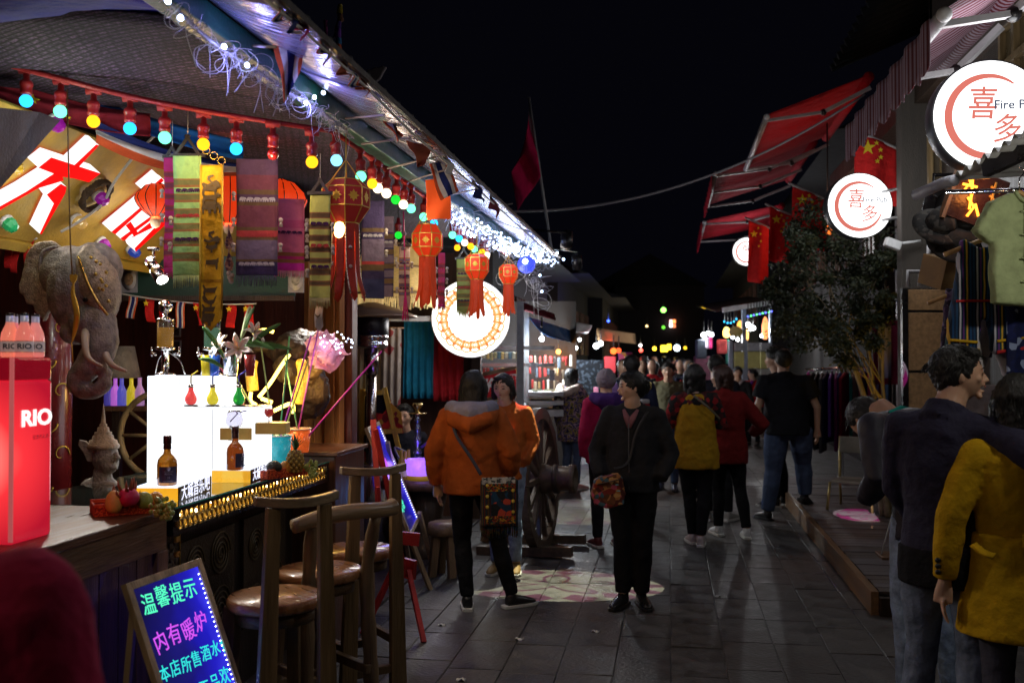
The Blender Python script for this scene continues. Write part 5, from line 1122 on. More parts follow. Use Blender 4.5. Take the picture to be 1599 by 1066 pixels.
# pink tulle puff with tiny lights
t = thing('tulle_puff', 'pink tulle puff with tiny cold lights hanging at the bar door', 'tulle', P(510, 580, 5.9)); tm = M('pink_tulle', (.75, .42, .55), .9, trans=0, alpha=.55, em=.10, emc=(1, .35, .55), var=.3, vs=20, bump=0)
for i in range(26):
 c = P(508 + U(-14, 16), 550 + U(-18, 14), 5.9 + U(-.08, .08)); r = U(.03, .075); e1 = V((U(-1, 1), U(-1, 1), U(-1, 1))).normalized(); e2 = e1.orthogonal().normalized(); e3 = e1.cross(e2); ph = U(0, 6)
 q = B(); q.grid(lambda u, v: c + e1 * r * (u * 2 - 1) * 1.2 + e2 * r * (v * 2 - 1) + e3 * r * .5 * sin(u * 6 + ph) * cos(v * 5), 8, 8); q.build('ruffle', tm, t, solid=.0005)
q = B(); [q.ell(P(500 + U(0, 55), 540 + U(-30, 25) * (.5) - (8 if i % 3 else 0), 5.8), .0042, nu=6, nv=4) for i in range(30)]; q.build('leds', coldled, t, kind='stuff'); point('tulle_glow', P(512, 552, 5.7), .8, (1, .6, .8), .05, t)
# ------------------------------------------------------------------ cloth hangings beyond the door
def hanging_cloth(lab, x0, x1, y0, y1, d, mat, folds=7, name='hanging_cloth', cat='cloth', grp='cloths hung in the shop beyond the bar', amp=.02):
 t = thing(name, lab, cat, P((x0 + x1) / 2, y1, d), 0, grp); A_ = P(x0, y0, d); W_ = S(x1 - x0, d); H__ = S(y1 - y0, d); ph = U(0, 6)
 q = B(); q.grid(lambda u, v: A_ + RT * W_ * (u + .015 * sin(v * 5 + ph)) - UP * H__ * v + FW * amp * (sin(u * folds * 2 * pi / 2 + ph + .6 * sin(v * 3)) * (.4 + .6 * v)), folds * 6, 10); q.build('cloth', mat, t, solid=.003)
 q = B(); q.tube([A_ - RT * .03, A_ + RT * (W_ + .03)], .008, 6); q.build('rod', wood_mid, t); return t
hanging_cloth('cream patterned curtain in the lit niche', 533, 552, 545, 700, 8.6, PATTERN('floral_cream', ['#c8a870', '#b89058', '#9a5a40', '#c0a070'], 22), 3)
hanging_cloth('pale plain curtain at the left of the niche', 556, 574, 515, 690, 8.9, FAB('pale_curtain', (.60, .50, .26)), 4)
hanging_cloth('grey curtain printed with red roses beyond the heater', 594, 626, 512, 650, 9.6, PATTERN('rose_print', ['#7a6e66', '#857a70', '#80746c', '#6a2024', '#7c7068'], 11), 6)
hanging_cloth('teal blue gown hanging beyond the heater', 630, 677, 496, 622, 10.15, FAB('teal_gown', (.01, .13, .22)), 9)
hanging_cloth('dark red gown hanging left of the round mandala sign', 676, 724, 512, 626, 10.2, FAB('red_gown', (.26, .01, .015)), 8)
# ------------------------------------------------------------------ round mandala sign
sc_, sd, sr = P(735, 497, 9.7), 9.7, S(61.5, 9.7)
t = thing('round_sign', 'large round white sign with an orange mandala border past the lanterns', 'sign', sc_ - UP * sr); Xs = basis(sc_, RT, UP, -FW)
q = B(); q.lathe([(sr, -.12), (sr, -.004), (sr * .985, 0)], 64, 0, Xs); q.build('case', M('sign_case', (.6, .6, .62), .4), t)
q = B(); q.lathe([(sr * .98, .001), (sr * .97, .004), (.001, .004)], 64, 0, Xs); q.build('lit_face', E('sign_white', (1, .985, .95), 2.6), t)
om = E('mandala_orange', (1, .30, .08), .85); om2 = E('mandala_gold', (1, .50, .14), .95); point('sign_light', sc_ - FW * .45, 30, (1, .97, .92), .3, t)
for i in range(22):
 a = 2 * pi * i / 22; Xp = Xs @ T(0, 0, .006) @ Rz(a) @ T(sr * .68, 0, 0)
 q = B(); q.tube([Xp @ V((.030 * cos(b_), .034 * sin(b_), 0)) for b_ in [2 * pi * j / 14 for j in range(15)]], .009, 5); q.tube([Xp @ V((.016 * cos(b_), .016 * sin(b_), 0)) for b_ in [2 * pi * j / 10 for j in range(11)]], .007, 5); q.build('petal_ring', om2, t)
 q = B(); q.prism([(.055, 0), (.035, -.02), (-.01, -.008), (-.045, -.018), (-.045, .018), (-.01, .008), (.035, .02)], .002, 0, Xp @ Rz(0) @ T(0, sr * .1, 0)); q.build('leaf_mark', om, t)
 q = B(); q.tube([Xs @ V((sr * .82 * cos(a + .143 * (j / 6 * 2 - 1)) * (1 + .05 * cos((j / 6 * 2 - 1) * pi / 2)), sr * .82 * sin(a + .143 * (j / 6 * 2 - 1)) * (1 + .05 * cos((j / 6 * 2 - 1) * pi / 2)), .006)) for j in range(7)], .008, 5); q.build('scallop', om2, t)
q = B(); q.beam(sc_ + RT * 0 - FW * -.1, sc_ - RT * .9 + FW * .1, .05, .05); q.build('bracket', grey_metal, t)
# ------------------------------------------------------------------ patio heater
hd = 8.6; hc = P(580, 490, hd); t = thing('patio_heater', 'tall chrome patio heater with a wide dished hood', 'heater', V((hc.x, hc.y, 0))); X = T(hc.x, hc.y, 0); hz = hc.z
b = B(); b.lathe([(.001, hz + .10), (.05, hz + .098), (.22, hz + .05), (.39, hz - .015), (.40, hz - .03), (.385, hz - .02), (.2, hz + .02), (.001, hz + .03)], 40, 0, X, False); b.build('hood', M('hood_metal', (.34, .21, .13), .35, .5), t)
b = B(); b.lathe([(.145, hz - .03), (.15, hz - .04), (.15, hz - .18), (.145, hz - .185)], 26, 0, X); b.build('burner_mesh', M('blackened_mesh', (.05, .05, .06), .35, .8), t)
b = B(); b.lathe([(.145, hz - .185), (.15, hz - .19), (.15, hz - .21), (.14, hz - .22), (.14, hz - .25), (.145, hz - .255), (.145, hz - .28), (.12, hz - .30)], 26, 0, X); b.build('burner_ring', steel, t)
b = B(); b.tube([X @ V((0, 0, hz - .30)), X @ V((0, 0, hz - .52))], .062, 18); b.tube([X @ V((0, 0, hz - .52)), X @ V((0, 0, .8))], .045, 18); b.build('pole', M('dark_chrome', (.45, .40, .38), .15, 1), t)
b = B(); b.lathe([(.24, 0), (.24, .7), (.22, .78), (.05, .8)], 28, 0, X); b.build('base', steel, t)
# ------------------------------------------------------------------ yellow easel board
ed = 8.7; t = thing('easel_board', 'yellow framed easel with dark cloth printed with red flowers', 'easel', P(590, 800, ed)); ym = WOOD('yellow_frame_wood', (.55, .32, .03))
for (a, c) in (((566, 607), (563, 800)), ((600, 605), (646, 800))): q = B(); q.beam(P(*a, ed), P(*c, ed), .04, .04, 0, FW); q.build('stile', ym, t)
for (a, c) in (((563, 614), (601, 612)), ((563, 676), (628, 672)), ((560, 738), (634, 736))): q = B(); q.beam(P(*a, ed - .02), P(*c, ed - .02), .04, .03, 0, FW); q.build('rail', ym, t)
q = B(); q.add([P(568, 618, ed + .02), P(601, 616, ed + .02), P(630, 736, ed + .02), P(565, 738, ed + .02)], [(0, 1, 2, 3)], 0, False); q.build('cloth', FAB('black_cloth', (.012, .01, .012)), t, solid=.006)
q = B(); q.prism([(-.16, -.12), (.18, -.12), (.16, .06), (.07, .15), (.0, .05), (-.06, .06), (-.15, -.02)], .006, 0, face_cam(P(598, 655, ed - .0))); q.build('flower_print', PATTERN('red_flowers', ['#8a1410', '#c02818', '#701008', '#b08020', '#901814'], 22), t)
q = B(); q.box((-.15, -.14, 0), (.02, .0, .006), 0, face_cam(P(592, 705, ed - .0))); q.build('flower_print', PATTERN('red_flowers', ['#8a1410'], 22), t)
# ------------------------------------------------------------------ bar stools
def stool(X0, ang, seat_r, style, lab, backh, zs=.74):
 t = thing('bar_stool', lab, 'bar stool', (X0[0], X0[1], 0), ang, 'bar stools along the counter'); W = mw(t)
 b = B(); b.lathe([(.001, zs - .045), (seat_r * .96, zs - .045), (seat_r, zs - .032), (seat_r, zs - .012), (seat_r * .95, zs), (.001, zs + .001)], 40, 0, W); b.build('seat', wood_seat, t)
 b = B(); b.lathe([(seat_r * .82, zs - .10), (seat_r * .82, zs - .046)], 24, 0, W); b.build('apron', WOOD('stool_apron', (.09, .05, .022), 1), t)
 lm = WOOD('stool_leg_' + style, (.11, .065, .03) if style != 'log' else (.16, .10, .05), 2, .5)
 for sx_ in (-1, 1):
  b = B(); b.beam(W @ V((sx_ * .13, .12, zs - .05)), W @ V((sx_ * .155, .16, 0)), .05, .06); b.build('leg', lm, t, bev=.006)
  if style == 'log':
   pts = spl([(sx_ * .17, -.17, 0, .034), (sx_ * .165, -.16, .35, .034), (sx_ * .15, -.15, .7, .031), (sx_ * .165, -.20, backh - .02, .028)], 5); b = B(); b.tube([W @ V(p_[:3]) for p_ in pts], [p_[3] + .003 * sin(i * 2.1) for i, p_ in enumerate(pts)], 12); b.build('back_post', lm, t)
  else:
   b = B(); b.beam(W @ V((sx_ * .135, -.205, 0)), W @ V((sx_ * .105, -.225, backh - .015)), .088, .034, 0, W.to_3x3() @ V((0, 1, 0)), .05); b.build('back_post', WOOD('stool_post_wood', (.17, .105, .045), 2, .4), t, bev=.004)
 for a, c in (((-.15, .14, .22), (.15, .14, .22)), ((-.145, .15, .30), (-.14, -.19, .30)), ((.145, .15, .30), (.14, -.19, .30)), ((-.13, -.2, .18), (.13, -.2, .18))): b = B(); b.beam(W @ V(a), W @ V(c), .035, .04); b.build('stretcher', lm, t, bev=.004)
 if style == 'log':
  pts = spl([(-.26, -.21, backh - .02, .030), (-.12, -.215, backh + .005, .036), (.05, -.215, backh + .012, .036), (.2, -.21, backh + .004, .034), (.26, -.20, backh + .01, .04)], 5); b = B(); b.tube([W @ V(p_[:3]) for p_ in pts], [p_[3] for p_ in pts], 14); b.build('back_rail', WOOD('log_rail', (.25, .16, .08), 0), t); b = B(); b.ell(W @ V((.155, -.19, .86)), (.012, .012, .012)); b.build('knot', M('pale_knot', (.5, .36, .2)), t)
 else:
  n_ = 10; vs = []; 
  for i in range(n_ + 1):
   x = -.17 + .34 * i / n_; y = -.225 - .05 * cos(x / .17 * pi / 2) + .02
   for dy, dz in ((-.019, -.018), (.019, -.018), (.019, .018), (-.019, .018)): vs.append(W @ V((x, y + dy, backh + dz + .012 * (x / .17) ** 2)))
  fs_ = [(i * 4 + j, i * 4 + (j + 1) % 4, (i + 1) * 4 + (j + 1) % 4, (i + 1) * 4 + j) for i in range(n_) for j in range(4)] + [(0, 3, 2, 1), (n_ * 4, n_ * 4 + 1, n_ * 4 + 2, n_ * 4 + 3)]
  b = B(); b.add(vs, fs_, 0, False); b.build('back_rail', WOOD('stool_rail_wood', (.22, .15, .08), 0), t, bev=.005)
 return t
stool((-1.56, 3.80), radians(45), .19, 'board', 'bar stool with two flat back boards, nearest the camera', 1.135)
stool((-1.56, 4.31), radians(52), .19, 'log', 'rustic bar stool with crooked log back posts and log rail', 1.0)
stool((-1.55, 4.80), radians(42), .19, 'board', 'farthest bar stool with flat back boards, by the end cabinet', 1.14)
# ------------------------------------------------------------------ glowing handwriting boards
def led_board(lab, tl, tr, br, bl, frame_mat, lines, fw_, group, leds=True):
 ax = (tr - tl).normalized(); ay = (tl - bl); ay = (ay - ax * ay.dot(ax)).normalized(); n_ = ax.cross(ay); W_ = (tr - tl).length; H__ = (tl - bl).length; X = basis(bl, ax, ay, n_)
 t = thing('light_board', lab, 'menu board', (bl + br) / 2, 0, group)
 pm_, nt, bs = newmat('blue_lit_panel'); bs.inputs['Base Color'].default_value = (.01, .01, .06, 1); bs.inputs['Roughness'].default_value = .12
 tc = N(nt, 'ShaderNodeTexCoord'); sx = N(nt, 'ShaderNodeSeparateXYZ'); L(nt, tc.outputs['Generated'], sx.inputs[0]); cr = N(nt, 'ShaderNodeValToRGB'); el = cr.color_ramp.elements
 # edge-lit acrylic: light enters at the right-hand LED strip and spreads leftwards
 el[0].position = .0; el[0].color = (.004, .004, .045, 1); el[1].position = 1; el[1].color = (.05, .05, .95, 1); e2 = el.new(.45); e2.color = (.008, .006, .16, 1); e3 = el.new(.8); e3.color = (.015, .012, .52, 1)
 mx = N(nt, 'ShaderNodeVectorMath', operation='DOT_PRODUCT'); mx.inputs[1].default_value = X.to_3x3() @ V((1 / W_, 0, 0)); sb_ = N(nt, 'ShaderNodeVectorMath', operation='SUBTRACT'); sb_.inputs[1].default_value = bl - (bl + br) / 2
 L(nt, tc.outputs['Object'], sb_.inputs[0]); L(nt, sb_.outputs[0], mx.inputs[0]); ns_ = N(nt, 'ShaderNodeTexNoise', i_Scale=9.); L(nt, tc.outputs['Object'], ns_.inputs[0]); ad = N(nt, 'ShaderNodeMath', operation='MULTIPLY_ADD'); ad.inputs[1].default_value = .35; L(nt, ns_.outputs[0], ad.inputs[0]); L(nt, mx.outputs['Value'], ad.inputs[2]); sb2 = N(nt, 'ShaderNodeMath', operation='SUBTRACT'); sb2.inputs[1].default_value = .17; L(nt, ad.outputs[0], sb2.inputs[0])
 L(nt, sb2.outputs[0], cr.inputs[0]); L(nt, cr.outputs[0], bs.inputs['Emission Color']); bs.inputs['Emission Strength'].default_value = 1.0
 q = B(); q.box((fw_ - .003, fw_ - .003, -.006), (W_ - fw_ + .003, H__ - fw_ + .003, .002), 0, X); q.build('panel', pm_, t)
 for a, c in (((0, 0, -.015), (fw_, H__, .010)), ((W_ - fw_, 0, -.015), (W_, H__, .010)), ((fw_, H__ - fw_, -.0148), (W_ - fw_, H__, .0098)), ((fw_, 0, -.0148), (W_ - fw_, fw_, .0098))): q = B(); q.box(a, c, 0, X); q.build('frame_rail', frame_mat, t, bev=.002)
 le = B(); le.ell((0, 0, 0), .0028, nu=6, nv=4); le = le.mesh('led', E('strip_led', (.55, .62, 1), 9)); o_ = mw(t).inverted()
 n = int(H__ / .021)
 for i in range(n): inst(le, 'led', t, T(o_ @ (X @ V((W_ - fw_ - .008, fw_ + .01 + (H__ - 2 * fw_ - .02) * i / n, .003)))))
 for (s_, sz, u, v, mat, bo) in lines:
  x = u * W_
  for ch in s_:
   text(ch, sz, mat, X @ T(x, v * H__ + U(-.006, .006), .0026) @ Rz(U(-.14, .10)), 'lettering', t, .0005, sz * .004, sx=.9); x += sz * .96
 return t, X, W_, H__
gG = E('ink_green', (.10, 1, .55), 1.1); gC = E('ink_cyan', (.04, .85, .80), 1.0); gM = E('ink_magenta', (.72, .10, .95), 1.0)
tl, tr = P(193, 912, 3.45), P(311, 871, 3.86)
ax = (tr - tl).normalized(); dn = (V((.24, 0, -.62)) - ax * V((.24, 0, -.62)).dot(ax)).normalized() * .66
t, X, W_, H__ = led_board('glowing blue board with green and pink handwriting leaning on the near bar front', tl, tr, tr + dn, tl + dn, wood_pale, [('温馨提示', .082, .20, .855, gG, 1), ('内有暖炉', .082, .20, .645, gM, 1), ('本店所售酒水食', .062, .13, .475, gC, 1), ('均为正品欢', .066, .24, .315, gC, 1), ('迎品尝', .066, .3, .15, gC, 1)], .028, 'glowing handwriting boards')
for x in (.05, W_ - .05):
 q = B(); q.beam(X @ V((x, 0, -.03)), V((X @ V((x, 0, -.03))).to_tuple()[:2] + (0,)) + V((-.02, 0, 0)), .025, .025); q.build('stand_leg', wood_pale, t)
 q = B(); q.beam(X @ V((x, H__ * .9, -.02)), V((-1.93, (X @ V((x, H__ * .9, 0))).y, 0)), .022, .022); q.build('stand_leg', wood_pale, t)
point('board_glow', X @ V((W_ * .7, H__ * .5, .15)), .06, (.2, .25, 1), .1, t)
bl = P(640, 838, 7.15); br = P(657, 838, 7.9); tl = P(584, 674, 7.3); tr = P(601, 664, 8.0)
t, X, W_, H__ = led_board('narrow glowing blue board on a pale easel near the orange jackets', tl, tl + (tr - tl), br, tl + (P(641, 838, 7.0) - tl), wood_pale, [('特价', .12, .2, .80, gC, 1), ('烧烤', .12, .2, .62, gM, 1), ('啤酒', .12, .2, .44, gC, 1), ('奶茶', .12, .2, .26, gG, 1)], .03, 'glowing handwriting boards')
for a, c in ((P(626, 800, 7.1), PZ(672, 920, .0)), (P(655, 800, 7.6), PZ(677, 890, .0)), (P(605, 690, 7.5), PZ(640, 880, .0))):
 q = B(); q.beam(a, c, .03, .03); q.build('easel_leg', wood_pale, t)
point('board_glow', P(640, 770, 7.0), .8, (.15, .35, 1), .1, t)
# red easel with a back-facing board
t = thing('red_easel', 'thin dark red easel sign seen edge on beside the far stool', 'easel', PZ(640, 985, 0)); rm_ = M('red_paint_wood', (.28, .012, .012), .45)
q = B(); q.beam(P(583, 655, 6.2), P(592, 800, 6.1), .035, .02, 0, FW); q.beam(P(592, 800, 6.1), P(590, 760, 6.1), .035, .02); q.build('panel_edge', rm_, t)
for a, c in (((638, 890, 6.2), (662, 1003, 0)), ((618, 880, 6.3), (566, 990, 0))): q = B(); q.beam(P(*a[:3]), PZ(c[0], c[1], 0), .028, .03); q.build('leg', rm_, t)
q = B(); q.beam(P(612, 838, 6.3), P(655, 842, 6.3), .03, .08); q.build('cross_bar', rm_, t); q = B(); q.beam(P(630, 885, 6.25), P(648, 890, 6.2), .03, .12); q.build('cross_bar', rm_, t); q = B(); q.beam(P(586, 670, 6.15), P(632, 895, 6.2), .03, .03); q.build('upright', rm_, t)
# ------------------------------------------------------------------ rustic table, hookah, bottles, small stools
tc_ = P(665, 742, 8.5); tz = tc_.z; t = thing('slab_table', 'thick round log slab table behind the orange jacket', 'table', (tc_.x, tc_.y, 0)); X = T(tc_.x, tc_.y, 0)
b = B(); b.lathe([(.001, tz - .09), (.40, tz - .09), (.42, tz - .05), (.41, tz), (.001, tz)], 36, 0, X); b.build('table_top', WOOD('slab_wood', (.14, .08, .05), 1, coat=.5), t, disp=[(.3, .03)])
b = B(); b.lathe([(.26, 0), (.2, .1), (.15, .35), (.2, tz - .1)], 18, 0, X); b.build('stump', WOOD('stump_wood', (.06, .04, .025)), t, disp=[(.15, .04)])
hp = P(652, 722, 8.4); hp.z = tz; t = thing('hookah', 'blue glass hookah pipe with brass bowl standing on the slab table', 'hookah', hp); X = T(*hp)
b = B(); b.lathe([(.06, 0), (.085, .02), (.09, .07), (.06, .12), (.03, .16), (.032, .19)], 22, 0, X); b.build('base', GLASS('blue_glass', (.1, .15, .6)), t)
b = B(); b.lathe([(.03, .19), (.04, .21), (.02, .24), (.018, .27), (.035, .29), (.03, .33), (.018, .36), (.03, .39), (.022, .43), (.015, .46), (.03, .48), (.015, .5), (.02, .53)], 18, 0, X); b.build('stem', M('blue_chrome', (.35, .45, .7), .15, .9), t)
b = B(); b.lathe([(.07, .53), (.075, .535), (.02, .54), (.015, .56), (.045, .60), (.04, .62), (.001, .61)], 20, 0, X); b.build('bowl', brass, t)
q = B(); q.tube(spl([tuple(hp + V(v_)) for v_ in ((.03, 0, .25), (.14, -.02, .3), (.2, -.02, .15), (.1, -.06, .06), (-.1, -.08, .12), (-.2, 0, .24), (-.1, .02, .2))], 6), .012, 8); q.build('hose', M('violet_hose', (.08, .05, .2), .4), t)
b0 = P(655, 716, 8.2); b0.z = tz; t = thing('ice_bucket', 'violet glowing ice bucket with a yellow base on the slab table', 'bucket', b0); b = B(); b.lathe([(.10, .04), (.105, .06), (.12, .17), (.115, .17), (.1, .06)], 24, 0, T(*b0)); b.build('bucket', M('violet_glow', (.3, .12, .8), .2, em=1.3, emc=(.35, .14, 1), var=.7, vs=14), t); b = B(); b.lathe([(.10, 0), (.105, .038)], 24, 0, T(*b0)); b.build('base', M('yellow_base', (.5, .30, .02), .4, em=.2), t); point('bucket_glow', b0 + UP * .2 - FW * .2, 1.0, (.4, .2, 1), .08, t)
for i, (px, d) in enumerate(((627, 8.3), (633, 8.2), (638, 8.35))):
 a = P(px, 735, d); a.z = tz; t = thing('beer_bottle', '%s clear beer bottle with a pale label on the slab table' % ('left', 'front', 'right')[i], 'bottle', a, 0, 'beer bottles on the slab table'); b = B(); b.lathe([(.03, 0), (.032, .005), (.032, .12), (.014, .18), (.013, .23), (.015, .235)], 16, 0, T(*a)); b.build('glass', M('pale_beer', (.45, .30, .06), .1, trans=.4, em=.06), t); b = B(); b.lathe([(.0326, .03), (.0326, .10)], 16, 0, T(*a), False); b.build('label_band', M('cream_label', (.72, .60, .58)), t)
def log_stool(px, py, d, r, lab):
 a = P(px, py, d); t = thing('log_stool', lab, 'stool', (a.x, a.y, 0), 0, 'small log stools by the slab table'); X = T(a.x, a.y, 0); b = B(); b.lathe([(.001, a.z - .09), (r, a.z - .09), (r * 1.04, a.z - .04), (r, a.z), (.001, a.z)], 26, 0, X); b.build('seat', WOOD('log_seat_wood', (.22, .14, .07), 1), t, disp=[(.1, .015)])
 for k in range(4): an = k * pi / 2 + .6; b = B(); b.beam(X @ V((cos(an) * r * .6, sin(an) * r * .6, a.z - .08)), X @ V((cos(an) * r * .85, sin(an) * r * .85, 0)), .055, .055); b.build('leg', WOOD('stool_leg_log', (.16, .10, .05)), t)
log_stool(697, 815, 7.75, .14, 'small log stool beside the orange jacket'); log_stool(775, 812, 9.2, .15, 'low log stool behind the women in orange')
# ------------------------------------------------------------------ wooden cart wheel
wc = P(843, 750, 8.75); t = thing('cart_wheel', 'big old wooden cart wheel with a long hub standing in the street', 'wheel', (wc.x, wc.y, 0)); R_ = .625; wc.z = R_ + .0; Wt = T(*wc) @ Rz(radians(-6)) @ Ry(radians(-2)); wwm = WOOD('weathered_wheel_wood', (.10, .07, .048), 1, .5)
q = B(); nseg = 6
for k in range(nseg):
 q = B(); m_ = 9; vs = []
 for i in range(m_ + 1):
  a = 2 * pi * (k + i / m_ * .985) / nseg
  for rr_, xx in ((R_ - .10, -.04), (R_, -.04), (R_, .04), (R_ - .10, .04)): vs.append(Wt @ V((xx, rr_ * cos(a), rr_ * sin(a))))
 q.add(vs, [(i * 4 + j, i * 4 + (j + 1) % 4, (i + 1) * 4 + (j + 1) % 4, (i + 1) * 4 + j) for i in range(m_) for j in range(4)] + [(0, 3, 2, 1), (m_ * 4, m_ * 4 + 1, m_ * 4 + 2, m_ * 4 + 3)], 0, False); q.build('felloe', wwm, t, bev=.005)
for k in range(14): a = 2 * pi * k / 14; q = B(); q.beam(Wt @ V((0, .09 * cos(a), .09 * sin(a))), Wt @ V((0, (R_ - .09) * cos(a), (R_ - .09) * sin(a))), .045, .04, 0, Wt.to_3x3() @ V((1, 0, 0))); q.build('spoke', wwm, t, bev=.004)
q = B(); q.lathe([(.12, -.16), (.13, -.12), (.13, .06), (.115, .1), (.11, .26), (.125, .27), (.125, .32), (.10, .325), (.10, .29), (.001, .29)], 24, 0, Wt @ Ry(pi / 2)); q.build('hub', wwm, t); q = B(); q.lathe([(.128, .13), (.128, .17)], 24, 0, Wt @ Ry(pi / 2)); q.lathe([(.134, -.1), (.134, -.06)], 24, 0, Wt @ Ry(pi / 2)); q.build('iron_band', M('rusty_iron', (.08, .06, .05), .6, .6), t, kind='stuff')
for yy in (.3, -.3): q = B(); q.beam(Wt @ V((-.5, yy, -R_ + .05)), Wt @ V((.33, yy, -R_ + .05)), .08, .08); q.build('chock', wwm, t)
# ------------------------------------------------------------------ right: pub facade, signs, awnings, clothes stall
pb = thing('pub_building', 'dark two storey timber shopfront row on the right of the street', 'building', (2.6, 8, 0))
b = B(); b.box((2.32, 2.0, 0), (2.40, 9.4, 5.6)); b.build('wall', WOOD('blackened_boards', (.028, .02, .015), 2, .5, coat=0), pb)
b = B(); b.box((3.1, 9.4, 0), (3.2, 14.5, 5.4)); b.build('wall', MC['blackened_boards'], pb)
b = B(); b.box((2.32, 9.32, 0), (3.2, 9.42, 5.4)); b.build('wall', MC['blackened_boards'], pb)
cp = P(1427, 530, 8.9); b = B(); b.box((cp.x - .12, cp.y - .10, 0), (cp.x + .12, cp.y + .10, 4.1)); b.build('column', M('weathered_grey_column', (.07, .06, .05), .75, bump=.5, stretch=(3, 3, .5)), pb, bev=.01)
b = B(); b.beam((2.25, 3.0, 4.05), (2.25, 14, 4.05), .2, .22); b.build('lintel', wood_dark, pb)
b = B()
for i in range(40): b.tube([(2.2, 3.2 + i * .28, 5.66), (4.5, 3.2 + i * .28, 6.6)], .055, 7)
b.build('roof_tiles', M('sooty_tile', (.008, .008, .009), .95), pb, kind='stuff')
lw = WOOD('window_lattice_wood', (.22, .15, .07), 2)
def lattice_window(x0, x1, y0, y1, d, nx, ny, par):
 a = P(x0, y1, d); w_, h_ = S(x1 - x0, d), S(y1 - y0, d); X = basis(a, RT, UP, -FW); q = B(); q.box((0, 0, -.03), (w_, h_, -.02), 0, X); f = q.build('pane', M('dim_pane', (.06, .05, .04), .2, em=.012, emc=(1, .7, .3)), par)
 for i in range(nx + 1): q = B(); q.box((w_ * i / nx - .02, 0, -.02), (w_ * i / nx + .02, h_, .015), 0, X); q.build('mullion', lw, par)
 for j in range(ny + 1): q = B(); q.box((-.02, h_ * j / ny - .015, -.018), (w_ + .02, h_ * j / ny + .015, .012), 0, X); q.build('glazing_bar', lw, par)
lattice_window(1453, 1512, 195, 312, 8.6, 3, 3, pb)
# upper storey windows that run along the street
for k in range(4):
 y0 = 3.6 + k * .95; q = B(); q.box((2.29, y0, 3.35), (2.315, y0 + .85, 4.0)); q.build('pane', MC['dim_pane'], pb)
 for i in range(4): q = B(); q.box((2.25, y0 + i * .27, 3.33), (2.30, y0 + .045 + i * .27, 4.0)); q.build('mullion', lw, pb)
 for z_ in (3.3, 3.66, 3.92): q = B(); q.box((2.245, y0 - .02, z_), (2.302, y0 + .9, z_ + .045)); q.build('glazing_bar', lw, pb)
# panel screen with black frame
pd = 8.0; t = thing('panel_screen', 'tan panelled screen with a black frame behind the laughing man', 'screen', P(1445, 620, pd)); t.location.z = DK
a = P(1408, 450, pd); X = basis(V((a.x, a.y, DK)), RT, UP, -FW); w_ = S(78, pd); h_ = a.z - DK; q = B(); q.box((0, 0, -.03), (w_, h_, -.01), 0, X); q.build('backing', black, t); tanp = M('tan_ply', (.48, .29, .14), .6, var=.3, vs=30)
for y0, y1 in ((452, 484), (488, 578), (582, 690), (694, 790)):
 z1, z0 = P(1440, y0, pd).z - DK, max(.05, P(1440, y1, pd).z - DK); q = B(); q.box((.05, z0, -.009), (w_ - .04, z1, .004), 0, X); q.build('panel', tanp, t, bev=.003)
for x0, x1 in ((0, .045), (w_ - .035, w_)): q = B(); q.box((x0, 0, -.008), (x1, h_, .014), 0, X); q.build('frame_post', black, t)
# round pub signs
def pub_sign(px, py, rpx, d, lab, yaw=0., txt=True, em=2.4):
 c = P(px, py, d); r = S(rpx, d); t = thing('pub_sign', lab, 'sign', c - UP * r, 0, 'round pub signs along the right side'); X = basis(c, RT, UP, -FW) @ Ry(yaw)
 q = B(); q.lathe([(r, -.13), (r * 1.012, -.12), (r * 1.012, -.004), (r * .985, 0)], 64, 0, X); q.build('case', M('dark_sign_case', (.06, .065, .07), .35, .5), t)
 q = B(); q.lathe([(r * .98, .001), (r * .97, .004), (.001, .005)], 64, 0, X); q.build('lit_face', E('pub_white_%d' % px, (1, 1, 1), em), t)
 q = B(); q.lathe([(r * 1.0, -.131), (r * .5, -.133), (.001, -.134)], 48, 0, X); q.build('back_plate', E('pub_white_%d' % px, (1, 1, 1), em), t)
 rp = E('sign_red_print', (.85, .22, .17), .85); gp = E('sign_grey_print', (.10, .13, .20), .7); point('sign_light', c - FW * (1.2 if d > 6 else .6) - RT * .2, 22 if d < 12 else 16, (.95, .97, 1), .25, t); point('sign_back_light', c + FW * .5, 3, (.95, .97, 1), .25, t)
 n = 46
 # flat brushed ring: wide in the plane of the face
 q = B(); vs = []
 for i in range(n + 1):
  a = radians(52 + 292 * i / n); wd = r * (.014 + .055 * sin(pi * i / n) ** .8)
  for rr in (r * .70 - wd, r * .70 + wd): vs.append(X @ V((-.03 * r + rr * cos(a), -.02 * r + rr * 1.03 * sin(a), .009)))
 q.add(vs, [(2 * i, 2 * i + 2, 2 * i + 3, 2 * i + 1) for i in range(n)], 0, False); q.build('brush_ring', rp, t, solid=.002)
 if txt:
  text('喜', r * .62, rp, X @ T(-.14 * r, .17 * r, .010) @ Rz(-.03), 'lettering', t, .001, r * .006, shear=.05, sx=.85)
  text('多', r * .52, rp, X @ T(.26 * r, -.28 * r, .010) @ Rz(.08), 'lettering', t, .001, r * .005, shear=.15)
  text('Fire Pub', r * .23, gp, X @ T(.44 * r, .17 * r, .010), 'lettering', t, .001, r * .004)
 return t, c, X, r
t, c, X, r = pub_sign(1546, 180, 87, 5.36, 'largest round white pub sign at the upper right corner', radians(-6))
q = B(); q.tube([c + RT * .1 + FW * .09, V((2.32, c.y + .35, c.z))], .02, 8); q.tube([c + RT * .1 + UP * .2 + FW * .09, V((2.32, c.y + .35, c.z + .2))], .02, 8); q.build('bracket', grey_metal, t)
t, c, X, r = pub_sign(1343, 321, 51, 9.1, 'middle round white pub sign before the big red flag', 0)
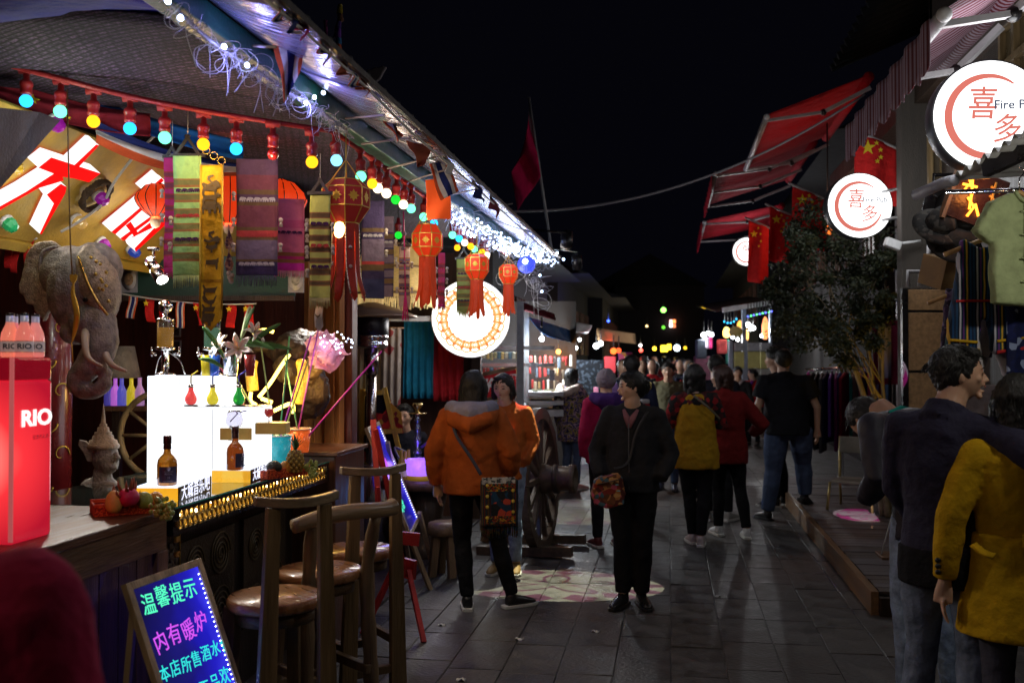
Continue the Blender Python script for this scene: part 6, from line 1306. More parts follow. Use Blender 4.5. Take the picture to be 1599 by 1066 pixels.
for dz in (-.14, .12):
 q = B(); q.tube([c + RT * .15 + UP * dz + FW * .05, V((cp.x, cp.y, c.z + dz + .03))], .014, 8); q.build('bracket', grey_metal, t)

t, c, X, r = pub_sign(1166, 393, 22, 21.0, 'smallest and farthest round pub sign half hidden by a red flag', 0); q = B(); q.tube([c + RT * .1 + FW * .05, c + RT * 1.2 + FW * .2], .02, 8); q.build('bracket', grey_metal, t)
# awnings
def awning(lab, y0, y1, xf, zf, xw, zw, mat, valance, arms, tube_m, drop=.28, nvs=1):
 t = thing('awning', lab, 'awning', ((xf + xw) / 2, (y0 + y1) / 2, zf), 0, 'awnings over the right shops')
 q = B(); q.grid(lambda u, v: (xf + (xw - xf) * u, y0 + (y1 - y0) * v, zf + (zw - zf) * u - .05 * sin(pi * u) * abs(sin(v * pi * 3))), 12, 40); q.build('cloth', mat, t, solid=.004)
 if valance:
  q = B(); q.grid(lambda u, v: (xf - .052 - .012 * sin(u * 40), y0 + (y1 - y0) * u, zf - .03 - drop * v - (.03 * abs(sin(u * pi * 14)) if v > .9 else 0) * (v)), 120, 6); q.build('valance', mat, t, solid=.003)
 q = B(); q.tube([(xf, y0 - .04, zf - .03), (xf, y1 + .02, zf - .03)], .035, 12); q.build('front_bar', tube_m, t)
 q = B(); q.ell((xf, y0 - .045, zf - .03), .036); q.build('end_knob', M('pale_knob', (.6, .6, .62), .4), t)
 for f in arms:
  y = y0 + (y1 - y0) * f; m_ = V(((xf + xw) / 2 + .08, y + .12, (zf + zw) / 2 - .16)); q = B(); q.beam((xf, y, zf - .05), m_, .045, .03); q.beam(m_, (xw, y, zw - .14), .05, .035); q.build('folding_arm', tube_m, t); q = B(); q.ell(m_, .04); q.build('arm_joint', black, t)
 q = B(); q.tube([(xw - .03, y0, zw - .03), (xw - .03, y1, zw - .03)], .06, 14); q.build('roller', mat, t)
 return t
sm = STRIPE('red_white_stripe', ['#560c18', '#560c18', '#85707f', '#85707f'], 22, 'Y'); wbar = M('white_bar', (.34, .33, .34), .4)
awning('red and white striped awning over the large pub sign', 4.85, 7.05, 1.25, 3.29, 1.82, 3.66, sm, True, (.02, .45), wbar, .22)
rda = FAB('red_awning_cloth', (.40, .008, .014), .9); rda2 = FAB('maroon_awning_cloth', (.30, .008, .018), .9)
awning('nearest plain red awning, above the middle pub sign', 11.9, 15.1, 1.12, 4.52, 2.3, 4.95, rda, False, (.02, .98), wbar)
awning('second plain red awning, lower and farther along the row', 15.6, 18.9, .70, 4.55, 2.2, 5.0, rda2, True, (.02, .5, .98), wbar, .2)
awning('farthest red awning above the smallest pub sign', 20.0, 23.2, .68, 4.4, 2.2, 4.7, rda2, True, (.02, .98), wbar, .25)
t = thing('awning_fill_lamp', 'added orange fill lamp shaped as a lantern under the red awnings behind the flags', 'lantern', (2.0, 13.2, 3.3)); q = B(); q.ell((2.0, 13.2, 3.45), (.16, .16, .19)); q.build('shade', E('awning_fill_glow', (1, .2, .03), 1.6), t); q = B(); q.tube([(2.0, 13.2, 3.6), (2.0, 13.2, 4.7)], .01, 5); q.build('cord', wire_dark, t); point('lantern_light', (1.9, 13.0, 3.4), 14, (1, .5, .35), .15, t)  # fill lamp added to brighten the red awnings, given a lantern body
# Chinese flags on slanted poles
def cflag(px, py, wpx, hpx, d, lab, dx=.0):
 a = P(px, py, d); W_, H__ = S(wpx, d), S(hpx, d); t = thing('national_flag', lab, 'flag', a - UP * H__, 0, 'red star flags over the right shops'); ph = U(0, 6)
 def fn(u, v): return a + RT * (W_ * u + dx * v) - UP * (H__ * v + W_ * .42 * u * (1 - v * .3)) + FW * (.06 * sin(u * 7 + ph + v * 2) * (.3 + v))
 q = B(); q.grid(fn, 14, 16); q.build('cloth', red_flag, t, solid=.003)
 q = B(); q.tube([a - RT * .05 + UP * .03, a + RT * (W_ + .35) - UP * (W_ * .42 + .15)], .014, 8); q.build('pole', wbar, t)
 for u, v, r_ in ((.26, .2, .085), (.45, .08, .03), (.54, .17, .03), (.54, .29, .03), (.45, .38, .03)):
  r_ *= W_ * 2.2; o = V(fn(u, v)) - FW * .03; q = B(); q.prism([(r_ * (1 if k % 2 == 0 else .4) * sin(k * pi / 5), r_ * (1 if k % 2 == 0 else .4) * cos(k * pi / 5)) for k in range(10)], .003, 0, face_cam(o)); q.build('star', yel_flag, t)
cflag(1336, 205, 66, 100, 9.7, 'biggest red star flag, hanging behind the middle pub sign')
cflag(1238, 290, 52, 88, 11.6, 'red star flag just left of the middle pub sign')
cflag(1201, 322, 42, 84, 12.4, 'red star flag second from the left, above the tree')
cflag(1169, 343, 32, 96, 13.2, 'leftmost red star flag, beside the smallest pub sign')
# street camera and projectors
p = P(1393, 380, 8.7); t = thing('security_camera', 'white bullet security camera under the middle pub sign', 'camera', p); q = B(); q.beam(p - RT * .06 + UP * .02, p + RT * .07 - UP * .03, .08, .08); q.build('housing', white_paint, t, bev=.012); q = B(); q.tube([p + RT * .07, p + RT * .25 + UP * .02], .014, 6); q.build('arm', white_paint, t)
def projector(px, py, d, to, lab):
 p = P(px, py, d); dr = (V(to) - p).normalized(); t = thing('projector', lab, 'projector', p, 0, 'logo projectors on the right facade'); q = B(); q.tube([p - dr * .16, p + dr * .02], .065, 4); q.build('housing', black, t, bev=.008); q = B(); q.tube([p + dr * .02, p + dr * .10], .042, 16); q.build('barrel', black, t); q = B(); q.tube([p + dr * .1005, p + dr * .104], .036, 16); q.build('lens', E('projector_lens', (1, 1, .95), 12), t); q = B(); q.tube([p - dr * .08, p - dr * .08 + UP * .16, p - dr * .08 + UP * .16 + RT * .4], .015, 6); q.build('bracket', black, t); return t, p + dr * .13
dt = PZ(1345, 804, DK); gp, gs = projector(1455, 325, 6.6, dt, 'black logo projector aimed at the deck, beside the hats')
# ------------------------------------------------------------------ clothes stall at the right edge
cs = thing('clothes_stall', 'clothes stall with a corrugated plastic canopy at the right edge', 'stall', (2.0, 4.4, 0))
for i in range(7):                                                # corrugated sheets, lapped in steps along the slope
 f = i / 7; A_ = P(1480 + 20 * i, 278 - 11 * i, 4.9 - .1 * i)
q = B(); c0_, c1_ = P(1478, 283, 5.1), P(1625, 190, 4.2)
def corr(u, v):
 p_ = c0_.lerp(c1_, v); return p_ + V((1, .35, -.02)).normalized() * .9 * u * 1.0 + UP * .017 * sin(v * 60) + UP * .10 * u
q.grid(corr, 6, 150); q.build('canopy_sheet', M('white_corrugated_plastic', (.50, .51, .50), .4), cs, solid=.003)
q = B(); q.beam(P(1538, 262, 4.75), P(1640, 215, 4.4), .04, .09); q.build('canopy_beam', black, cs)
q = B(); q.tube([P(1430, 305, 5.3), P(1475, 285, 5.1), P(1490, 282, 5.0)], .03, 8); q.build('rolled_tarp', FAB('white_tarp', (.3, .3, .33), .5), cs)
b = B(); b.box((2.05, 4.75, .0), (2.31, 5.7, 3.0)); b.build('back_boards', WOOD('stall_boards', (.06, .045, .035), 2), cs)
b = B(); b.box((1.95, 5.05, 0), (1.99, 5.09, 2.7)); b.build('post', grey_metal, cs)
q = B(); q.tube([P(1480, 300, 4.9), P(1640, 296, 4.3)], .012, 8); q.build('hanging_rail', steel, cs)
q = B(); X = basis(P(1515, 634, 5.2), RT, UP, -FW); q.box((0, -.03, -.3), (.9, 0, .02), 0, X); q.build('shelf', M('shelf_white', (.5, .5, .48), .6), cs)
for i in range(14): q = B(); q.prism([(0, -.028), (.011, -.015), (0, -.002), (-.011, -.015)], .003, 0, X @ T(.015 + i * .03, 0, .0205)); q.build('diamond', M('shelf_gold', (.3, .2, .06), .5), cs)
def garment(lab, outline, px, py, d, mat, thick=.05, yaw=0., name='garment', cat='garment', grp='clothes hung on the right stall', vox=.012, trims=(), hanger=True, disp=((.12, .02), (.045, .006)), scale=1.):
 c = P(px, py, d); t = thing(name, lab, cat, c, 0, grp); X = basis(c, RT, UP, -FW) @ Ry(yaw); q = B(); q.prism([(x * scale, y * scale) for x, y in outline], thick, 0, X @ T(0, 0, -thick / 2)); q.build('cloth', mat, t, remesh=vox, smooth=3, disp=disp)
 for kind, args, m in trims:
  q = B()
  if kind == 'tube': q.tube([X @ V(p_) for p_ in spl(args[0], 3)], args[1], 6)
  elif kind == 'box': q.box(args[0], args[1], 0, X)
  elif kind == 'ell': q.ell(X @ V(args[0]), args[1])
  q.build('trim', m, t)
 if hanger:
  q = B(); q.tube([X @ V((-.19 * scale, -.075, 0)), X @ V((0, -.0, 0)), X @ V((.19 * scale, -.075, 0))], .011, 8); q.build('hanger', M('hanger_wood', (.5, .3, .12), .5), t); q = B(); q.tube([X @ V(v_) for v_ in ((0, 0, 0), (0, .06, 0), (.02, .08, 0), (.02, .1, 0), (0, .11, 0))], .003, 6); q.build('hook', steel, t)
 return t, X
shirt = [(-.06, 0), (-.20, -.06), (-.31, -.24), (-.215, -.315), (-.185, -.27), (-.19, -.68), (.19, -.68), (.185, -.27), (.215, -.315), (.31, -.24), (.20, -.06), (.06, 0), (.04, -.04), (-.04, -.04)]
sg_m = FAB('sage_green_shirt', (.34, .40, .20))
t, X = garment('sage green short sleeved collarless shirt on a wooden hanger at the right edge', shirt, 1592, 300, 4.3, sg_m, .06, radians(10), 'shirt', 'shirt', scale=.72, trims=[('tube', ([(0, -.03, .036), (.0, -.2, .04), (0, -.48, .036)], .005), sg_m)] + [('tube', ([(-.025, -.09 - k * .10, .04), (0, -.09 - k * .10, .045), (.025, -.09 - k * .10, .04)], .004), sg_m) for k in range(4)] + [('tube', ([(-.04, .0, .026), (-.022, -.034, .036), (0, -.045, .04), (.022, -.034, .036), (.04, 0, .026)], .009), sg_m)])
ethn = STRIPE('ethnic_stripe', ['#0c2140', '#123a5c', '#0a1c30', '#b8b8c0', '#0c2140', '#5a2a70', '#0d3a3a', '#c8a030', '#0a1c30', '#10406a'], 13, 'X')
romper = [(-.11, 0), (-.05, -.04), (.05, -.04), (.11, 0), (.12, -.08), (.13, -.28), (.16, -.50), (.03, -.52), (.0, -.36), (-.03, -.36), (-.06, -.53), (-.19, -.51), (-.15, -.28), (-.13, -.08)]
rdt = FAB('red_piping', (.50, .03, .03)); ylt = FAB('yellow_piping', (.6, .36, .02))
t, X = garment('striped ethnic child romper with red piping hung left of the sage shirt', romper, 1540, 372, 4.5, ethn, .06, 0, 'romper', 'romper', trims=[('tube', ([(-.15, -.285, .03), (0, -.285, .045), (.14, -.285, .03)], .006), rdt), ('tube', ([(-.19, -.505, .03), (-.06, -.525, .03)], .009), rdt), ('tube', ([(.03, -.515, .03), (.16, -.495, .03)], .009), rdt), ('tube', ([(-.18, -.46, .032), (-.06, -.47, .036)], .007), ylt), ('tube', ([(.03, -.465, .036), (.155, -.45, .032)], .007), ylt)])
shorts = [(-.15, 0), (.15, 0), (.20, -.30), (.06, -.34), (.0, -.16), (-.05, -.33), (-.19, -.30)]
t, X = garment('white child shorts with a patchwork hem under the striped romper', shorts, 1548, 478, 4.6, FAB('white_shorts', (.62, .58, .58)), .05, 0, 'shorts', 'shorts', hanger=False, trims=[('box', ((.065, -.335, .022), (.19, -.300, .034)), PATTERN('patch_hem', ['#8a2018', '#c87020', '#304020', '#a03040'], 30)), ('ell', ((-.1, -.2, .03), (.03, .035, .01)), M('ochre_print', (.5, .35, .12), .8)), ('tube', ([(.09, -.1, .033), (.11, -.14, .035), (.08, -.18, .033)], .004), black)])
indig = PATTERN('indigo_print', ['#0a1440', '#0c1848', '#0a1440', '#0d1a50', '#8a98b8', '#0a1440', '#0b1644', '#0a143c', '#0c1848'], 34)
hanging_cloth('indigo printed cloth with pale motifs at the right edge below the sage shirt', 1572, 1640, 474, 690, 4.45, indig, 4, 'indigo_cloth', 'cloth', 'clothes hung on the right stall')
garment('small purple floral vest hung behind the striped romper', [(-.1, 0), (.1, 0), (.13, -.35), (-.13, -.35)], 1508, 450, 5.0, PATTERN('purple_floral', ['#3a2a48', '#584060', '#241a30', '#7a6a88'], 40), .04, 0, 'vest', 'vest')
garment('white printed child shirt hung lowest behind the laughing man', [(-.15, 0), (.15, 0), (.2, -.16), (.13, -.2), (.13, -.34), (-.13, -.34), (-.13, -.2), (-.2, -.16)], 1548, 600, 4.9, FAB('white_shorts', (.62, .58, .58)), .04, 0, 'child_shirt', 'shirt', hanger=False, trims=[('ell', ((.03, -.15, .03), (.05, .04, .006)), M('ochre_print', (.5, .35, .12), .8)), ('tube', ([(-.12, -.31, .03), (.12, -.31, .03)], .01), MC['red_piping'])])
t = thing('stall_bulb', 'bare bulb hanging under the stall canopy at the right edge', 'lamp', (1.78, 3.62, 2.38)); q = B(); q.ell((1.78, 3.62, 2.40), .035); q.build('globe', E('stall_bulb_glow', (1, .95, .85), 12), t); q = B(); q.tube([(1.78, 3.62, 2.43), (1.78, 3.62, 2.62)], .006, 6); q.build('cord', wire_dark, t); point('lamp_light', (1.72, 3.58, 2.36), 16, (1, .95, .85), .05, t)
# hats and neon sign on the stall wall
nb = thing('neon_sign', 'dark framed neon sign with glowing orange strokes on the stall wall', 'sign', P(1525, 330, 5.5)); X = basis(P(1525, 308, 5.5), RT, UP, -FW) @ Rz(-.35); q = B(); q.box((-.13, -.15, -.04), (.15, .14, 0), 0, X); q.build('board', M('dark_maroon_board', (.03, .01, .008), .3), nb)
q = B(); q.box((-.15, -.17, -.045), (-.13, .16, .01), 0, X); q.build('frame_rail', wood_mid, nb)
for s_ in (((-.10, .10), (-.06, .06), (-.08, .02), (-.03, 0)), ((-.07, .12), (-.04, .02), (-.02, -.08)), ((-.05, -.02), (.0, -.06), (-.02, -.12)), ((.0, -.04), (.04, -.10)), ((-.1, .04), (-.02, .05))): q = B(); q.tube([X @ V((x, y, .012)) for x, y in s_], .007, 6); q.build('neon_stroke', E('neon_orange', (1, .25, .02), 6), nb)
for s_ in (((.05, .08), (.11, .06)), ((.07, .11), (.08, .0)), ((.06, .03), (.12, .0))): q = B(); q.tube([X @ V((x, y, .012)) for x, y in s_], .007, 6); q.build('neon_stroke', M('dim_neon', (.4, .2, .03), .4, em=.25), nb)
point('neon_glow', X @ V((-.02, .02, .12)), 1.6, (1, .3, .05), .04, nb)
hatm = FAB('dark_grey_hat', (.03, .028, .026)); hatc = PATTERN('check_hat', ['#1a1816', '#38342f', '#100f0e'], 46)
for px, py, m, lab in ((1505, 345, hatm, 'dark grey brimmed hat hung right of the projector'), (1470, 350, hatc, 'checked brimmed hat hung below the projector'), (1492, 378, hatm, 'dark brimmed hat hung lowest on the stall wall')):
 c = P(px, py, 5.6); t = thing('hat', lab, 'hat', c, 0, 'hats hung on the stall wall'); Xh = basis(c, RT, UP, -FW) @ Rx(radians(-40)) @ Rz(U(-.4, .4)); b = B(); b.lathe([(.001, .09), (.06, .085), (.085, .04), (.09, 0)], 24, 0, Xh); b.build('crown_piece', m, t); b = B(); b.lathe([(.088, .002), (.13, -.005), (.155, -.02), (.15, -.024), (.088, -.004)], 28, 0, Xh, False); b.build('brim', m, t)
t = thing('cardboard_box', 'tan cardboard carton on the stall wall above the panel screen', 'box', P(1480, 440, 6.0)); q = B(); q.cbox((0, 0, 0), (.13, .1, .09), 0, T(*P(1482, 425, 6.0)) @ Rz(.5) @ Rx(.3)); q.build('carton', M('cardboard', (.28, .17, .07), .8), t, bev=.003)
t = thing('wall_pipe', 'pale bent pipes on the facade above the panel screen', 'pipe', P(1435, 440, 7.9)); q = B(); q.tube([P(x, y, 7.9) for x, y in ((1418, 448), (1418, 424), (1450, 424), (1450, 400), (1452, 370))], .018, 8); q.build('pipe', M('pvc_pipe', (.3, .29, .3), .5), t); q = B(); q.tube([P(x, y, 7.9) for x, y in ((1436, 446), (1436, 430), (1460, 428))], .018, 8); q.build('pipe', MC['pvc_pipe'], t)
# ------------------------------------------------------------------ potted tree on the deck
tb = V((2.12, 10.1, DK)); tr_ = thing('street_tree', 'small dark leafy tree with several pale lower trunks on the deck', 'tree', tb)
bark = M('tree_bark', (.16, .12, .07), .8, var=.4, bump=.9, bs=40, stretch=(4, 4, 1))
tips = []
for i, (top, mid) in enumerate(((P(1340, 420, 10), P(1364, 600, 10.2)), (P(1290, 430, 10), P(1345, 600, 10.2)), (P(1385, 400, 9.9), P(1378, 600, 10.1)), (P(1330, 380, 10.2), P(1356, 560, 10.3)), (P(1250, 420, 9.9), P(1335, 580, 10.1)))):
 base = tb + V((U(-.12, .12), U(-.1, .1), 0)); pts = spl([tuple(base), tuple(base.lerp(mid, .5) + V((U(-.03, .03), 0, 0))), tuple(mid), tuple(top)], 5); q = B(); n = len(pts); q.tube(pts, [.036 * (1 - .8 * k / n) for k in range(n)], 9); q.build('trunk', bark, tr_); tips.append(pts)
lq = [(0, 0), (.5, .22), (1, 0), (.5, -.22)]
leaf_a = M('dark_leaf', (.014, .022, .008), .6, var=.5, vs=2.5, bump=.2); leaf_b = M('olive_leaf', (.026, .03, .011), .6, var=.5, vs=2.5, bump=.2)
cl = []
for px, py, rx, d in ((1290, 360, 55, 9.3), (1330, 400, 60, 9.1), (1250, 430, 50, 9.2), (1300, 470, 70, 9.0), (1360, 450, 40, 9.0), (1240, 500, 45, 9.2), (1290, 530, 50, 9.1), (1380, 400, 25, 9.0), (1345, 520, 35, 9.0), (1215, 455, 25, 9.3), (1385, 480, 20, 8.9), (1262, 375, 35, 9.4)):
 for k in range(9): cl.append((P(px + U(-rx, rx) * .8, py + U(-rx, rx) * .7, d + .8 + U(-.35, .35)), S(rx, d + .8) * U(.22, .42)))
b = B()
for c, r in cl:
 for i in range(150):
  o = V((random.gauss(0, 1), random.gauss(0, 1), random.gauss(0, .8))) * r * .55; p_ = c + o; ln = U(.035, .07); ax = V((U(-1, 1), U(-1, 1), U(-1, .4))).normalized(); e2 = ax.orthogonal().normalized(); e2 = (Matrix.Rotation(U(0, 6.28), 3, ax) @ e2)
  b.add([p_ + ax * (x * ln) + e2 * (y * ln) for x, y in lq], [(0, 1, 2, 3)], random.randrange(2), False)
b.build('crown', [leaf_a, leaf_b], tr_)
for k in range(26):
 c, r = random.choice(cl); s_ = random.choice(tips); q = B(); a_ = V(s_[random.randrange(len(s_) // 2, len(s_))]); q.tube([a_, a_.lerp(c, .5) + UP * .05, c], [.008, .005, .002], 5); q.build('twig', bark, tr_)
spot('tree_uplight', tb + V((.22, -.38, .12)), tb + V((-.05, .0, 1.0)), 45, (1, .62, .10), 50, .6)
t = thing('ground_spotlight', 'small black ground spotlight lighting the tree trunks', 'spotlight', tb + V((.24, -.41, 0))); q = B(); q.tube([tb + V((.25, -.43, .03)), tb + V((.225, -.39, .10))], .035, 12); q.build('housing', black, t); q = B(); q.tube([tb + V((.2245, -.389, .101)), tb + V((.2235, -.387, .104))], .028, 12); q.build('lens', E('amber_lens', (1, .7, .15), 8), t)
# ------------------------------------------------------------------ clothes rail, chair, swing seat on the deck
rk = thing('clothes_rail', 'steel clothes rail crowded with hangers under the tree', 'clothes rail', (P(1320, 600, 12.4).x, 12, DK))
rA, rB_ = P(1258, 577, 12.4), P(1392, 572, 12.4); q = B(); q.tube([rA, rB_], .016, 10); q.build('top_rail', steel, rk)
for p_ in (rA.lerp(rB_, .42), rB_): q = B(); q.tube([p_, V((p_.x, p_.y, DK + .02))], .016, 8); q.build('upright', steel, rk); q = B(); q.beam(V((p_.x, p_.y - .22, DK + .03)), V((p_.x, p_.y + .22, DK + .03)), .05, .05); q.build('foot', white_paint, rk)
gcols = [('magenta', (.45, .02, .35)), ('charcoal', (.02, .02, .025)), ('black', (.012, .012, .014)), ('grey', (.06, .06, .07)), ('navy', (.015, .02, .06)), ('violet', (.12, .05, .30)), ('plum', (.16, .02, .12)), ('blue', (.04, .10, .40)), ('crimson', (.30, .015, .05)), ('teal', (.01, .14, .13)), ('white', (.5, .48, .5)), ('wine', (.20, .015, .05)), ('indigo', (.05, .04, .22)), ('rose', (.40, .06, .16)), ('ochre', (.35, .22, .05)), ('lilac', (.28, .22, .45)), ('maroon', (.14, .01, .03)), ('sky blue', (.15, .28, .5))]
for i, (nm, c) in enumerate(gcols):
 p_ = rA.lerp(rB_, .05 + .93 * i / (len(gcols) - 1)) ; ln = U(.75, 1.05); t = thing('garment', '%s garment on the clothes rail under the tree' % nm, 'garment', p_ - UP * ln, 0, 'garments on the clothes rail'); X = basis(p_, FW, UP, -RT) @ Ry(U(.3, .7)); m = FAB('rail_%s' % nm.replace(' ', '_'), c); q = B(); q.prism([(-.05, -.06), (-.2, -.13), (-.23, -ln), (.23, -ln), (.2, -.13), (.05, -.06)], .04, 0, X); q.build('cloth', m, t, bev=.012)
 q = B(); q.tube([X @ V((-.19, -.12, .02)), X @ V((0, -.04, .02)), X @ V((.19, -.12, .02))], .010, 6); q.tube([X @ V((0, -.04, .02)), X @ V((0, .01, .0))], .004, 5); q.build('hanger', M('hanger_%s' % nm.replace(' ', '_'), tuple(min(1, x * 1.5 + .12) for x in c), .4), t)
hanging_cloth('pale lilac shirt hung high beside the tree crown', 1370, 1392, 505, 590, 10.5, FAB('lilac_shirt', (.30, .26, .40)), 3, 'hung_shirt', 'shirt', 'shirts hung by the pub column')
hanging_cloth('crimson dress hung high behind the lilac shirt', 1362, 1404, 500, 600, 10.9, FAB('crimson_dress', (.30, .03, .08)), 4, 'hung_dress', 'dress', 'shirts hung by the pub column')
cd = 10.2; c = P(1335, 748, cd); ch = thing('metal_chair', 'brass coloured metal chair standing on the deck below the tree', 'chair', V((c.x, c.y, DK))); cmt = M('dull_brass_tube', (.35, .26, .10), .4, .7); z_s = c.z; Wc = T(c.x, c.y, 0) @ Rz(-.4)
q = B(); q.box((-.2, -.2, z_s - .03), (.2, .2, z_s), 0, Wc); q.build('seat', M('grey_seat', (.22, .2, .16), .6), ch, bev=.01)
for sx_ in (-.2, .2):
 q = B(); q.tube([Wc @ V((sx_, -.2, z_s - .02)), Wc @ V((sx_ * 1.1, -.24, DK))], .014, 8); q.build('leg', cmt, ch); q = B(); q.tube([Wc @ V((sx_, .24, DK)), Wc @ V((sx_, .2, z_s)), Wc @ V((sx_, .22, z_s + .42))], .014, 8); q.build('leg', cmt, ch)
q = B(); q.box((-.2, .19, z_s + .25), (.2, .215, z_s + .42), 0, Wc); q.build('backrest', MC['grey_seat'], ch, bev=.01)
sw = thing('swing_seat', 'small dark wooden box with cords at the deck end beside the stooping man', 'box', PZ(1400, 905, 0)); p = PZ(1402, 900, 0); q = B(); q.box((p.x - .14, p.y - .12, .12), (p.x + .16, p.y + .14, .17)); q.build('seat', wood_mid, sw, bev=.006); q = B(); q.box((p.x - .10, p.y - .08, 0), (p.x + .12, p.y + .1, .119)); q.build('box', wood_dark, sw)
for dx in (-.12, .14): q = B(); q.tube([(p.x + dx, p.y, .17), (p.x + dx * .2 + .02, p.y + .05, .55)], .006, 6); q.build('cord', rope_m, sw)
# ------------------------------------------------------------------ flag on a leaning pole, cable over the street
t = thing('street_flag', 'dark red flag drooping from a tall leaning white pole over the left eave end', 'flag', P(860, 390, 9.6)); fp0, fp1 = P(861, 392, 9.6), P(826, 152, 9.6)
q = B(); q.tube([fp0, fp1], [.016, .011], 8); q.build('pole', wbar, t)
def fg(u, v):
 a = fp1.lerp(fp0, .02 + .50 * v); dr = -RT * (S(36, 9.6) * u * min(1, .1 + 2.2 * v)) - UP * S(85, 9.6) * u * (.9 - .3 * v); return a + dr + FW * (.05 * sin(u * 9 + v * 5))
q = B(); q.grid(fg, 16, 18); q.build('cloth', FAB('dim_red_flag', (.60, .012, .09)), t, solid=.003)
q = B(); q.grid(lambda u, v: fp1.lerp(fp0, .40 * v) - RT * S(9, 9.6) * u * v * 1.6 + FW * .02 - UP * .02, 3, 8); q.build('white_edge', FAB('pale_edge', (.42, .38, .45)), t, solid=.002)
q = B(); q.tube(sag(P(780, 330, 9.8), P(1350, 148, 10.0), .32, 20), .012, 6); single(q, 'overhead_cable', M('grey_cable', (.22, .2, .22), .6), 'grey cable sagging across the night sky', 'cable')
# ------------------------------------------------------------------ people
eye_m = M('dark_eye', (.015, .01, .01), .15, bump=0); lip_m = M('lips', (.38, .10, .09), .45, bump=0); sole_m = M('pale_sole', (.55, .54, .50), .6)
shoe_black = M('black_shoe', (.015, .014, .015), .35); trim_white = M('white_stitch', (.6, .6, .6), .7)
def clothm(name, col, **k): return FAB(name, col, **k)
DEF = dict(pel=(0, 0, .53), wai=(0, .005, .615), che=(0, -.005, .72), nkb=(0, -.012, .825), nkt=(0, .012, .872), hd=(0, .018, .932),
           sR=(.097, -.008, .802), sL=(-.097, -.008, .802), eR=(.128, -.02, .645), eL=(-.128, -.02, .645), wR=(.128, .02, .505), wL=(-.128, .02, .505),
           hR=(.052, 0, .515), hL=(-.052, 0, .515), kR=(.056, .012, .285), kL=(-.056, .012, .285), aR=(.058, -.01, .045), aL=(-.058, -.01, .045))
def hand(b, W, wr, el, H, side, curl=.5, sp=1.):
 d = (wr - el).normalized(); n_ = V((0, 1, 0)); n_ = (n_ - d * n_.dot(d)).normalized() if abs(d.y) < .9 else V((0, 0, 1)); lat = d.cross(n_)   # lat: across the palm
 s = H; c = wr + d * .026 * s
 b.tube([W @ wr, W @ c, W @ (wr + d * .055 * s)], [.0155 * s, (.012 * s, .022 * s), (.010 * s, .024 * s)], 10, side=W.to_3x3() @ lat.cross(d))
 for k, (ln, off) in enumerate(((.042, -.0175), (.048, -.006), (.045, .006), (.036, .0165))):
  o = wr + d * .053 * s + n_ * off * s; bend = lat * side
  p1 = o + d * ln * s * .45 + n_ * off * .15 * s * sp - bend * .006 * s * curl; p2 = p1 + d * ln * s * .33 - bend * ln * s * .30 * curl; p3 = p2 + d * ln * s * .22 - bend * ln * s * .34 * curl
  b.tube([W @ (o - d * .01 * s), W @ o, W @ p1, W @ p2, W @ p3], [.0052 * s, .0054 * s, .005 * s, .0045 * s, .0032 * s], 7)
 o = wr + d * .015 * s + n_ * .018 * s; b.tube([W @ o, W @ (o + d * .018 * s + n_ * .016 * s), W @ (o + d * .037 * s + n_ * .020 * s - lat * side * .006 * s)], [.007 * s, .006 * s, .004 * s], 7)
def headmesh(b, X, s, open_mouth=False):
 """X: head frame (x right, y face, z up), s = chin-to-crown height"""
 vs = []; nu, nv = 26, 20
 for j in range(nv + 1):
  ph = pi * j / nv
  for i in range(nu):
   th = 2 * pi * i / nu; x, y, z = sin(ph) * cos(th), sin(ph) * sin(th), cos(ph)
   fx, fy, fz = .355, .43, .5
   if z < 0:
    t_ = -z; fx *= 1 - .30 * t_ ** 1.6
    fy = fy * (1 - .12 * t_) if y > 0 else fy * (1 - .55 * t_)
   if y > 0: fy *= .96 - .10 * max(0, z) ** 2
   vs.append((x * fx * s, y * fy * s + (.02 * s if z < -.3 and y > 0 else 0), z * fz * s))
 b.add(vs, [(j * nu + i, j * nu + (i + 1) % nu, (j + 1) * nu + (i + 1) % nu, (j + 1) * nu + i) for j in range(nv) for i in range(nu)], 0, True, X)
 b.tube([X @ V((0, .385 * s, .04 * s)), X @ V((0, .445 * s, -.06 * s)), X @ V((0, .485 * s, -.125 * s)), X @ V((0, .42 * s, -.155 * s))], [.018 * s, .027 * s, .040 * s, .03 * s], 9)
 b.ell(X @ V((.036 * s, .425 * s, -.135 * s)), .024 * s, nu=8, nv=6); b.ell(X @ V((-.036 * s, .425 * s, -.135 * s)), .024 * s, nu=8, nv=6)
 R3 = X.to_3x3()
 b.ell(X @ V((0, .355 * s, .07 * s)), (.22 * s, .05 * s, .026 * s), R=R3, nu=12, nv=6)
 for e in (-1, 1):
  b.ell(X @ V((e * .355 * s, -.03 * s, -.05 * s)), (.022 * s, .07 * s, .115 * s), R=R3 @ Euler((.25, 0, e * -.35)).to_matrix(), nu=10, nv=8)
  b.ell(X @ V((e * .19 * s, .275 * s, -.09 * s)), (.10 * s, .075 * s, .08 * s), R=R3, nu=10, nv=7)
 b.ell(X @ V((0, .405 * s, -.215 * s)), (.085 * s, .035 * s, .020 * s), R=R3, nu=10, nv=6)
 b.ell(X @ V((0, .39 * s, -.265 * s - (.05 * s if open_mouth else 0))), (.075 * s, .035 * s, .022 * s), R=R3, nu=10, nv=6)
 b.ell(X @ V((0, .33 * s, -.405 * s)), (.085 * s, .055 * s, .065 * s), R=R3, nu=10, nv=7)
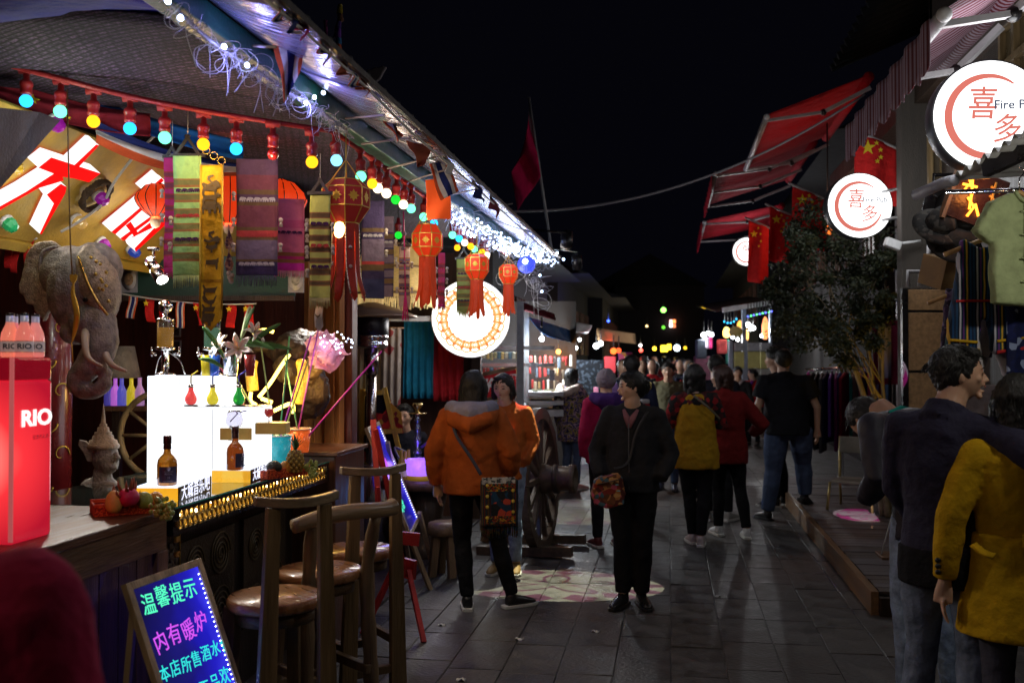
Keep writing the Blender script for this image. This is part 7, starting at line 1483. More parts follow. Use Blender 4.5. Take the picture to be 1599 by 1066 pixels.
def face_parts(t, X, s, smile=False):
 R3 = X.to_3x3()
 for e in (-1, 1):
  q = B(); q.ell(X @ V((e * .145 * s, .392 * s, .005 * s)), (.058 * s, .022 * s, .018 * s if not smile else .008 * s), R=R3 @ Euler((0, 0, e * -.3)).to_matrix(), nu=10, nv=6); q.build('eye', eye_m, t)
  q = B(); q.tube([X @ V((e * .06 * s, .415 * s, .085 * s)), X @ V((e * .14 * s, .405 * s, .105 * s)), X @ V((e * .225 * s, .35 * s, .085 * s))], [.010 * s, .013 * s, .006 * s], 6); q.build('eyebrow', hair_m, t)
 q = B(); q.ell(X @ V((0, .428 * s, -.235 * s)), (.075 * s, .018 * s, .022 * s if not smile else .03 * s), R=R3, nu=10, nv=6); q.build('mouth', lip_m, t)
def hairdo(t, X, s, style, mat, W, vox=.009, seed=0):
 rnd = random.Random(seed); q = B(); R3 = X.to_3x3(); st = B()
 top = X @ V((0, -.045 * s, .10 * s))
 def dome(k=1., z=.09, y=-.055): q.ell(X @ V((0, y * s, z * s)), (.405 * s * k, .455 * s * k, .455 * s * k), R=R3, nu=20, nv=14)
 wd = lambda x, y, z: X @ V((x * s, y * s, z * s))
 dn = -(X.to_3x3().inverted() @ UP) if False else None
 if style == 'short':
  dome(.99, .10, -.065); q.ell(wd(0, .22, .36), (.27 * s, .17 * s, .12 * s), R=R3); q.ell(wd(0, -.30, -.14), (.27 * s, .12 * s, .22 * s), R=R3)
  for e in (-1, 1): q.ell(wd(e * .33, .06, .06), (.06 * s, .09 * s, .15 * s), R=R3)
 elif style == 'crop':
  dome(.955, .11, -.05); q.ell(wd(0, -.28, -.10), (.27 * s, .11 * s, .2 * s), R=R3)
 elif style in ('long', 'longcurl'):
  dome(1.03, .08, -.07); q.ell(wd(0, .20, .35), (.28 * s, .18 * s, .12 * s), R=R3)
  for e in (-1, 1): q.tube([wd(e * .30, .12, .2), wd(e * .37, .05, -.1), wd(e * .36, -.06, -.55), wd(e * .25, -.18, -.9 if style == 'longcurl' else -.62)], [(.13 * s, .10 * s), (.12 * s, .14 * s), (.12 * s, .16 * s), (.05 * s, .06 * s)], 10)
  q.tube([wd(0, -.25, .1), wd(0, -.33, -.2), wd(0, -.36, -.6), wd(0, -.36, -1.05 if style == 'longcurl' else -.75)], [(.34 * s, .2 * s), (.36 * s, .17 * s), (.33 * s, .12 * s), (.22 * s, .06 * s)], 16, side=R3 @ V((1, 0, 0)))
 elif style == 'bob':
  dome(1.02, .10, -.085); q.ell(wd(.10, .20, .38), (.22 * s, .14 * s, .10 * s), R=R3)
  for e in (-1, 1): q.tube([wd(e * .28, .08, .25), wd(e * .38, .0, -.0), wd(e * .39, -.05, -.3), wd(e * .34, -.04, -.48)], [(.12 * s, .10 * s), (.10 * s, .15 * s), (.11 * s, .19 * s), (.09 * s, .15 * s)], 10)
  q.tube([wd(0, -.25, .1), wd(0, -.32, -.15), wd(0, -.28, -.45)], [(.34 * s, .2 * s), (.36 * s, .17 * s), (.32 * s, .14 * s)], 14, side=R3 @ V((1, 0, 0)))
 elif style == 'bun':
  dome(.99, .08, -.06); q.ell(wd(0, .2, .36), (.27 * s, .16 * s, .11 * s), R=R3); q.ell(wd(0, -.46, -.02), (.2 * s, .16 * s, .26 * s), R=R3); q.ell(wd(0, -.30, -.20), (.27 * s, .12 * s, .2 * s), R=R3)
 elif style == 'curly':
  dome(.98, .14, -.04)
  for i in range(46):
   a = rnd.uniform(0, 6.28); e = rnd.uniform(.1, 1.4); d = V((cos(a) * cos(e), sin(a) * cos(e), sin(e))); q.ell(wd(d.x * .42, d.y * .47 - .04, d.z * .5 + .10), rnd.uniform(.06, .10) * s, nu=8, nv=6)
 elif style == 'beanie':
  dome(1.06, .12, -.04)
 if style == 'longcurl':
  for i in range(70):
   a = rnd.uniform(-1, 1); z = rnd.uniform(-1.1, .2); q.ell(wd(a * (.40 - .05 * abs(z)), -.30 - .08 * rnd.random(), z), rnd.uniform(.05, .11) * s, nu=8, nv=6)
 h = q.build('hair' if style != 'beanie' else 'knit_hat', mat, t, remesh=vox, smooth=2, disp=[(.014, .010), (.05, .014)])
 if style not in ('beanie',):                                # loose strands
  st = B(); n = int({'short': 330, 'crop': 160, 'long': 420, 'longcurl': 420, 'bob': 330, 'bun': 240, 'curly': 420}[style] * (1 if vox < .0115 else .4))
  for i in range(n):
   a = rnd.uniform(0, 6.28); e = rnd.uniform(.0, 1.5); d = V((cos(a) * cos(e), sin(a) * cos(e), sin(e))); 
   if d.y > .75 and d.z < .4: continue
   p0 = V((d.x * .41, d.y * .46 - .06, d.z * .46 + .09))
   if style in ('long', 'longcurl', 'bob'):
    ln = rnd.uniform(.3, .7 if style != 'longcurl' else 1.1); k_ = rnd.uniform(-.07, .07); p0 = V((p0.x, min(p0.y, .1), p0.z * .7)); pts = [p0 * 1.0, p0 + V((d.x * .03 + k_ * .3, -.03, -ln * .4)), p0 + V((k_ * 1.2, -.02, -ln * .75)), p0 + V((k_ * .4, -.0, -ln))]
   elif style == 'curly': tn = V((rnd.uniform(-1, 1), rnd.uniform(-1, 1), rnd.uniform(-1, 1))) * .07; pts = [p0, p0 + d * .06 + tn, p0 + d * .10 - tn, p0 + d * .07 - tn * 2]
   else: tn = V((rnd.uniform(-.3, .3), .5 if d.z > .4 else -.3, -.3)).normalized(); pts = [p0 * .99, p0 * 1.0 + tn * .08 + d * .015, p0 + tn * .17 + d * rnd.uniform(-.01, .03)]
   st.tube([wd(*p_) for p_ in pts], [.0085 * s] * (len(pts) - 1) + [.0015 * s], 3, cap=False)
  st.build('hair_strands', mat, t, kind='stuff')
 return h
def person(label, pos, rz, H, pose=None, top=None, bottom=None, shoes=None, hair=('short', None), look=(0, 0), sk=None, face=True, fine=.0085, gvox=.013, hands='LR', hem=.50, sleeve=1., bulk=1., collar=False, hood=None, grp=None, soles=None, smile=False, tilt=0., bot_bulk=1., foot=(8, -8), seed=0, wr=1., skirt=None, cat='person', kneel=False):
 J = dict(DEF); J.update(pose or {}); sk = sk or skin
 t = thing('person', label, cat, pos, rz, grp); W = mw(t); G = {k: V(v) * H for k, v in J.items()}
 g = lambda *k: [W @ G[x] for x in k]
 sd = W.to_3x3() @ V((1, 0, 0)); Hs = H
 # head frame
 Xh = W @ T(*G['hd']) @ Rz(look[0]) @ Rx(look[1]) @ Ry(tilt); s = .131 * H
 # body: one continuous skin
 b = B(); headmesh(b, Xh, s, smile)
 b.tube(g('nkb', 'nkt', 'hd'), [(.040 * H, .038 * H), (.034 * H, .036 * H), (.034 * H, .036 * H)], 12, side=sd)
 b.tube(g('pel', 'wai', 'che', 'nkb'), [(.082 * H, .056 * H), (.074 * H, .05 * H), (.086 * H, .056 * H), (.05 * H, .04 * H)], 16, side=sd)
 b.tube(g('sL', 'nkb', 'sR'), [.026 * H, .034 * H, .026 * H], 10)
 for S_ in 'LR':
  b.tube([W @ G['s' + S_], W @ G['e' + S_], W @ (G['w' + S_] if S_ in hands else G['w' + S_].lerp(G['e' + S_], .25))], [.028 * H, .0225 * H, .0155 * H], 10)
  if S_ in hands: hand(b, W, G['w' + S_], G['e' + S_], H, 1 if S_ == 'R' else -1)
  b.tube(g('h' + S_, 'k' + S_, 'a' + S_), [.045 * H, .030 * H, .020 * H], 10)
 b.build('body', sk, t, remesh=fine, smooth=2)
 if face: face_parts(t, Xh, s, smile)
 # trousers
 if bottom:
  q = B(); bb = bot_bulk
  q.tube(g('wai', 'pel'), [(.084 * H, .064 * H), (.092 * H * (1 + (bb - 1) * .4), .072 * H)], 18, side=sd); q.ell(W @ (G['pel'] - V((0, .008, .012)) * H), (.09 * H * (1 + (bb - 1) * .4), .074 * H, .05 * H), R=W.to_3x3())
  for S_ in 'LR':
   a, k, h_ = G['a' + S_], G['k' + S_], G['h' + S_]; up_ = h_ + V((0, 0, .015 * H)); mid = h_.lerp(k, .5); cal = k.lerp(a, .35) - V((0, .010 * H, 0)); end = a + (k - a).normalized() * .012 * H
   q.tube([W @ x for x in (up_, mid, k, cal, end)], [.056 * H * (1 + (bb - 1) * .6), .050 * H * bb, .037 * H * bb, .037 * H * bb, .029 * H * bb], 14)
  q.build('trousers', bottom, t, remesh=gvox * .9, smooth=2, disp=[(.09, .012 * wr), (.035, .005 * wr)])
 if skirt:
  q = B(); q.tube([W @ (G['wai']), W @ (G['pel']), W @ (G['pel'].lerp((G['kL'] + G['kR']) / 2, skirt[1]))], [(.085 * H, .066 * H), (.10 * H, .08 * H), (.12 * H, .10 * H)], 22, side=sd); q.build('skirt', skirt[0], t, remesh=gvox, smooth=2, disp=[(.1, .02)])
 # top garment
 if top:
  q = B(); k_ = bulk; P0 = G['pel'] + V((0, 0, (hem - .53) * H)); hw_ = .106 * k_
  if hem >= .53: P0 = G['pel'].lerp(G['wai'], (hem - .53) / .085)
  seq = [P0] + ([G['pel']] if hem < .515 else []) + [G['wai'], G['che'], G['nkb'].lerp(G['che'], .22), G['nkb'] + (G['nkb'] - G['che']).normalized() * .012 * H]
  rad = [(.102 * H * k_, .078 * H * k_)] + ([(.100 * H * k_, .078 * H * k_)] if hem < .515 else []) + [(.094 * H * k_, .071 * H * k_), (.102 * H * k_, .073 * H * k_), (.100 * H * k_, .062 * H * k_), (.046 * H, .044 * H)]
  q.tube([W @ x for x in seq], rad, 22, side=sd)
  for S_ in 'LR': q.ell(W @ G['s' + S_], (.041 * H * k_,) * 3)
  q.tube([W @ G['sL'], W @ (G['nkb'].lerp((G['sL'] + G['sR']) / 2, .5)), W @ G['sR']], [.036 * H * k_, .046 * H, .036 * H * k_], 12)
  for S_ in 'LR':
   s0, e0, w0 = G['s' + S_], G['e' + S_], G['w' + S_]
   if sleeve >= .9: q.tube([W @ x for x in (s0, s0.lerp(e0, .5), e0, e0.lerp(w0, .5), w0 - (w0 - e0).normalized() * .005 * H)], [.041 * H * k_, .040 * H * k_, .035 * H * k_, .033 * H * k_, .026 * H * k_], 14)
   else: q.tube([W @ x for x in (s0, s0.lerp(e0, sleeve * .5), s0.lerp(e0, sleeve))], [.042 * H * k_, .042 * H * k_, .041 * H * k_], 14)
  if collar: q.tube([W @ (G['nkb'].lerp(G['nkt'], f)) for f in (-.2, .25, .62)], [(.056 * H, .054 * H), (.050 * H, .050 * H), (.050 * H, .052 * H)], 16, side=sd)
  q.build('jacket' if sleeve >= .9 else 'shirt', top, t, remesh=gvox, smooth=2, disp=[(.10, .013 * wr), (.04, .006 * wr)])
 if hood:
  q = B(); o = G['nkb']; q.tube([W @ (o + V(v_) * H) for v_ in ((-.075, .035, .025), (-.085, -.02, .02), (-.05, -.068, .008), (0, -.082, .0), (.05, -.068, .008), (.085, -.02, .02), (.075, .035, .025))], [.018 * H, .034 * H, .044 * H, .050 * H, .044 * H, .034 * H, .018 * H], 12); q.ell(W @ (o + V((0, -.07, -.03)) * H), (.065 * H, .04 * H, .05 * H)); q.build('hood', hood, t, remesh=gvox, smooth=2, disp=[(.07, .014)])
 # shoes
 if shoes:
  for S_, ft in (('L', foot[1]), ('R', foot[0])):
   a = G['a' + S_]; Fm = W @ T(*a) @ Rz(radians(-ft)); gz = -a.z if not kneel else -.045 * H; h0 = .040 * H
   if a.z > .06 * H: Fm = Fm @ Rx(radians(-28)); gz = -.045 * H
   f_ = lambda x, y, z: Fm @ V((x * H, y * H, gz + z * H))
   q = B(); q.tube([f_(0, -.028, .026), f_(0, .0, .030), f_(0, .055, .024), f_(0, .10, .016), f_(0, .118, .014)], [(.020 * H, .024 * H), (.023 * H, .028 * H), (.026 * H, .020 * H), (.023 * H, .014 * H), (.010 * H, .008 * H)], 12, side=Fm.to_3x3() @ V((1, 0, 0))); q.tube([f_(0, -.004, .03), f_(0, -.006, .06)], [.024 * H, .023 * H], 12)
   sh_ = q.build('shoe', shoes, t, remesh=.009, smooth=1)
   q = B(); ol = [(-.020, -.045), (.020, -.045), (.025, 0), (.029, .05), (.027, .10), (.012, .126), (-.012, .126), (-.027, .10), (-.029, .05), (-.025, 0)]; q.prism([(x * H, y * H) for x, y in ol], .013 * H, 0, Fm @ T(0, 0, gz + .001)); so = q.build('sole', soles or sole_m, t, bev=.003)
   if fine < .0095 and not soles:
    q = B(); [q.tube([f_(-.014, .03 + .014 * k, .042 - .004 * k), f_(.0, .034 + .014 * k, .047 - .0045 * k), f_(.014, .03 + .014 * k, .042 - .004 * k)], .0022 * H, 4) for k in range(4)]; q.build('laces', trim_white, t, kind='stuff')
 if hair[0]: hairdo(t, Xh, s, hair[0], hair[1] or hair_m, W, fine + .001, seed)
 return t, W, G, Xh, s
def stand(px, py, z=0.): v = PZ(px, py, z); v.z = z; return v
def face_dir(a): return a            # rotation about z: 0 looks up the street, pi looks at the camera
POCK = dict(eR=(.150, -.045, .655), wR=(.105, .055, .555), eL=(-.150, -.045, .655), wL=(-.105, .055, .555))
# 1 orange jacket, back to the camera, woven bag
or_m = clothm('orange_jacket', (.36, .085, .018), bump=.7); or2 = clothm('orange_jacket_b', (.38, .10, .02), bump=.7); grh = clothm('grey_hood', (.24, .23, .30))
bj = clothm('black_trousers', (.010, .010, .012)); dj = clothm('denim', (.085, .115, .19)); ldj = clothm('light_denim', (.24, .32, .46), var=.5)
pos = stand(738, 950)
t1, W1, G1, _, _ = person('woman in orange padded jacket with grey hood seen from behind', pos, radians(6), 1.60,
 dict(kL=(-.045, .02, .285), aL=(-.02, -.015, .045), kR=(.105, .03, .285), aR=(.165, .03, .045), eL=(-.165, -.01, .655), wL=(-.155, .03, .515), eR=(.165, -.03, .66), wR=(.155, .06, .56)), or_m, bj, shoe_black, ('long', hair_m), (-.15, -.05), skin_f, False, hem=.485, bulk=1.24, hood=grh, foot=(55, -8), seed=1, collar=True, wr=1.3)
q = B(); o = G1['nkb'] * 1.; q.tube([W1 @ (o + V(v_) * 1.6) for v_ in ((-.10, -.02, .005), (-.075, -.085, -.02), (0, -.115, -.05), (.075, -.085, -.02), (.10, -.02, .005))], [.03, .055, .065, .055, .03], 12); q.build('outer_hood', or_m, t1, remesh=.013, smooth=2, disp=[(.08, .02)])
q = B(); q.tube([W1 @ (G1['nkb'] + V((0, -.20, .02))), W1 @ (G1['nkb'] + V((0, -.21, -.10)))], .004, 5); q.build('hood_seam', M('seam_thread', (.05, .05, .09), .8), t1)
def shoulder_bag(lab, W, H, a, off, w_, h_, mat, strap_to, strap_from, fringe=None, deco=True, ang=0.):
 c = W @ (V(a) * H); t = thing('shoulder_bag', lab, 'bag', c); X = T(*c) @ Rz(ang) @ T(*off)
 q = B(); q.box((-w_ / 2, -.03, -h_), (w_ / 2, .03, 0), 0, X); q.build('pouch', mat, t, remesh=.008, smooth=4, disp=[(.08, .012)])
 q = B(); pts = spl([tuple(x) for x in strap_from], 5); q.tube(pts, [(.011, .003)] * len(pts), 6); q.build('strap', M('dark_strap', (.04, .05, .09), .7), t)
 return t, X
bc = W1 @ (V((.135, -.10, .46)) * 1.6)
bagm = STRIPE('tribal_stripe', ['#1a2238', '#3a2414', '#50401c', '#16202e', '#5a1c14', '#1c2c28'], 26, 'X')
tb_, Xg = shoulder_bag('woven tribal shoulder bag with bright patches and a fringe on the orange jacket', W1, 1.6, (.120, -.115, .555), (0, 0, 0), .245, .30, bagm, None, [W1 @ (V(v_) * 1.6) for v_ in ((-.085, -.05, .83), (-.06, -.105, .74), (.0, -.115, .65), (.045, -.115, .575))], ang=radians(18))
for z, m, hh in ((-.045, PATTERN('patch_border', ['#8a2014', '#a07818', '#1a4a38', '#241414', '#7a3014', '#141414'], 110), .05), (-.255, PATTERN('patch_border', ['#b02818'], 70), .05)): q = B(); q.box((-.09, -.038, z - hh / 2), (.10, -.030, z + hh / 2), 0, Xg); q.build('patch_band', m, tb_)
q = B(); q.box((-.06, -.0385, -.23), (.075, -.031, -.07), 0, Xg); q.build('patch', PATTERN('blue_patch', ['#101820', '#0c3a58', '#101418', '#b0402a', '#0e2c44'], 26), tb_)
q = B(); q.box((-.12, -.034, -.025), (.10, -.029, .02), 0, Xg); q.build('white_edge', PATTERN('white_weave', ['#9a9a98', '#40444c', '#b8b8b4'], 60), tb_)
for k in range(7):
 q = B(); q.ell(Xg @ V((-.085 + .17 * (k % 2), -.040, -.03 - .035 * k)), (.012, .004, .012), nu=8, nv=5); q.build('disc', M('yellow_disc', (.5, .38, .05), .7), tb_)
q = B()
for i in range(40): x = -.12 + .24 * i / 39; q.tube([Xg @ V((x, 0, -.295)), Xg @ V((x + U(-.008, .008), U(-.012, .012), -.295 - U(.05, .09)))], .0035, 4)
q.build('fringe', PATTERN('fringe_mix', ['#203a34', '#4a4420', '#1c2a44', '#5a3018'], 60), tb_)
# 2 orange jacket facing, bob hair
pos = stand(790, 893); t2, W2, G2, X2_, s2 = person('smiling woman with a dark bob in an orange zipped jacket facing the camera', pos, radians(180), 1.56, dict(POCK, eR=(.135, -.04, .655), eL=(-.135, -.04, .655), nkt=(.006, .012, .872), hd=(.012, .018, .932), kL=(-.045, .02, .285), kR=(.045, .02, .285), aL=(-.05, -.01, .045), aR=(.05, 0, .045)), or2, ldj, M('tan_boot', (.25, .15, .04), .6), ('bob', hair_m), (-.16, -.10), skin_f, True, fine=.0065, hem=.47, bulk=1.0, collar=True, foot=(8, -8), seed=2, hands='', wr=1.2)
q = B(); q.tube([W2 @ (V((0, .083 + .004 * k, .82 - .068 * k)) * 1.56) for k in range(5)], .004, 5); q.build('zip', M('zip_dark', (.1, .04, .02), .5), t2)
q = B(); q.box((-.016, 0, -.014), (.016, .006, .014), 0, W2 @ T(-.06, .135, 1.14)); q.build('badge', E('badge_glow', (1, .12, .02), 4), t2)
# 3 woman in black with floral bag, looking left
pos = (stand(982, 940) + stand(995, 948)) / 2; pos.z = 0; blk = clothm('black_jacket', (.020, .020, .022)); blk2 = clothm('black_slacks', (.010, .010, .011))
t3, W3, G3, X3_, s3_ = person('woman in a black jacket and slacks with hair clip looking left, hands in pockets', pos, radians(172), 1.60, dict(eR=(.160, -.01, .645), wR=(.125, .07, .545), eL=(-.160, -.03, .645), wL=(-.125, .06, .545), kL=(-.045, .02, .285), kR=(.042, .02, .285), aL=(-.036, -.005, .045), aR=(.040, .02, .045)), blk, blk2, M('black_leather', (.012, .012, .012), .25), ('bun', hair_m), (-1.05, -.02), skin_f, True, fine=.0065, hem=.485, bulk=1.13, collar=True, soles=shoe_black, foot=(12, -25), seed=3, hands='', bot_bulk=1.12, wr=1.2)
q = B(); q.tube([W3 @ (V(v_) * 1.6) for v_ in ((-.03, .045, .835), (-.012, .066, .80), (0, .079, .76))], [(.010, .004), (.022, .004), (.012, .004)], 6, side=(1, 0, 0)); q.tube([W3 @ (V(v_) * 1.6) for v_ in ((.03, .045, .835), (.012, .066, .80), (0, .079, .76))], [(.010, .004), (.022, .004), (.012, .004)], 6, side=(1, 0, 0)); q.build('shirt_collar', clothm('mauve_shirt', (.22, .09, .10)), t3)
q = B(); q.tube([X3_ @ V((0, -.52 * s3_, .14 * s3_)), X3_ @ V((.0, -.60 * s3_, .06 * s3_)), X3_ @ V((0, -.60 * s3_, -.04 * s3_)), X3_ @ V((0, -.52 * s3_, -.14 * s3_))], [.012, .02, .02, .012], 8); q.build('hair_clip', M('gold_clip', (.55, .42, .15), .3, .6, var=.6, vs=120), t3)
q = B(); q.tube([W3 @ (V((0, .085 + (.01 if k < 3 else 0), .78 - .07 * k)) * 1.6) for k in range(5)], .0035, 5); q.build('zip', M('zip_grey', (.08, .08, .08), .4), t3)
flo = PATTERN('paisley_print', ['#6a3a20', '#a06a38', '#7a2418', '#b04860', '#3a5a68', '#5a3418', '#c09058', '#4a1c14'], 34)
c = P(950, 750, 6.62); th = thing('handbag', 'paisley printed handbag hanging from the shoulder of the woman in black', 'bag', c - UP * .18); q = B(); Xb_ = face_cam(c); q.prism([(-.095, .03), (-.06, .055), (.06, .075), (.085, .06), (.11, -.05), (.10, -.12), (.02, -.15), (-.09, -.13), (-.115, -.06)], .09, 0, Xb_ @ T(0, -.03, -.05)); q.build('pouch', flo, th, remesh=.008, smooth=4, disp=[(.06, .02)])
q = B(); pts = spl([tuple(x) for x in (W3 @ (V((-.075, .055, .83)) * 1.6), W3 @ (V((-.03, .088, .74)) * 1.6), W3 @ (V((.0, .098, .62)) * 1.6), c + UP * .08 + RT * .04)], 5); q.tube(pts, [(.010, .003)] * len(pts), 6); q.build('strap', M('black_strap', (.02, .018, .018), .5), th)
q = B(); q.tube([Xb_ @ V((-.08, -.02, .052)), Xb_ @ V((0, 0, .062)), Xb_ @ V((.07, .015, .055))], [(.012, .004)] * 3, 6); q.build('band', M('brown_band', (.06, .03, .015), .6), th); q = B(); [q.ell(Xb_ @ V((x, y, .06)), (.014, .014, .004), nu=8, nv=4) for x, y in ((.05, -.02), (.06, -.06))]; q.build('flower_print', M('teal_flower', (.12, .35, .42), .7), th, kind='stuff')
# 4 mustard waistcoat, back
mus = clothm('mustard_vest', (.36, .20, .012), bump=.6); bkr = PATTERN('red_black_knit', ['#0c0808', '#5a0a0c', '#100808', '#8a1014', '#0c0808', '#400808'], 26)
pos = stand(1086, 850); t4, W4, G4, _, _ = person('long curly haired woman in a mustard cape vest with red patterned sleeves, from behind', pos, radians(8), 1.63, dict(eR=(.150, .01, .66), wR=(.10, .10, .68), eL=(-.150, .01, .66), wL=(-.10, .10, .68), kL=(-.03, .03, .285), kR=(.045, -.02, .285), aL=(-.01, .03, .045), aR=(.02, -.05, .05)), bkr, bj, M('pale_pink_sneaker', (.5, .42, .40), .6), ('longcurl', hair_m), (.1, .05), skin_f, False, hem=.55, bulk=1.05, seed=4, hands='', foot=(12, -4))
q = B(); q.tube([W4 @ (V((0, y, z)) * 1.63) for y, z in ((-.02, .425), (-.02, .5), (-.012, .6), (-.01, .72), (-.012, .80), (-.01, .835))], [(.135 * 1.63, .098 * 1.63), (.128 * 1.63, .096 * 1.63), (.115 * 1.63, .09 * 1.63), (.108 * 1.63, .083 * 1.63), (.092 * 1.63, .06 * 1.63), (.05 * 1.63, .045 * 1.63)], 24, side=W4.to_3x3() @ V((1, 0, 0))); q.build('cape_vest', mus, t4, remesh=.013, smooth=2, disp=[(.12, .03), (.05, .008)])
q = B(); pts = spl([tuple(W4 @ (V(v_) * 1.63)) for v_ in ((-.02, -.07, .83), (.05, -.105, .77), (.125, -.07, .70))], 5); q.tube(pts, [(.010, .003)] * len(pts), 6); q.build('strap', M('grey_strap', (.12, .1, .06), .6), t4)
# 5 dark red coat, head turned left
pos = stand(1150, 838); rc = clothm('dark_red_coat', (.16, .012, .012)); t5, W5, G5, X5, s5 = person('brown haired woman in a dark red coat and white sneakers walking away', pos, radians(14), 1.62, dict(eR=(.150, -.04, .65), wR=(.11, .05, .60), eL=(-.150, -.02, .66), wL=(-.09, .08, .62), pel=(-.05, 0, .53), wai=(-.06, .005, .615), che=(-.07, -.005, .72), nkb=(-.08, -.01, .825), nkt=(-.08, .015, .872), hd=(-.082, .02, .932), sR=(.02, -.008, .80), sL=(-.175, -.008, .80), hR=(.0, 0, .515), hL=(-.10, 0, .515), kR=(.02, -.0, .285), kL=(-.09, .06, .285), aR=(.045, -.05, .05), aL=(-.09, .06, .045)), rc, bj, M('white_sneaker', (.6, .6, .6), .5), ('longcurl', hair_b), (.9, 0), skin_f, True, hem=.43, bulk=1.18, seed=5, hands='', foot=(10, -4), collar=True)
# 6 man beyond them, mostly hidden
pos = stand(1120, 812); person('tall man in dark clothes and gum soled sneakers walking beside the red coat', pos, radians(8), 1.72, dict(kR=(.05, .0, .285), aR=(.06, -.03, .045)), clothm('dark_navy_coat', (.016, .016, .024)), bj, M('grey_sneaker', (.30, .29, .27), .6), ('short', hair_m), (-.1, 0), skin, False, fine=.011, seed=6, foot=(40, 20), hands='', bulk=1.1)
# 7 camouflage floral coat with fur hood
cam_p = PATTERN('camo_floral', ['#1c1a4a', '#8a7a30', '#b090a0', '#2a2450', '#6a5a70', '#a08a40', '#1a1840'], 13, kind='n'); furm = M('cream_fur', (.55, .44, .38), .95, bump=1, bs=120, var=.3, vs=40)
pos = stand(892, 764); t7, W7, G7, X7, s7 = person('long haired woman in a patterned coat with pale fur hood, hand raised', pos, radians(-30), 1.56, dict(eR=(.15, .03, .66), wR=(.12, .15, .74), kL=(-.05, .02, .285), aL=(-.06, .02, .045)), cam_p, dj, M('pink_sneaker', (.6, .36, .34), .6), ('long', hair_m), (-.35, 0), skin_f, True, fine=.0105, hem=.40, bulk=1.22, seed=7, foot=(20, 10), hands='R')
q = B(); q.tube([W7 @ (G7['nkb'] + V(v_) * 1.56) for v_ in ((-.06, .04, .02), (-.085, -.02, .012), (-.05, -.085, -.015), (0, -.10, -.03), (.05, -.085, -.015), (.085, -.02, .012), (.06, .04, .02))], .055, 12); q.build('fur_hood', furm, t7, remesh=.013, disp=[(.03, .03), (.012, .015)])
q = B(); hp_ = W7 @ (G7['wR'] + V((0, .06, .09))); q.box((-.035, -.005, -.07), (.035, .005, .07), 0, T(*hp_) @ Rz(-.5)); q.v = q.v; single(q, 'phone', M('pink_phone', (.55, .2, .3), .3, em=.08), 'pink cased phone held up by the woman in the patterned coat', 'phone')
# 8 magenta coat, grey knit hat, behind the woman in black
pos = stand(948, 853); person('person in magenta quilted coat and grey knit hat behind the woman in black', pos, radians(20), 1.58, dict(kR=(.05, .03, .285)), clothm('magenta_coat', (.26, .008, .05), bump=.8), bj, M('maroon_shoe', (.12, .02, .02), .5), ('beanie', clothm('grey_knit', (.25, .22, .25), bump=1., bs=60)), (0, 0), skin, False, fine=.011, bulk=1.2, hem=.47, hood=clothm('purple_hood', (.05, .02, .12)), seed=8, hands='')
# 9 tan jacket man facing
pos = stand(1044, 764); person('man in a khaki jacket walking towards the camera behind the mustard vest', pos, radians(176), 1.64, dict(kL=(-.05, .04, .285), aL=(-.05, .05, .045)), clothm('khaki_jacket', (.13, .115, .065)), clothm('slate_jeans', (.05, .07, .12)), M('dark_loafers', (.03, .035, .06), .35), ('short', hair_m), (0, 0), skin, True, fine=.0095, collar=True, bulk=1.1, seed=9, soles=shoe_black)
# 10 striped jacket boy
navy = clothm('navy_panel', (.018, .022, .05)); pos = stand(987, 812); t10, W10, G10, _, _ = person('crop haired young man in navy, white and red block jacket from behind', pos, radians(14), 1.72, None, navy, bj, shoe_black, ('crop', hair_m), (.25, 0), skin_f, True, fine=.0095, bulk=1.14, seed=10, hands='')
for z0, z1, m, nm in ((.705, .735, clothm('white_panel', (.52, .50, .50)), 'white_panel'), (.50, .705, clothm('red_panel', (.30, .02, .025)), 'red_panel')):
 q = B(); q.tube([W10 @ (V((0, -.002, z)) * 1.72) for z in (z0, (z0 + z1) / 2, z1)], [(.122 * 1.72, .092 * 1.72)] * 3, 24, side=W10.to_3x3() @ V((1, 0, 0))); q.build(nm, m, t10, remesh=.012, smooth=2, disp=[(.1, .012)])
# 11 big man in black polo, one foot on the deck
pos = stand(1225, 812); blp = clothm('black_polo', (.011, .011, .014))
t11, W11, G11, _, _ = person('heavy man in a black polo shirt and blue jeans with one foot on the deck', pos, radians(4), 1.78, dict(pel=(.02, 0, .53), wai=(.02, .0, .615), che=(.015, -.005, .72), kL=(-.06, .02, .285), aL=(-.10, .0, .045), hL=(-.045, 0, .515), hR=(.095, 0, .515), kR=(.125, .10, .33), aR=(.14, .10, .13), sR=(.125, -.008, .80), sL=(-.105, -.008, .80), eR=(.185, -.025, .66), wR=(.195, .02, .535), eL=(-.155, -.01, .655), wL=(-.12, .05, .53)), blp, clothm('jeans_blue', (.05, .07, .125)), shoe_black, ('crop', hair_m), (.1, 0), skin, False, sleeve=.62, hem=.50, bulk=1.30, bot_bulk=1.34, seed=11, foot=(45, -25), collar=True, soles=shoe_black, kneel=True)
# 12 curly haired man beyond
pos = stand(1215, 790); person('curly haired young man in dark clothes looking left beyond the heavy man', pos, radians(60), 1.80, None, clothm('charcoal_coat', (.014, .014, .018)), bj, shoe_black, ('curly', hair_m), (.25, 0), skin, True, fine=.0095, seed=12, hands='', bulk=1.05)
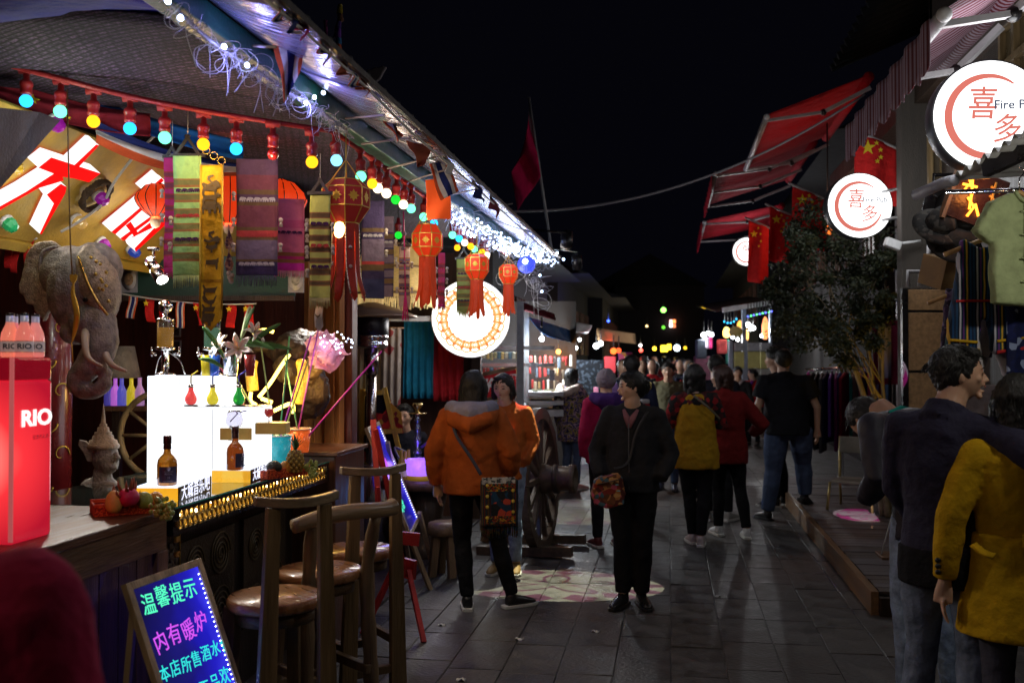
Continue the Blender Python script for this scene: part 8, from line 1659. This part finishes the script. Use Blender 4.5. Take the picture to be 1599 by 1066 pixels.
# 13 stooping man in dark shiny jacket
pos = V((1.22, 5.12, 0)); djk = M('shiny_navy_jacket', (.014, .013, .024), .6, var=.2, bump=.5, bs=14); H = 1.72
t13, W13, G13, _, _ = person('stooping man in a shiny dark jacket and faded jeans bending to the left', pos, radians(38), H, dict(pel=(0, -.02, .53), wai=(0, .0, .61), che=(0, .05, .71), nkb=(0, .105, .795), nkt=(0, .14, .825), hd=(0, .20, .795), sR=(.105, .085, .78), sL=(-.105, .085, .78), eL=(-.145, .03, .645), wL=(-.10, .12, .57), eR=(.155, .09, .63), wR=(.10, .18, .55), kL=(-.06, .02, .285), kR=(.06, -.0, .285), aL=(-.075, 0, .045), aR=(.06, -.04, .045)), djk, ldj, M('grey_sneaker', (.30, .29, .27), .6), ('crop', hair_m), (0, -1.1), skin, False, fine=.0085, bulk=1.12, hem=.47, seed=13, wr=.9, hands='')
q = B(); q.ell(W13 @ (V((0, .065, .775)) * H), (.19, .15, .09), R=W13.to_3x3() @ Euler((-.5, 0, 0)).to_matrix()); q.ell(W13 @ (V((0, .01, .70)) * H), (.20, .16, .17)); q.build('upper_back', djk, t13, remesh=.013, smooth=2, disp=[(.10, .02)])
q = B(); q.tube([W13 @ (V(v_) * H) for v_ in ((-.05, .07, .815), (0, .075, .825), (.06, .07, .815))], [.024, .03, .024], 10); q.build('teal_yoke', clothm('teal_panel', (.01, .26, .22)), t13, disp=[(.06, .01)])
# 14 laughing man with his arm round the woman
H = 1.74; pos = V((1.11, 4.30, 0)); nvj = clothm('navy_softshell', (.028, .026, .050), rough=.75)
t14, W14, G14, X14, s14 = person('laughing man in navy fleece with his arm round the woman in yellow', pos, radians(-28), H, dict(eR=(.252, -.098, .735), wR=(.375, .0, .66), nkt=(.012, .012, .872), hd=(.024, .026, .93), sR=(.112, -.02, .795), eL=(-.122, .04, .65), wL=(-.08, .10, .56), kL=(-.06, .02, .285), aL=(-.08, .02, .045)), nvj, clothm('worn_jeans', (.14, .17, .24), var=.4), shoe_black, ('short', hair_m), (-1.18, .03), skin, True, fine=.0060, gvox=.010, bulk=1.02, hem=.47, collar=True, seed=14, smile=True, hands='R', wr=.9)
q = B(); q.tube([W14 @ (V((0, y, z)) * H) for y, z in ((0, .44), (0, .50), (.0, .53))], [(.109 * H, .083 * H), (.109 * H, .083 * H), (.108 * H, .082 * H)], 22, side=W14.to_3x3() @ V((1, 0, 0))); q.build('lower_panel', clothm('black_panel', (.012, .012, .014)), t14, remesh=.012, smooth=2, disp=[(.1, .014)])
q = B(); q.ell(X14 @ V((0, .415 * s14, -.245 * s14)), (.06 * s14, .03 * s14, .012 * s14), R=X14.to_3x3(), nu=10, nv=6); q.build('teeth', M('teeth_white', (.62, .58, .5), .3), t14)
# 15 woman in the yellow coat
H = 1.62; pos = V((1.347, 4.156, 0)); yc = clothm('yellow_wool_coat', (.50, .29, .008), bump=.35)
t15, W15, G15, _, _ = person('dark haired woman in a bright yellow wool coat held by the laughing man', pos, radians(-8), H, dict(eL=(-.158, -.035, .655), wL=(-.172, -.03, .50), kL=(-.05, .0, .285)), yc, clothm('grey_jeans', (.06, .06, .085)), shoe_black, ('long', hair_m), (-.2, -.12), skin_f, False, fine=.0065, gvox=.010, bulk=1.06, hem=.47, seed=15, hands='LR', collar=True, wr=.8)
q = B(); q.tube([W15 @ (V((0, y, z)) * H) for y, z in ((-.005, .375), (-.003, .45), (0, .54), (0, .62))], [(.148 * H, .115 * H), (.135 * H, .104 * H), (.118 * H, .09 * H), (.110 * H, .082 * H)], 26, side=W15.to_3x3() @ V((1, 0, 0))); q.build('coat_skirt', yc, t15, remesh=.011, smooth=2, disp=[(.13, .016), (.05, .004)])
for k in range(3): q = B(); q.ell(W15 @ (V((-.190, -.058, .525 + .014 * k)) * H), (.011, .009, .011)); q.build('cuff_button', black, t15)
q = B(); q.box((-.02, -.013, -.028), (.13, .004, .028), 0, W15 @ T(0, -.155, .615 * H)); q.build('half_belt', yc, t15, bev=.006)
q = B(); q.lathe([(.001, .0), (.016, .0), (.018, .006), (.014, .009), (.001, .008)], 18, 0, W15 @ T(.0, -.170, .615 * H) @ Rx(pi / 2)); q.build('belt_button', black, t15)
q = B(); q.tube([W15 @ (V((-.115, -.085, .60)) * H), W15 @ (V((-.095, -.105, .585)) * H), W15 @ (V((-.075, -.115, .58)) * H)], [(.02, .006)] * 3, 6); q.build('pocket_flap', yc, t15)
# 16 burgundy shoulder in the foreground, left
H = 1.70; pos = V((-.95, 1.07, 0)); person('person in a burgundy knit top close to the camera at the lower left', pos, radians(25), H, None, clothm('burgundy_knit', (.50, .025, .09)), bj, shoe_black, ('short', hair_m), (0, 0), skin, False, fine=.010, bulk=1.2, seed=16)
# 17 seated man at the slab table
pos = P(632, 700, 9.6); pos.z = 0; H = 1.66; zz = -.25
person('man in a dark jacket sitting at the slab table behind the hookah', pos, radians(178), H, {k: (v[0], v[1] + (.0 if k[0] not in 'ka' else .0), v[2] + zz) for k, v in DEF.items() if k[0] not in 'ka'} | dict(kR=(.07, .24, .285), kL=(-.07, .24, .285), aR=(.07, .22, .045), aL=(-.07, .22, .045), wR=(.06, .18, .50 + zz), wL=(-.06, .18, .50 + zz)), clothm('dark_navy_coat', (.016, .016, .024)), bj, shoe_black, ('short', hair_m), (.1, 0), skin, True, fine=.0095, seed=17, hands='')
q = B(); q.box((pos.x - .2, pos.y - .2, 0), (pos.x + .2, pos.y + .2, .40)); single(q, 'seat_block', wood_dark, 'dark wooden seat block under the seated man', 'stool', bev=.01)
# 18, 19 people by the right stalls
pos = stand(1176, 697); t18, W18, G18, _, _ = person('woman in a red gilet with a blue scarf by the right stalls', pos, radians(150), 1.50, None, clothm('red_gilet', (.34, .02, .02)), bj, shoe_black, ('bun', hair_m), (-.7, 0), skin_f, True, fine=.011, gvox=.015, bulk=1.05, seed=18, hands='')
q = B(); q.tube([W18 @ (V(v_) * 1.5) for v_ in ((-.02, .05, .845), (.0, .075, .78), (.0, .085, .62))], [.03, .035, .03], 8); q.build('scarf', PATTERN('blue_pink_scarf', ['#2038a0', '#7030a0', '#b03080', '#2850b0'], 12), t18)
pos = stand(1153, 720); t19, W19, G19, _, _ = person('woman in black with a white scarf standing by the right stalls', pos, radians(170), 1.56, None, blk, bj, shoe_black, ('bun', hair_m), (.2, 0), skin, True, fine=.011, gvox=.015, seed=19, hands='')
q = B(); q.tube([W19 @ (V(v_) * 1.56) for v_ in ((-.05, .04, .85), (.0, .07, .79), (.05, .04, .85))], [.025, .035, .025], 8); q.build('scarf', clothm('white_scarf', (.6, .56, .58)), t19)
# ------------------------------------------------------------------ far street: stalls, houses, lamps, crowd
wp = M('stall_white', (.55, .57, .58), .5)
ls = thing('market_stall', 'white framed market stall hung with goods beyond the cart wheel', 'stall', (-2.3, 13, 0))
def pbox(x0, y0, x1, y1, d, dep, name, mat, par, **k):
 a = P(x0, y1, d); q = B(); q.box((0, 0, 0), (S(x1 - x0, d), S(y1 - y0, d), dep), 0, basis(a, RT, UP, FW)); return q.build(name, mat, par, **k)
for x0, x1, d in ((807, 818, 12.2), (818, 826, 12.9)): pbox(x0, 470, x1, 765, d, .08, 'post', wp, ls)
for y0, y1 in ((540, 546), (567, 572)): pbox(738, y0, 866, y1, 12.6, .06, 'beam', wp, ls)
for y0, y1 in ((612, 618), (626, 632), (640, 650)): pbox(826, y0, 880, y1, 12.6, .7, 'shelf', wp, ls)
pbox(735, 632, 822, 760, 12.4, .5, 'counter', wp, ls)
pbox(700, 470, 900, 760, 14.2, .05, 'back_panel', M('stall_back', (.022, .018, .016), .8), ls)
for i in range(30):
 x, y = 828 + (i % 10) * 7 + U(-2, 2), 556 + (i // 10) * 19 + U(-2, 2); h_ = U(9, 18); c = random.choice(('#7a1410', '#a08050', '#b8b0a0', '#3a2a20', '#8a2018', '#6a5a48', '#404850'))
 pbox(x, y, x + U(3, 5.5), y + h_, 13.2 + .1 * (i % 3), .04, 'hanging_goods', M('goods_' + c[1:], hx(c), .6), ls, bev=.01)
for i in range(26):
 x = 742 + (i % 13) * 5.8; y = 550 + (i // 13) * 24; c = random.choice(('#a09060', '#c8c0a8', '#8a2820', '#3a5868', '#d0a860')); pbox(x, y, x + 4.6, y + U(8, 13), 13.0, .06, 'jar', M('goods_' + c[1:], hx(c), .4), ls, bev=.008)
for x, y in ((829, 566), (858, 578)): pbox(x, y, x + 8, y + 16, 12.55, .004, 'price_sheet', M('paper_sheet', (.5, .52, .58), .7), ls)
for i in range(40): x = 828 + U(0, 48); k = random.randrange(3); pbox(x, (608, 622, 636)[k], x + U(3, 6), (612, 626, 640)[k], 12.7 + U(0, .4), .06, 'trinket', M('goods_' + ('8a8868', 'b0b098', '707860')[k], hx(('8a8868', 'b0b098', '707860')[k]), .5), ls)
bt = thing('banner', 'red sale banner with white characters tied across the market stall', 'banner', P(780, 625, 12.3)); c0 = P(742, 584, 12.3); c1 = P(806, 571, 12.3); hh = S(46, 12.3)
q = B(); q.grid(lambda u, v: c0.lerp(c1, u) - UP * hh * v + FW * .02 * sin(u * 12 + v * 5), 20, 8, 0, None, lambda u, v: 1 if v < .07 or v > .93 else 0); q.build('cloth', [M('red_banner', (.55, .02, .03), .6, em=.08), M('banner_edge', (.55, .35, .2), .7)], bt, solid=.004)
for i, ch in enumerate('特价处理'): text(ch, S(21, 12.25), M('white_print', (.75, .72, .72), .6, em=.1), face_cam(c0.lerp(c1, .12 + i * .265) - UP * hh * .5 - FW * .05) @ Rz(.15), 'lettering', bt, .002, .006)
def lamp(lab, px, py, d, rpx, col, em, pw=0, cat='lamp', grp='bare lamps along the far stalls', name='bare_lamp'):
 c = P(px, py, d); r = S(rpx, d); t = thing(name, lab, cat, c, 0, grp); q = B(); q.ell(c, r, nu=12, nv=8); q.build('globe', E('glow_%.2f_%.2f_%.2f_%d' % (*col, em), col, em), t); q = B(); q.tube([c + UP * r * .9, c + UP * (r + .25)], .012, 5); q.build('cord', wire_dark, t)
 if pw: point('lamp_light', c - UP * (r + .05) - FW * .05, pw * 3.2, col, .08, t)
cwh = (.88, .95, 1)
for lab, px, py, d, r, pw in (('white bare lamp under the blue tarpaulin', 846, 529, 13.0, 4, 26), ('white bare lamp half hidden by the stall post', 822, 512, 13.2, 4, 22), ('small white lamp beyond the blue tarpaulin', 899, 543, 17, 3, 20), ('bright white lamp pair left one before the orange canopy', 931, 540, 19, 4.5, 26), ('bright white lamp pair right one before the orange canopy', 938, 536, 19.3, 4, 0), ('dim white lamp above the crowd on the left', 905, 530, 20, 2.5, 0)): lamp(lab, px, py, d, r, cwh, 18, pw)
lamp('orange lamp over the hanging goods', 872, 549, 14, 4, (1, .40, .08), 6, 6)
lamp('red lamp of a stall on the left', 958, 548, 20, 5, (1, .12, .02), 4, 0); lamp('second red lamp of a stall on the left', 966, 547, 20.5, 4, (1, .08, .02), 3, 8)
for lab, px, py, d, r, c, e in (('green lamp high over the far street end', 1036, 484, 34, 4.2, (.25, 1, .12), 5), ('lower green lamp at the far street end', 1036, 511, 36, 2.8, (.15, .7, .05), 2), ('tiny yellow lamp high at the far end', 1010, 509, 36, 1.8, (1, .7, .3), 4), ('yellow lamp at the far end left', 1022, 544, 33, 3.2, (1, .62, .03), 6), ('small yellow lamp at the far end beside the shop', 1070, 543, 33, 2.6, (1, .6, .03), 2.5), ('red lamp beside the white one at the far end', 1001, 547, 34, 3, (1, .08, .05), 5), ('white lamp at the far end left of the yellow ones', 1000, 539, 34, 2.2, (1, .9, .85), 8), ('blue lamp on the dark house corner', 950, 501, 22, 2.2, (.05, .12, 1), 6), ('white lantern at the far end above the crowd', 1057, 543, 31, 5, (.75, .92, 1), 7)): lamp(lab, px, py, d, r, c, e, 8 if e > 5 else 0, grp='coloured lamps at the far end')
fl = thing('lit_lantern', 'square yellow lit lantern above the crowd at the far end', 'lantern', P(1038, 552, 31)); pbox(1033, 539, 1043, 549, 31, .2, 'shade', E('yellow_box_glow', (1, .62, .03), 5), fl, bev=.02); pbox(1043, 537, 1048, 546, 31.3, .2, 'shade', E('yellow_box_glow', (1, .62, .03), 5), fl, bev=.02)
fw = thing('far_house', 'dark house closing the far end of the street with a lit red and white window', 'building', P(1040, 560, 40)); pbox(960, 440, 1100, 640, 41, 6, 'wall', M('far_dark_wall', (.02, .018, .02), .9), fw); q = B(); q.prism([(-.8, 0), (S(150, 40.5), 0), (S(60, 40.5), 1.3)], 8, 0, basis(P(955, 446, 40.5), RT, UP, FW) @ T(0, 0, 8) @ Sc(1, 1, -1)); q.build('roof', MC['sooty_tile'], fw)
for x, y, c, e in ((1046, 499, (1, .5, .5), 3), (1046, 505, (1, .95, .9), 5), (1051, 499, (1, .22, .06), 4), (1051, 506, (1, .25, .1), 2)): pbox(x, y, x + 4, y + 5.4, 40.8, .1, 'window', E('pane_%d_%d' % (x, y), c, e), fw)
# dark houses along both sides
def house(lab, x0, x1, y0, y1, h, rh, side, col):
 t = thing('timber_house', lab, 'building', ((x0 + x1) / 2, (y0 + y1) / 2, 0), 0); m = WOOD('house_boards_%d' % int(y0), tuple(x * .3 for x in col), 2, coat=0, rough=.95)
 q = B(); q.box((x0, y0, 0), (x1, y1, h)); q.build('wall', m, t); xe = x1 if side < 0 else x0
 q = B(); q.prism([(min(x0, x1) - .7, h + .003), (max(x0, x1) + .7, h + .003), ((x0 + x1) / 2, h + rh)], y1 - y0 + .5, 0, basis(V((0, y1 + .2, 0)), V((1, 0, 0)), UP, V((0, -1, 0)))); q.build('roof', MC['sooty_tile'], t)
 n = int((y1 - y0) / 1.6)
 for i in range(n):
  yy = y0 + .5 + i * 1.6; o = .03 * -side; q = B(); q.box((xe - .02, yy, h - 1.7), (xe + .02, yy + 1.0, h - .6)); w_ = q.build('window', MC['dim_pane'], t)
  q = B(); [q.box((xe - .035, yy + k * .32, h - 1.72), (xe + .035, yy + .05 + k * .32, h - .58)) for k in range(4)]; q.build('frame', M('frame_red_brown', (.08, .02, .012), .7), w_, kind='stuff')
 return t
house('dark two storey timber house beyond the left stall', -6, -2.55, 14.3, 20.8, 3.3, .9, -1, (.035, .02, .016)); house('dark timber house farther along the left row', -6, -2.4, 21.5, 29.5, 3.5, .9, -1, (.03, .02, .018)); house('low dark house near the far end on the left', -6, -2.0, 30, 39.5, 3.5, .9, -1, (.02, .016, .016))
house('dark timber house behind the right lit stalls', 3.1, 7, 15.2, 27.5, 5.0, 1.4, 1, (.026, .02, .018)); house('dark house near the far end on the right', 2.4, 7, 28, 39, 4.4, 1.3, 1, (.02, .016, .016))
# canopies and goods on the left
def canopy(lab, pts, d0, d1, mat):
 a, b_, c, e = [P(x, y, d) for (x, y), d in zip(pts, (d0, d1, d1, d0))]; q = B(); q.grid(lambda u, v: a.lerp(b_, u).lerp(e.lerp(c, u), v) - UP * .06 * sin(pi * v) + FW * .03 * sin(u * 20), 16, 8); single(q, 'canopy', mat, lab, 'canopy', 'canopies along the left row', solid=.006)
canopy('bright blue tarpaulin sagging beside the white stall posts', ((826, 495), (890, 515), (893, 535), (866, 528)), 12.8, 14.2, FAB('tarp_blue', (.03, .17, .55), .5))
canopy('maroon awning edge above the white stall posts', ((812, 470), (866, 490), (868, 496), (820, 482)), 12.4, 13.6, FAB('maroon_edge', (.12, .01, .02)))
canopy('pale plastic sheet over the second stall', ((866, 496), (925, 508), (912, 519), (890, 517)), 14.4, 17, FAB('pale_sheet', (.42, .44, .46), .5)); canopy('orange and white canopy over the third stall', ((932, 512), (992, 521), (994, 537), (930, 530)), 19, 24, FAB('orange_canopy', (.40, .24, .12)))
for lab, x0, x1, y0, y1, d, m in (('patterned navy cloth on the second stall', 900, 944, 562, 618, 17.5, PATTERN('batik', ['#0c1018', '#101722', '#39424e', '#0c1018'], 26)), ('red hanging cloth beside the third stall', 944, 962, 556, 582, 19.5, M('red_hang', (.3, .015, .02), .8)), ('pink goods rack on the left far stall', 966, 988, 550, 600, 22, PATTERN('pink_goods', ['#a03060', '#d07090', '#601838', '#c0a040'], 5)), ('mustard covered table of the second stall', 905, 945, 618, 650, 16.8, M('mustard_cover', (.3, .2, .03), .8))):
 t = thing('stall_goods', lab, 'goods', P((x0 + x1) / 2, y1, d), 0, 'goods on the far left stalls'); pbox(x0, y0, x1, y1, d, .15, 'cloth', m, t, bev=.02)
# lit stall on the right
rs = thing('market_stall', 'brightly lit right hand stall with yellow lower panels and hanging lanterns', 'stall', (1.7, 21.5, 0)); rd = 21.5
for x0, x1, y0 in ((1160, 1166, 478), (1163, 1168, 530), (1139, 1145, 532), (1203, 1206, 480)): pbox(x0, y0, x1, 668, rd, .1, 'post', M('blue_grey_post', (.22, .26, .32), .5), rs)
q = B(); q.beam(P(1128, 484, rd), P(1206, 472, rd), .08, .1); q.build('roof_beam', wp, rs); q = B(); q.grid(lambda u, v: P(1120, 486, rd).lerp(P(1212, 470, rd), u) + FW * 2.5 * v + UP * .25 * v, 4, 4); q.build('roof_sheet', wood_dark, rs, solid=.02)
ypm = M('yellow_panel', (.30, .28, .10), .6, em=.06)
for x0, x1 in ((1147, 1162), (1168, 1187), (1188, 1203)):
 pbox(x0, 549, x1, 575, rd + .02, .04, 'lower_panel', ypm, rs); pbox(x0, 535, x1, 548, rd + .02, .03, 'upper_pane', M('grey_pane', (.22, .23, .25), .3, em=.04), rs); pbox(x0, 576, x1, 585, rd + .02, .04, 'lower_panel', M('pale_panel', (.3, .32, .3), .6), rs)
for i, (px, py, r, pw) in enumerate(((1168, 507, 4.2, 30), (1176, 512, 3.6, 0), (1172, 514, 2.6, 0), (1194, 513, 3.6, 26), (1190, 524, 3, 0), (1144, 526, 2.8, 10), (1152, 530, 2.6, 0), (1099, 523, 4, 26), (1106, 520, 3, 0), (1111, 522, 3.4, 0))): lamp('white lamp %s' % ('largest on the right lit stall', 'second on the right lit stall', 'smallest of the trio on the right stall', 'before the orange lantern on the right stall', 'lowest on the right lit stall', 'below the straw lamp on the right', 'lower of the pair below the straw lamp', 'left of three by the pink dress', 'middle of three by the pink dress', 'right of three by the pink dress')[i], px, py, rd + .6, r, (.95, .97, 1), 16, pw, grp='white lamps on the right stalls')
for i, (x0, y0, x1, y1, c, e, lab) in enumerate(((1129, 510, 1140, 527, (1, .68, .16), 4, 'square yellow lantern on the right stall'), (1151, 500, 1160, 516, (1, .45, .08), 2.2, 'pointed orange lantern on the right stall'), (1163, 514, 1169, 532, (1, .5, .14), 3, 'long orange lantern below the largest white lamp'), (1190, 494, 1200, 530, (1, .30, .10), 2.2, 'tall red orange lantern at the right of the stall'), (1198, 503, 1205, 513, (1, .16, .08), 1.6, 'round red lantern beside the tall orange one'))):
 t = thing('stall_lantern', lab, 'lantern', P((x0 + x1) / 2, y1, rd + .5), 0, 'lanterns on the right lit stall'); c_ = P((x0 + x1) / 2, (y0 + y1) / 2, rd + .5); q = B(); w_, h_ = S(x1 - x0, rd) / 2, S(y1 - y0, rd) / 2; q.lathe([(w_ * .5, -h_), (w_, -h_ * .6), (w_ * 1.05, h_ * .2), (w_ * .6, h_ * .8), (w_ * .2, h_)], 10, 0, T(*c_)); q.build('shade', E('stall_glow_%d' % i, c, e), t)
for i in range(9): lamp('tiny %s lamp of the string over the right stall' % ('blue', 'green')[i % 2], 1168 + i * 4.6, 494 - i * 1.0, rd - .1, 1.4, ((.12, .15, 1), (.1, .9, .25))[i % 2], 4, 0, grp='tiny string lamps over the right stall %s' % ('blue', 'green')[i % 2], name='string_lamp')
for i, (px, py) in enumerate(((1131, 502), (1136, 504), (1141, 504), (1146, 502), (1150, 498))): lamp('tiny cyan lamp of the short string', px, py, rd, 1.4, (.03, .45, .9), 3, 0, grp='tiny cyan string lamps', name='string_lamp')
t = thing('straw_lamp', 'dark straw hat shaped lamp shade on the right stall', 'lampshade', P(1149, 522, rd)); q = B(); q.lathe([(S(4, rd), .09), (S(9, rd), .04), (S(11, rd), -.03), (S(8, rd), -.12)], 16, 0, T(*P(1149, 516, rd - .2))); q.build('shade', M('straw_dark', (.16, .13, .06), .8, em=.06, emc=(1, .7, .2)), t)
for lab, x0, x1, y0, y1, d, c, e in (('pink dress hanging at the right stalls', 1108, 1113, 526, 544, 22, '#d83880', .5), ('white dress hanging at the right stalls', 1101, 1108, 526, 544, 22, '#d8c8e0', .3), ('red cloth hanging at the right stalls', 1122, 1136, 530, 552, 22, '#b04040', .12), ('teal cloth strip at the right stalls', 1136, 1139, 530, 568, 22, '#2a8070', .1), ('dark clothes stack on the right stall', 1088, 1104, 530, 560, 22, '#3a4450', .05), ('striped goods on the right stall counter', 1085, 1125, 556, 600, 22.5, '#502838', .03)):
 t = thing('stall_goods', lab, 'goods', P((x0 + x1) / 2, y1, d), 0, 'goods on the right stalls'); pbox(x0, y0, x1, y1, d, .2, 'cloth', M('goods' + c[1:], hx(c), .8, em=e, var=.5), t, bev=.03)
# far crowd
cm_ = {k: FAB('crowd_' + k, c) for k, c in (('red', (.35, .015, .02)), ('black', (.014, .014, .016)), ('navy', (.02, .025, .06)), ('brown', (.09, .05, .03)), ('grey', (.12, .11, .11)), ('maroon', (.14, .015, .02)), ('white', (.45, .45, .45)))}
def walker(px, d, H, k, i, back):
 x = P(px, 560, d); t = thing('person', 'distant walker in a %s coat in the crowd, %s' % (k, 'seen from behind' if back else 'facing the camera'), 'person', (x.x, x.y, 0), U(-.3, .3) + (0 if back else pi), 'crowd far down the street, %s %s' % (k, 'away' if back else 'facing')); W = mw(t); h = lambda *v: W @ (V(v) * H); sd = W.to_3x3() @ V((1, 0, 0)); st_ = U(-.06, .06)
 b = B(); b.ell(h(0, .015, .935), (.047 * H, .056 * H, .065 * H)); b.tube([h(0, 0, .82), h(0, .01, .9)], .032 * H, 8)
 for s_ in (-1, 1): b.tube([h(s_ * .14, .02, .53), h(s_ * .14, .03, .45)], [.016 * H, .012 * H], 8); b.tube([h(s_ * .05, 0, .3), h(s_ * .055, 0, .05)], .02 * H, 8); b.ell(h(s_ * .055, .02, .025), (.025 * H, .06 * H, .025 * H), nu=8, nv=6); b.tube([h(s_ * .02, 0, .8), h(s_ * .1, 0, .79), h(s_ * .14, 0, .64), h(s_ * .14, .02, .53)], .018 * H, 8); b.tube([h(0, 0, .85), h(0, 0, .5), h(s_ * .05, 0, .45), h(s_ * .05, 0, .3)], .03 * H, 8)
 b.build('body', skin, t, remesh=.016)
 q = B(); q.tube([h(0, 0, .45), h(0, 0, .6), h(0, 0, .73), h(0, -.005, .80), h(0, -.005, .84)], [(.11 * H, .08 * H), (.10 * H, .075 * H), (.11 * H, .075 * H), (.09 * H, .06 * H), (.04 * H, .04 * H)], 14, side=sd)
 for s_ in (-1, 1): q.tube([h(s_ * .10, 0, .80), h(s_ * .14, -.02, .66), h(s_ * .14, .02, .52)], [.038 * H, .034 * H, .028 * H], 10)
 q.build('coat', cm_[k], t, remesh=.018, smooth=1, disp=[(.1, .03)])
 q = B(); [q.tube([h(s_ * .05, 0, .52), h(s_ * .055, s_ * st_ * .6, .29), h(s_ * .055, s_ * st_, .06)], [.055 * H, .042 * H, .033 * H], 10) for s_ in (-1, 1)]; q.build('trousers', cm_['black'], t, remesh=.018)
 q = B(); q.ell(h(0, -.012, .952), (.056 * H, .064 * H, .06 * H)); q.tube([h(0, -.03, .93), h(0, -.045, .85)], [.052 * H, .04 * H], 8); q.build('hair', hair_m, t, remesh=.016, disp=[(.03, .012)])
ks = ['red', 'black', 'navy', 'black', 'brown', 'grey', 'maroon', 'black', 'red', 'black', 'white', 'navy']
for i in range(22):
 d = 18 + i * .85 + U(-.3, .3); px = 1046 + random.choice((-1, 1, -1)) * U(3, 44) * 20 / d + U(-14, 10)
 walker(px, d, U(1.55, 1.75), ks[i % 12], i, i % 6 != 0)
for px, d, k in ((1018, 18.5, 'red'), (1003, 17.5, 'black'), (1062, 19, 'black'), (1074, 18, 'navy'), (1053, 23, 'white'), (972, 15.5, 'grey')): walker(px, d, 1.66, k, 0, False)
pm_l = M('litter_paper', (.5, .49, .47), .8)
for x, y, z, lab in ((690, 975, 0, 'white paper scrap on the paving by the red easel'), (811, 997, 0, 'white paper scrap on the paving below the woman in orange'), (930, 985, 0, 'pale paper scrap on the paving below the woman in black'), (720, 1060, 0, 'crumpled wrapper on the paving at the bottom edge'), (1120, 930, 0, 'pale paper scrap on the open paving right of centre')):
 c = PZ(x, y, .006); q = B(); q.grid(lambda u, v: c + V(((u - .5) * .05, (v - .5) * .03, .008 * sin(u * 7 + x) * cos(v * 6))), 5, 4); single(q, 'litter', pm_l, lab, 'litter', solid=.0008)
# logo projectors throwing patterns on the ground (lamp with a patterned slide)
def gobo(loc, to, power, col_a, col_b, ang, petals, r_out, sq=(1, 1)):
 o = spot('gobo_beam', loc, to, power, (1, 1, 1), ang, .02, .004); l = o.data; l.use_nodes = True; nt = l.node_tree; em = [n for n in nt.nodes if n.type == 'EMISSION'][0]
 tc = N(nt, 'ShaderNodeTexCoord'); sx = N(nt, 'ShaderNodeSeparateXYZ'); L(nt, tc.outputs['Normal'], sx.inputs[0])
 def mth(op, a, b_=None):
  n = N(nt, 'ShaderNodeMath', operation=op)
  for i, v in enumerate((a, b_)):
   if v is None: continue
   if isinstance(v, (int, float)): n.inputs[i].default_value = v
   else: L(nt, v, n.inputs[i])
  return n.outputs[0]
 tn = tan(radians(ang) / 2) * .97; x = mth('DIVIDE', mth('DIVIDE', sx.outputs[0], sx.outputs[2]), tn * sq[0]); y = mth('DIVIDE', mth('DIVIDE', sx.outputs[1], sx.outputs[2]), tn * sq[1])
 r = mth('SQRT', mth('ADD', mth('MULTIPLY', x, x), mth('MULTIPLY', y, y))); a = mth('ARCTAN2', y, x); wv = mth('MULTIPLY', mth('SINE', mth('MULTIPLY', a, petals)), .10)
 edge = mth('LESS_THAN', r, 1.0); ring = mth('MULTIPLY', mth('GREATER_THAN', mth('ADD', r, wv), .74), mth('LESS_THAN', mth('SUBTRACT', r, wv), .93)); n2 = mth('LESS_THAN', mth('ABSOLUTE', mth('SUBTRACT', r, mth('ADD', .38, mth('MULTIPLY', mth('SINE', mth('MULTIPLY', a, 5)), .22)))), .055)
 k_ = mth('MINIMUM', mth('ADD', ring, n2), 1.0); mx = N(nt, 'ShaderNodeMix', data_type='RGBA'); mx.inputs[6].default_value = (*col_a, 1); mx.inputs[7].default_value = (*col_b, 1); L(nt, k_, mx.inputs[0])
 L(nt, mx.outputs[2], em.inputs[0]); L(nt, edge, em.inputs[1]); return o
def eave_projector(loc, to, lab):
 t = thing('projector', lab, 'projector', loc, 0, 'logo projectors under the left eave'); dr = (V(to) - V(loc)).normalized(); q = B(); q.tube([V(loc) - dr * .16, V(loc) - dr * .02], .05, 10); q.build('housing', black, t); q = B(); q.tube([V(loc) - dr * .16, V((loc[0], loc[1], 2.74)), V((-1.2, loc[1], 2.78))], .01, 6); q.build('bracket', black, t)
cA, cB = (.95, .95, .68), (.55, .22, .30)
for (g0, g1, pw, an, lab) in (((-.86, 8.35, 2.6), V((-.86, 7.43, 0)), 680, 34, 'black logo projector under the eave above the orange jackets'), ((-.9, 9.8, 2.55), V((-.9, 10.9, 0)), 420, 34, 'black logo projector under the far end of the eave')):
 eave_projector(g0, g1, lab); d_ = (V(g1) - V(g0)).normalized(); gobo(V(g0) + d_ * .02, g1, pw, cA, cB, an, 14, 1, (1, .58) if g1.y < 9 else (1, 1))
gobo(gs, dt, 1500, (1, .82, .95), (.9, .04, .45), 7.5, 3, 1)
# ------------------------------------------------------------------ settle: turn modifiers into plain meshes (one evaluation)
bpy.context.view_layer.update()
dg = bpy.context.evaluated_depsgraph_get()
done = []
for o in MODS:
 if o.modifiers: done.append((o, bpy.data.meshes.new_from_object(o.evaluated_get(dg))))
for o, me in done:
 o.modifiers.clear(); nm = o.data.name; o.data = me; me.name = nm
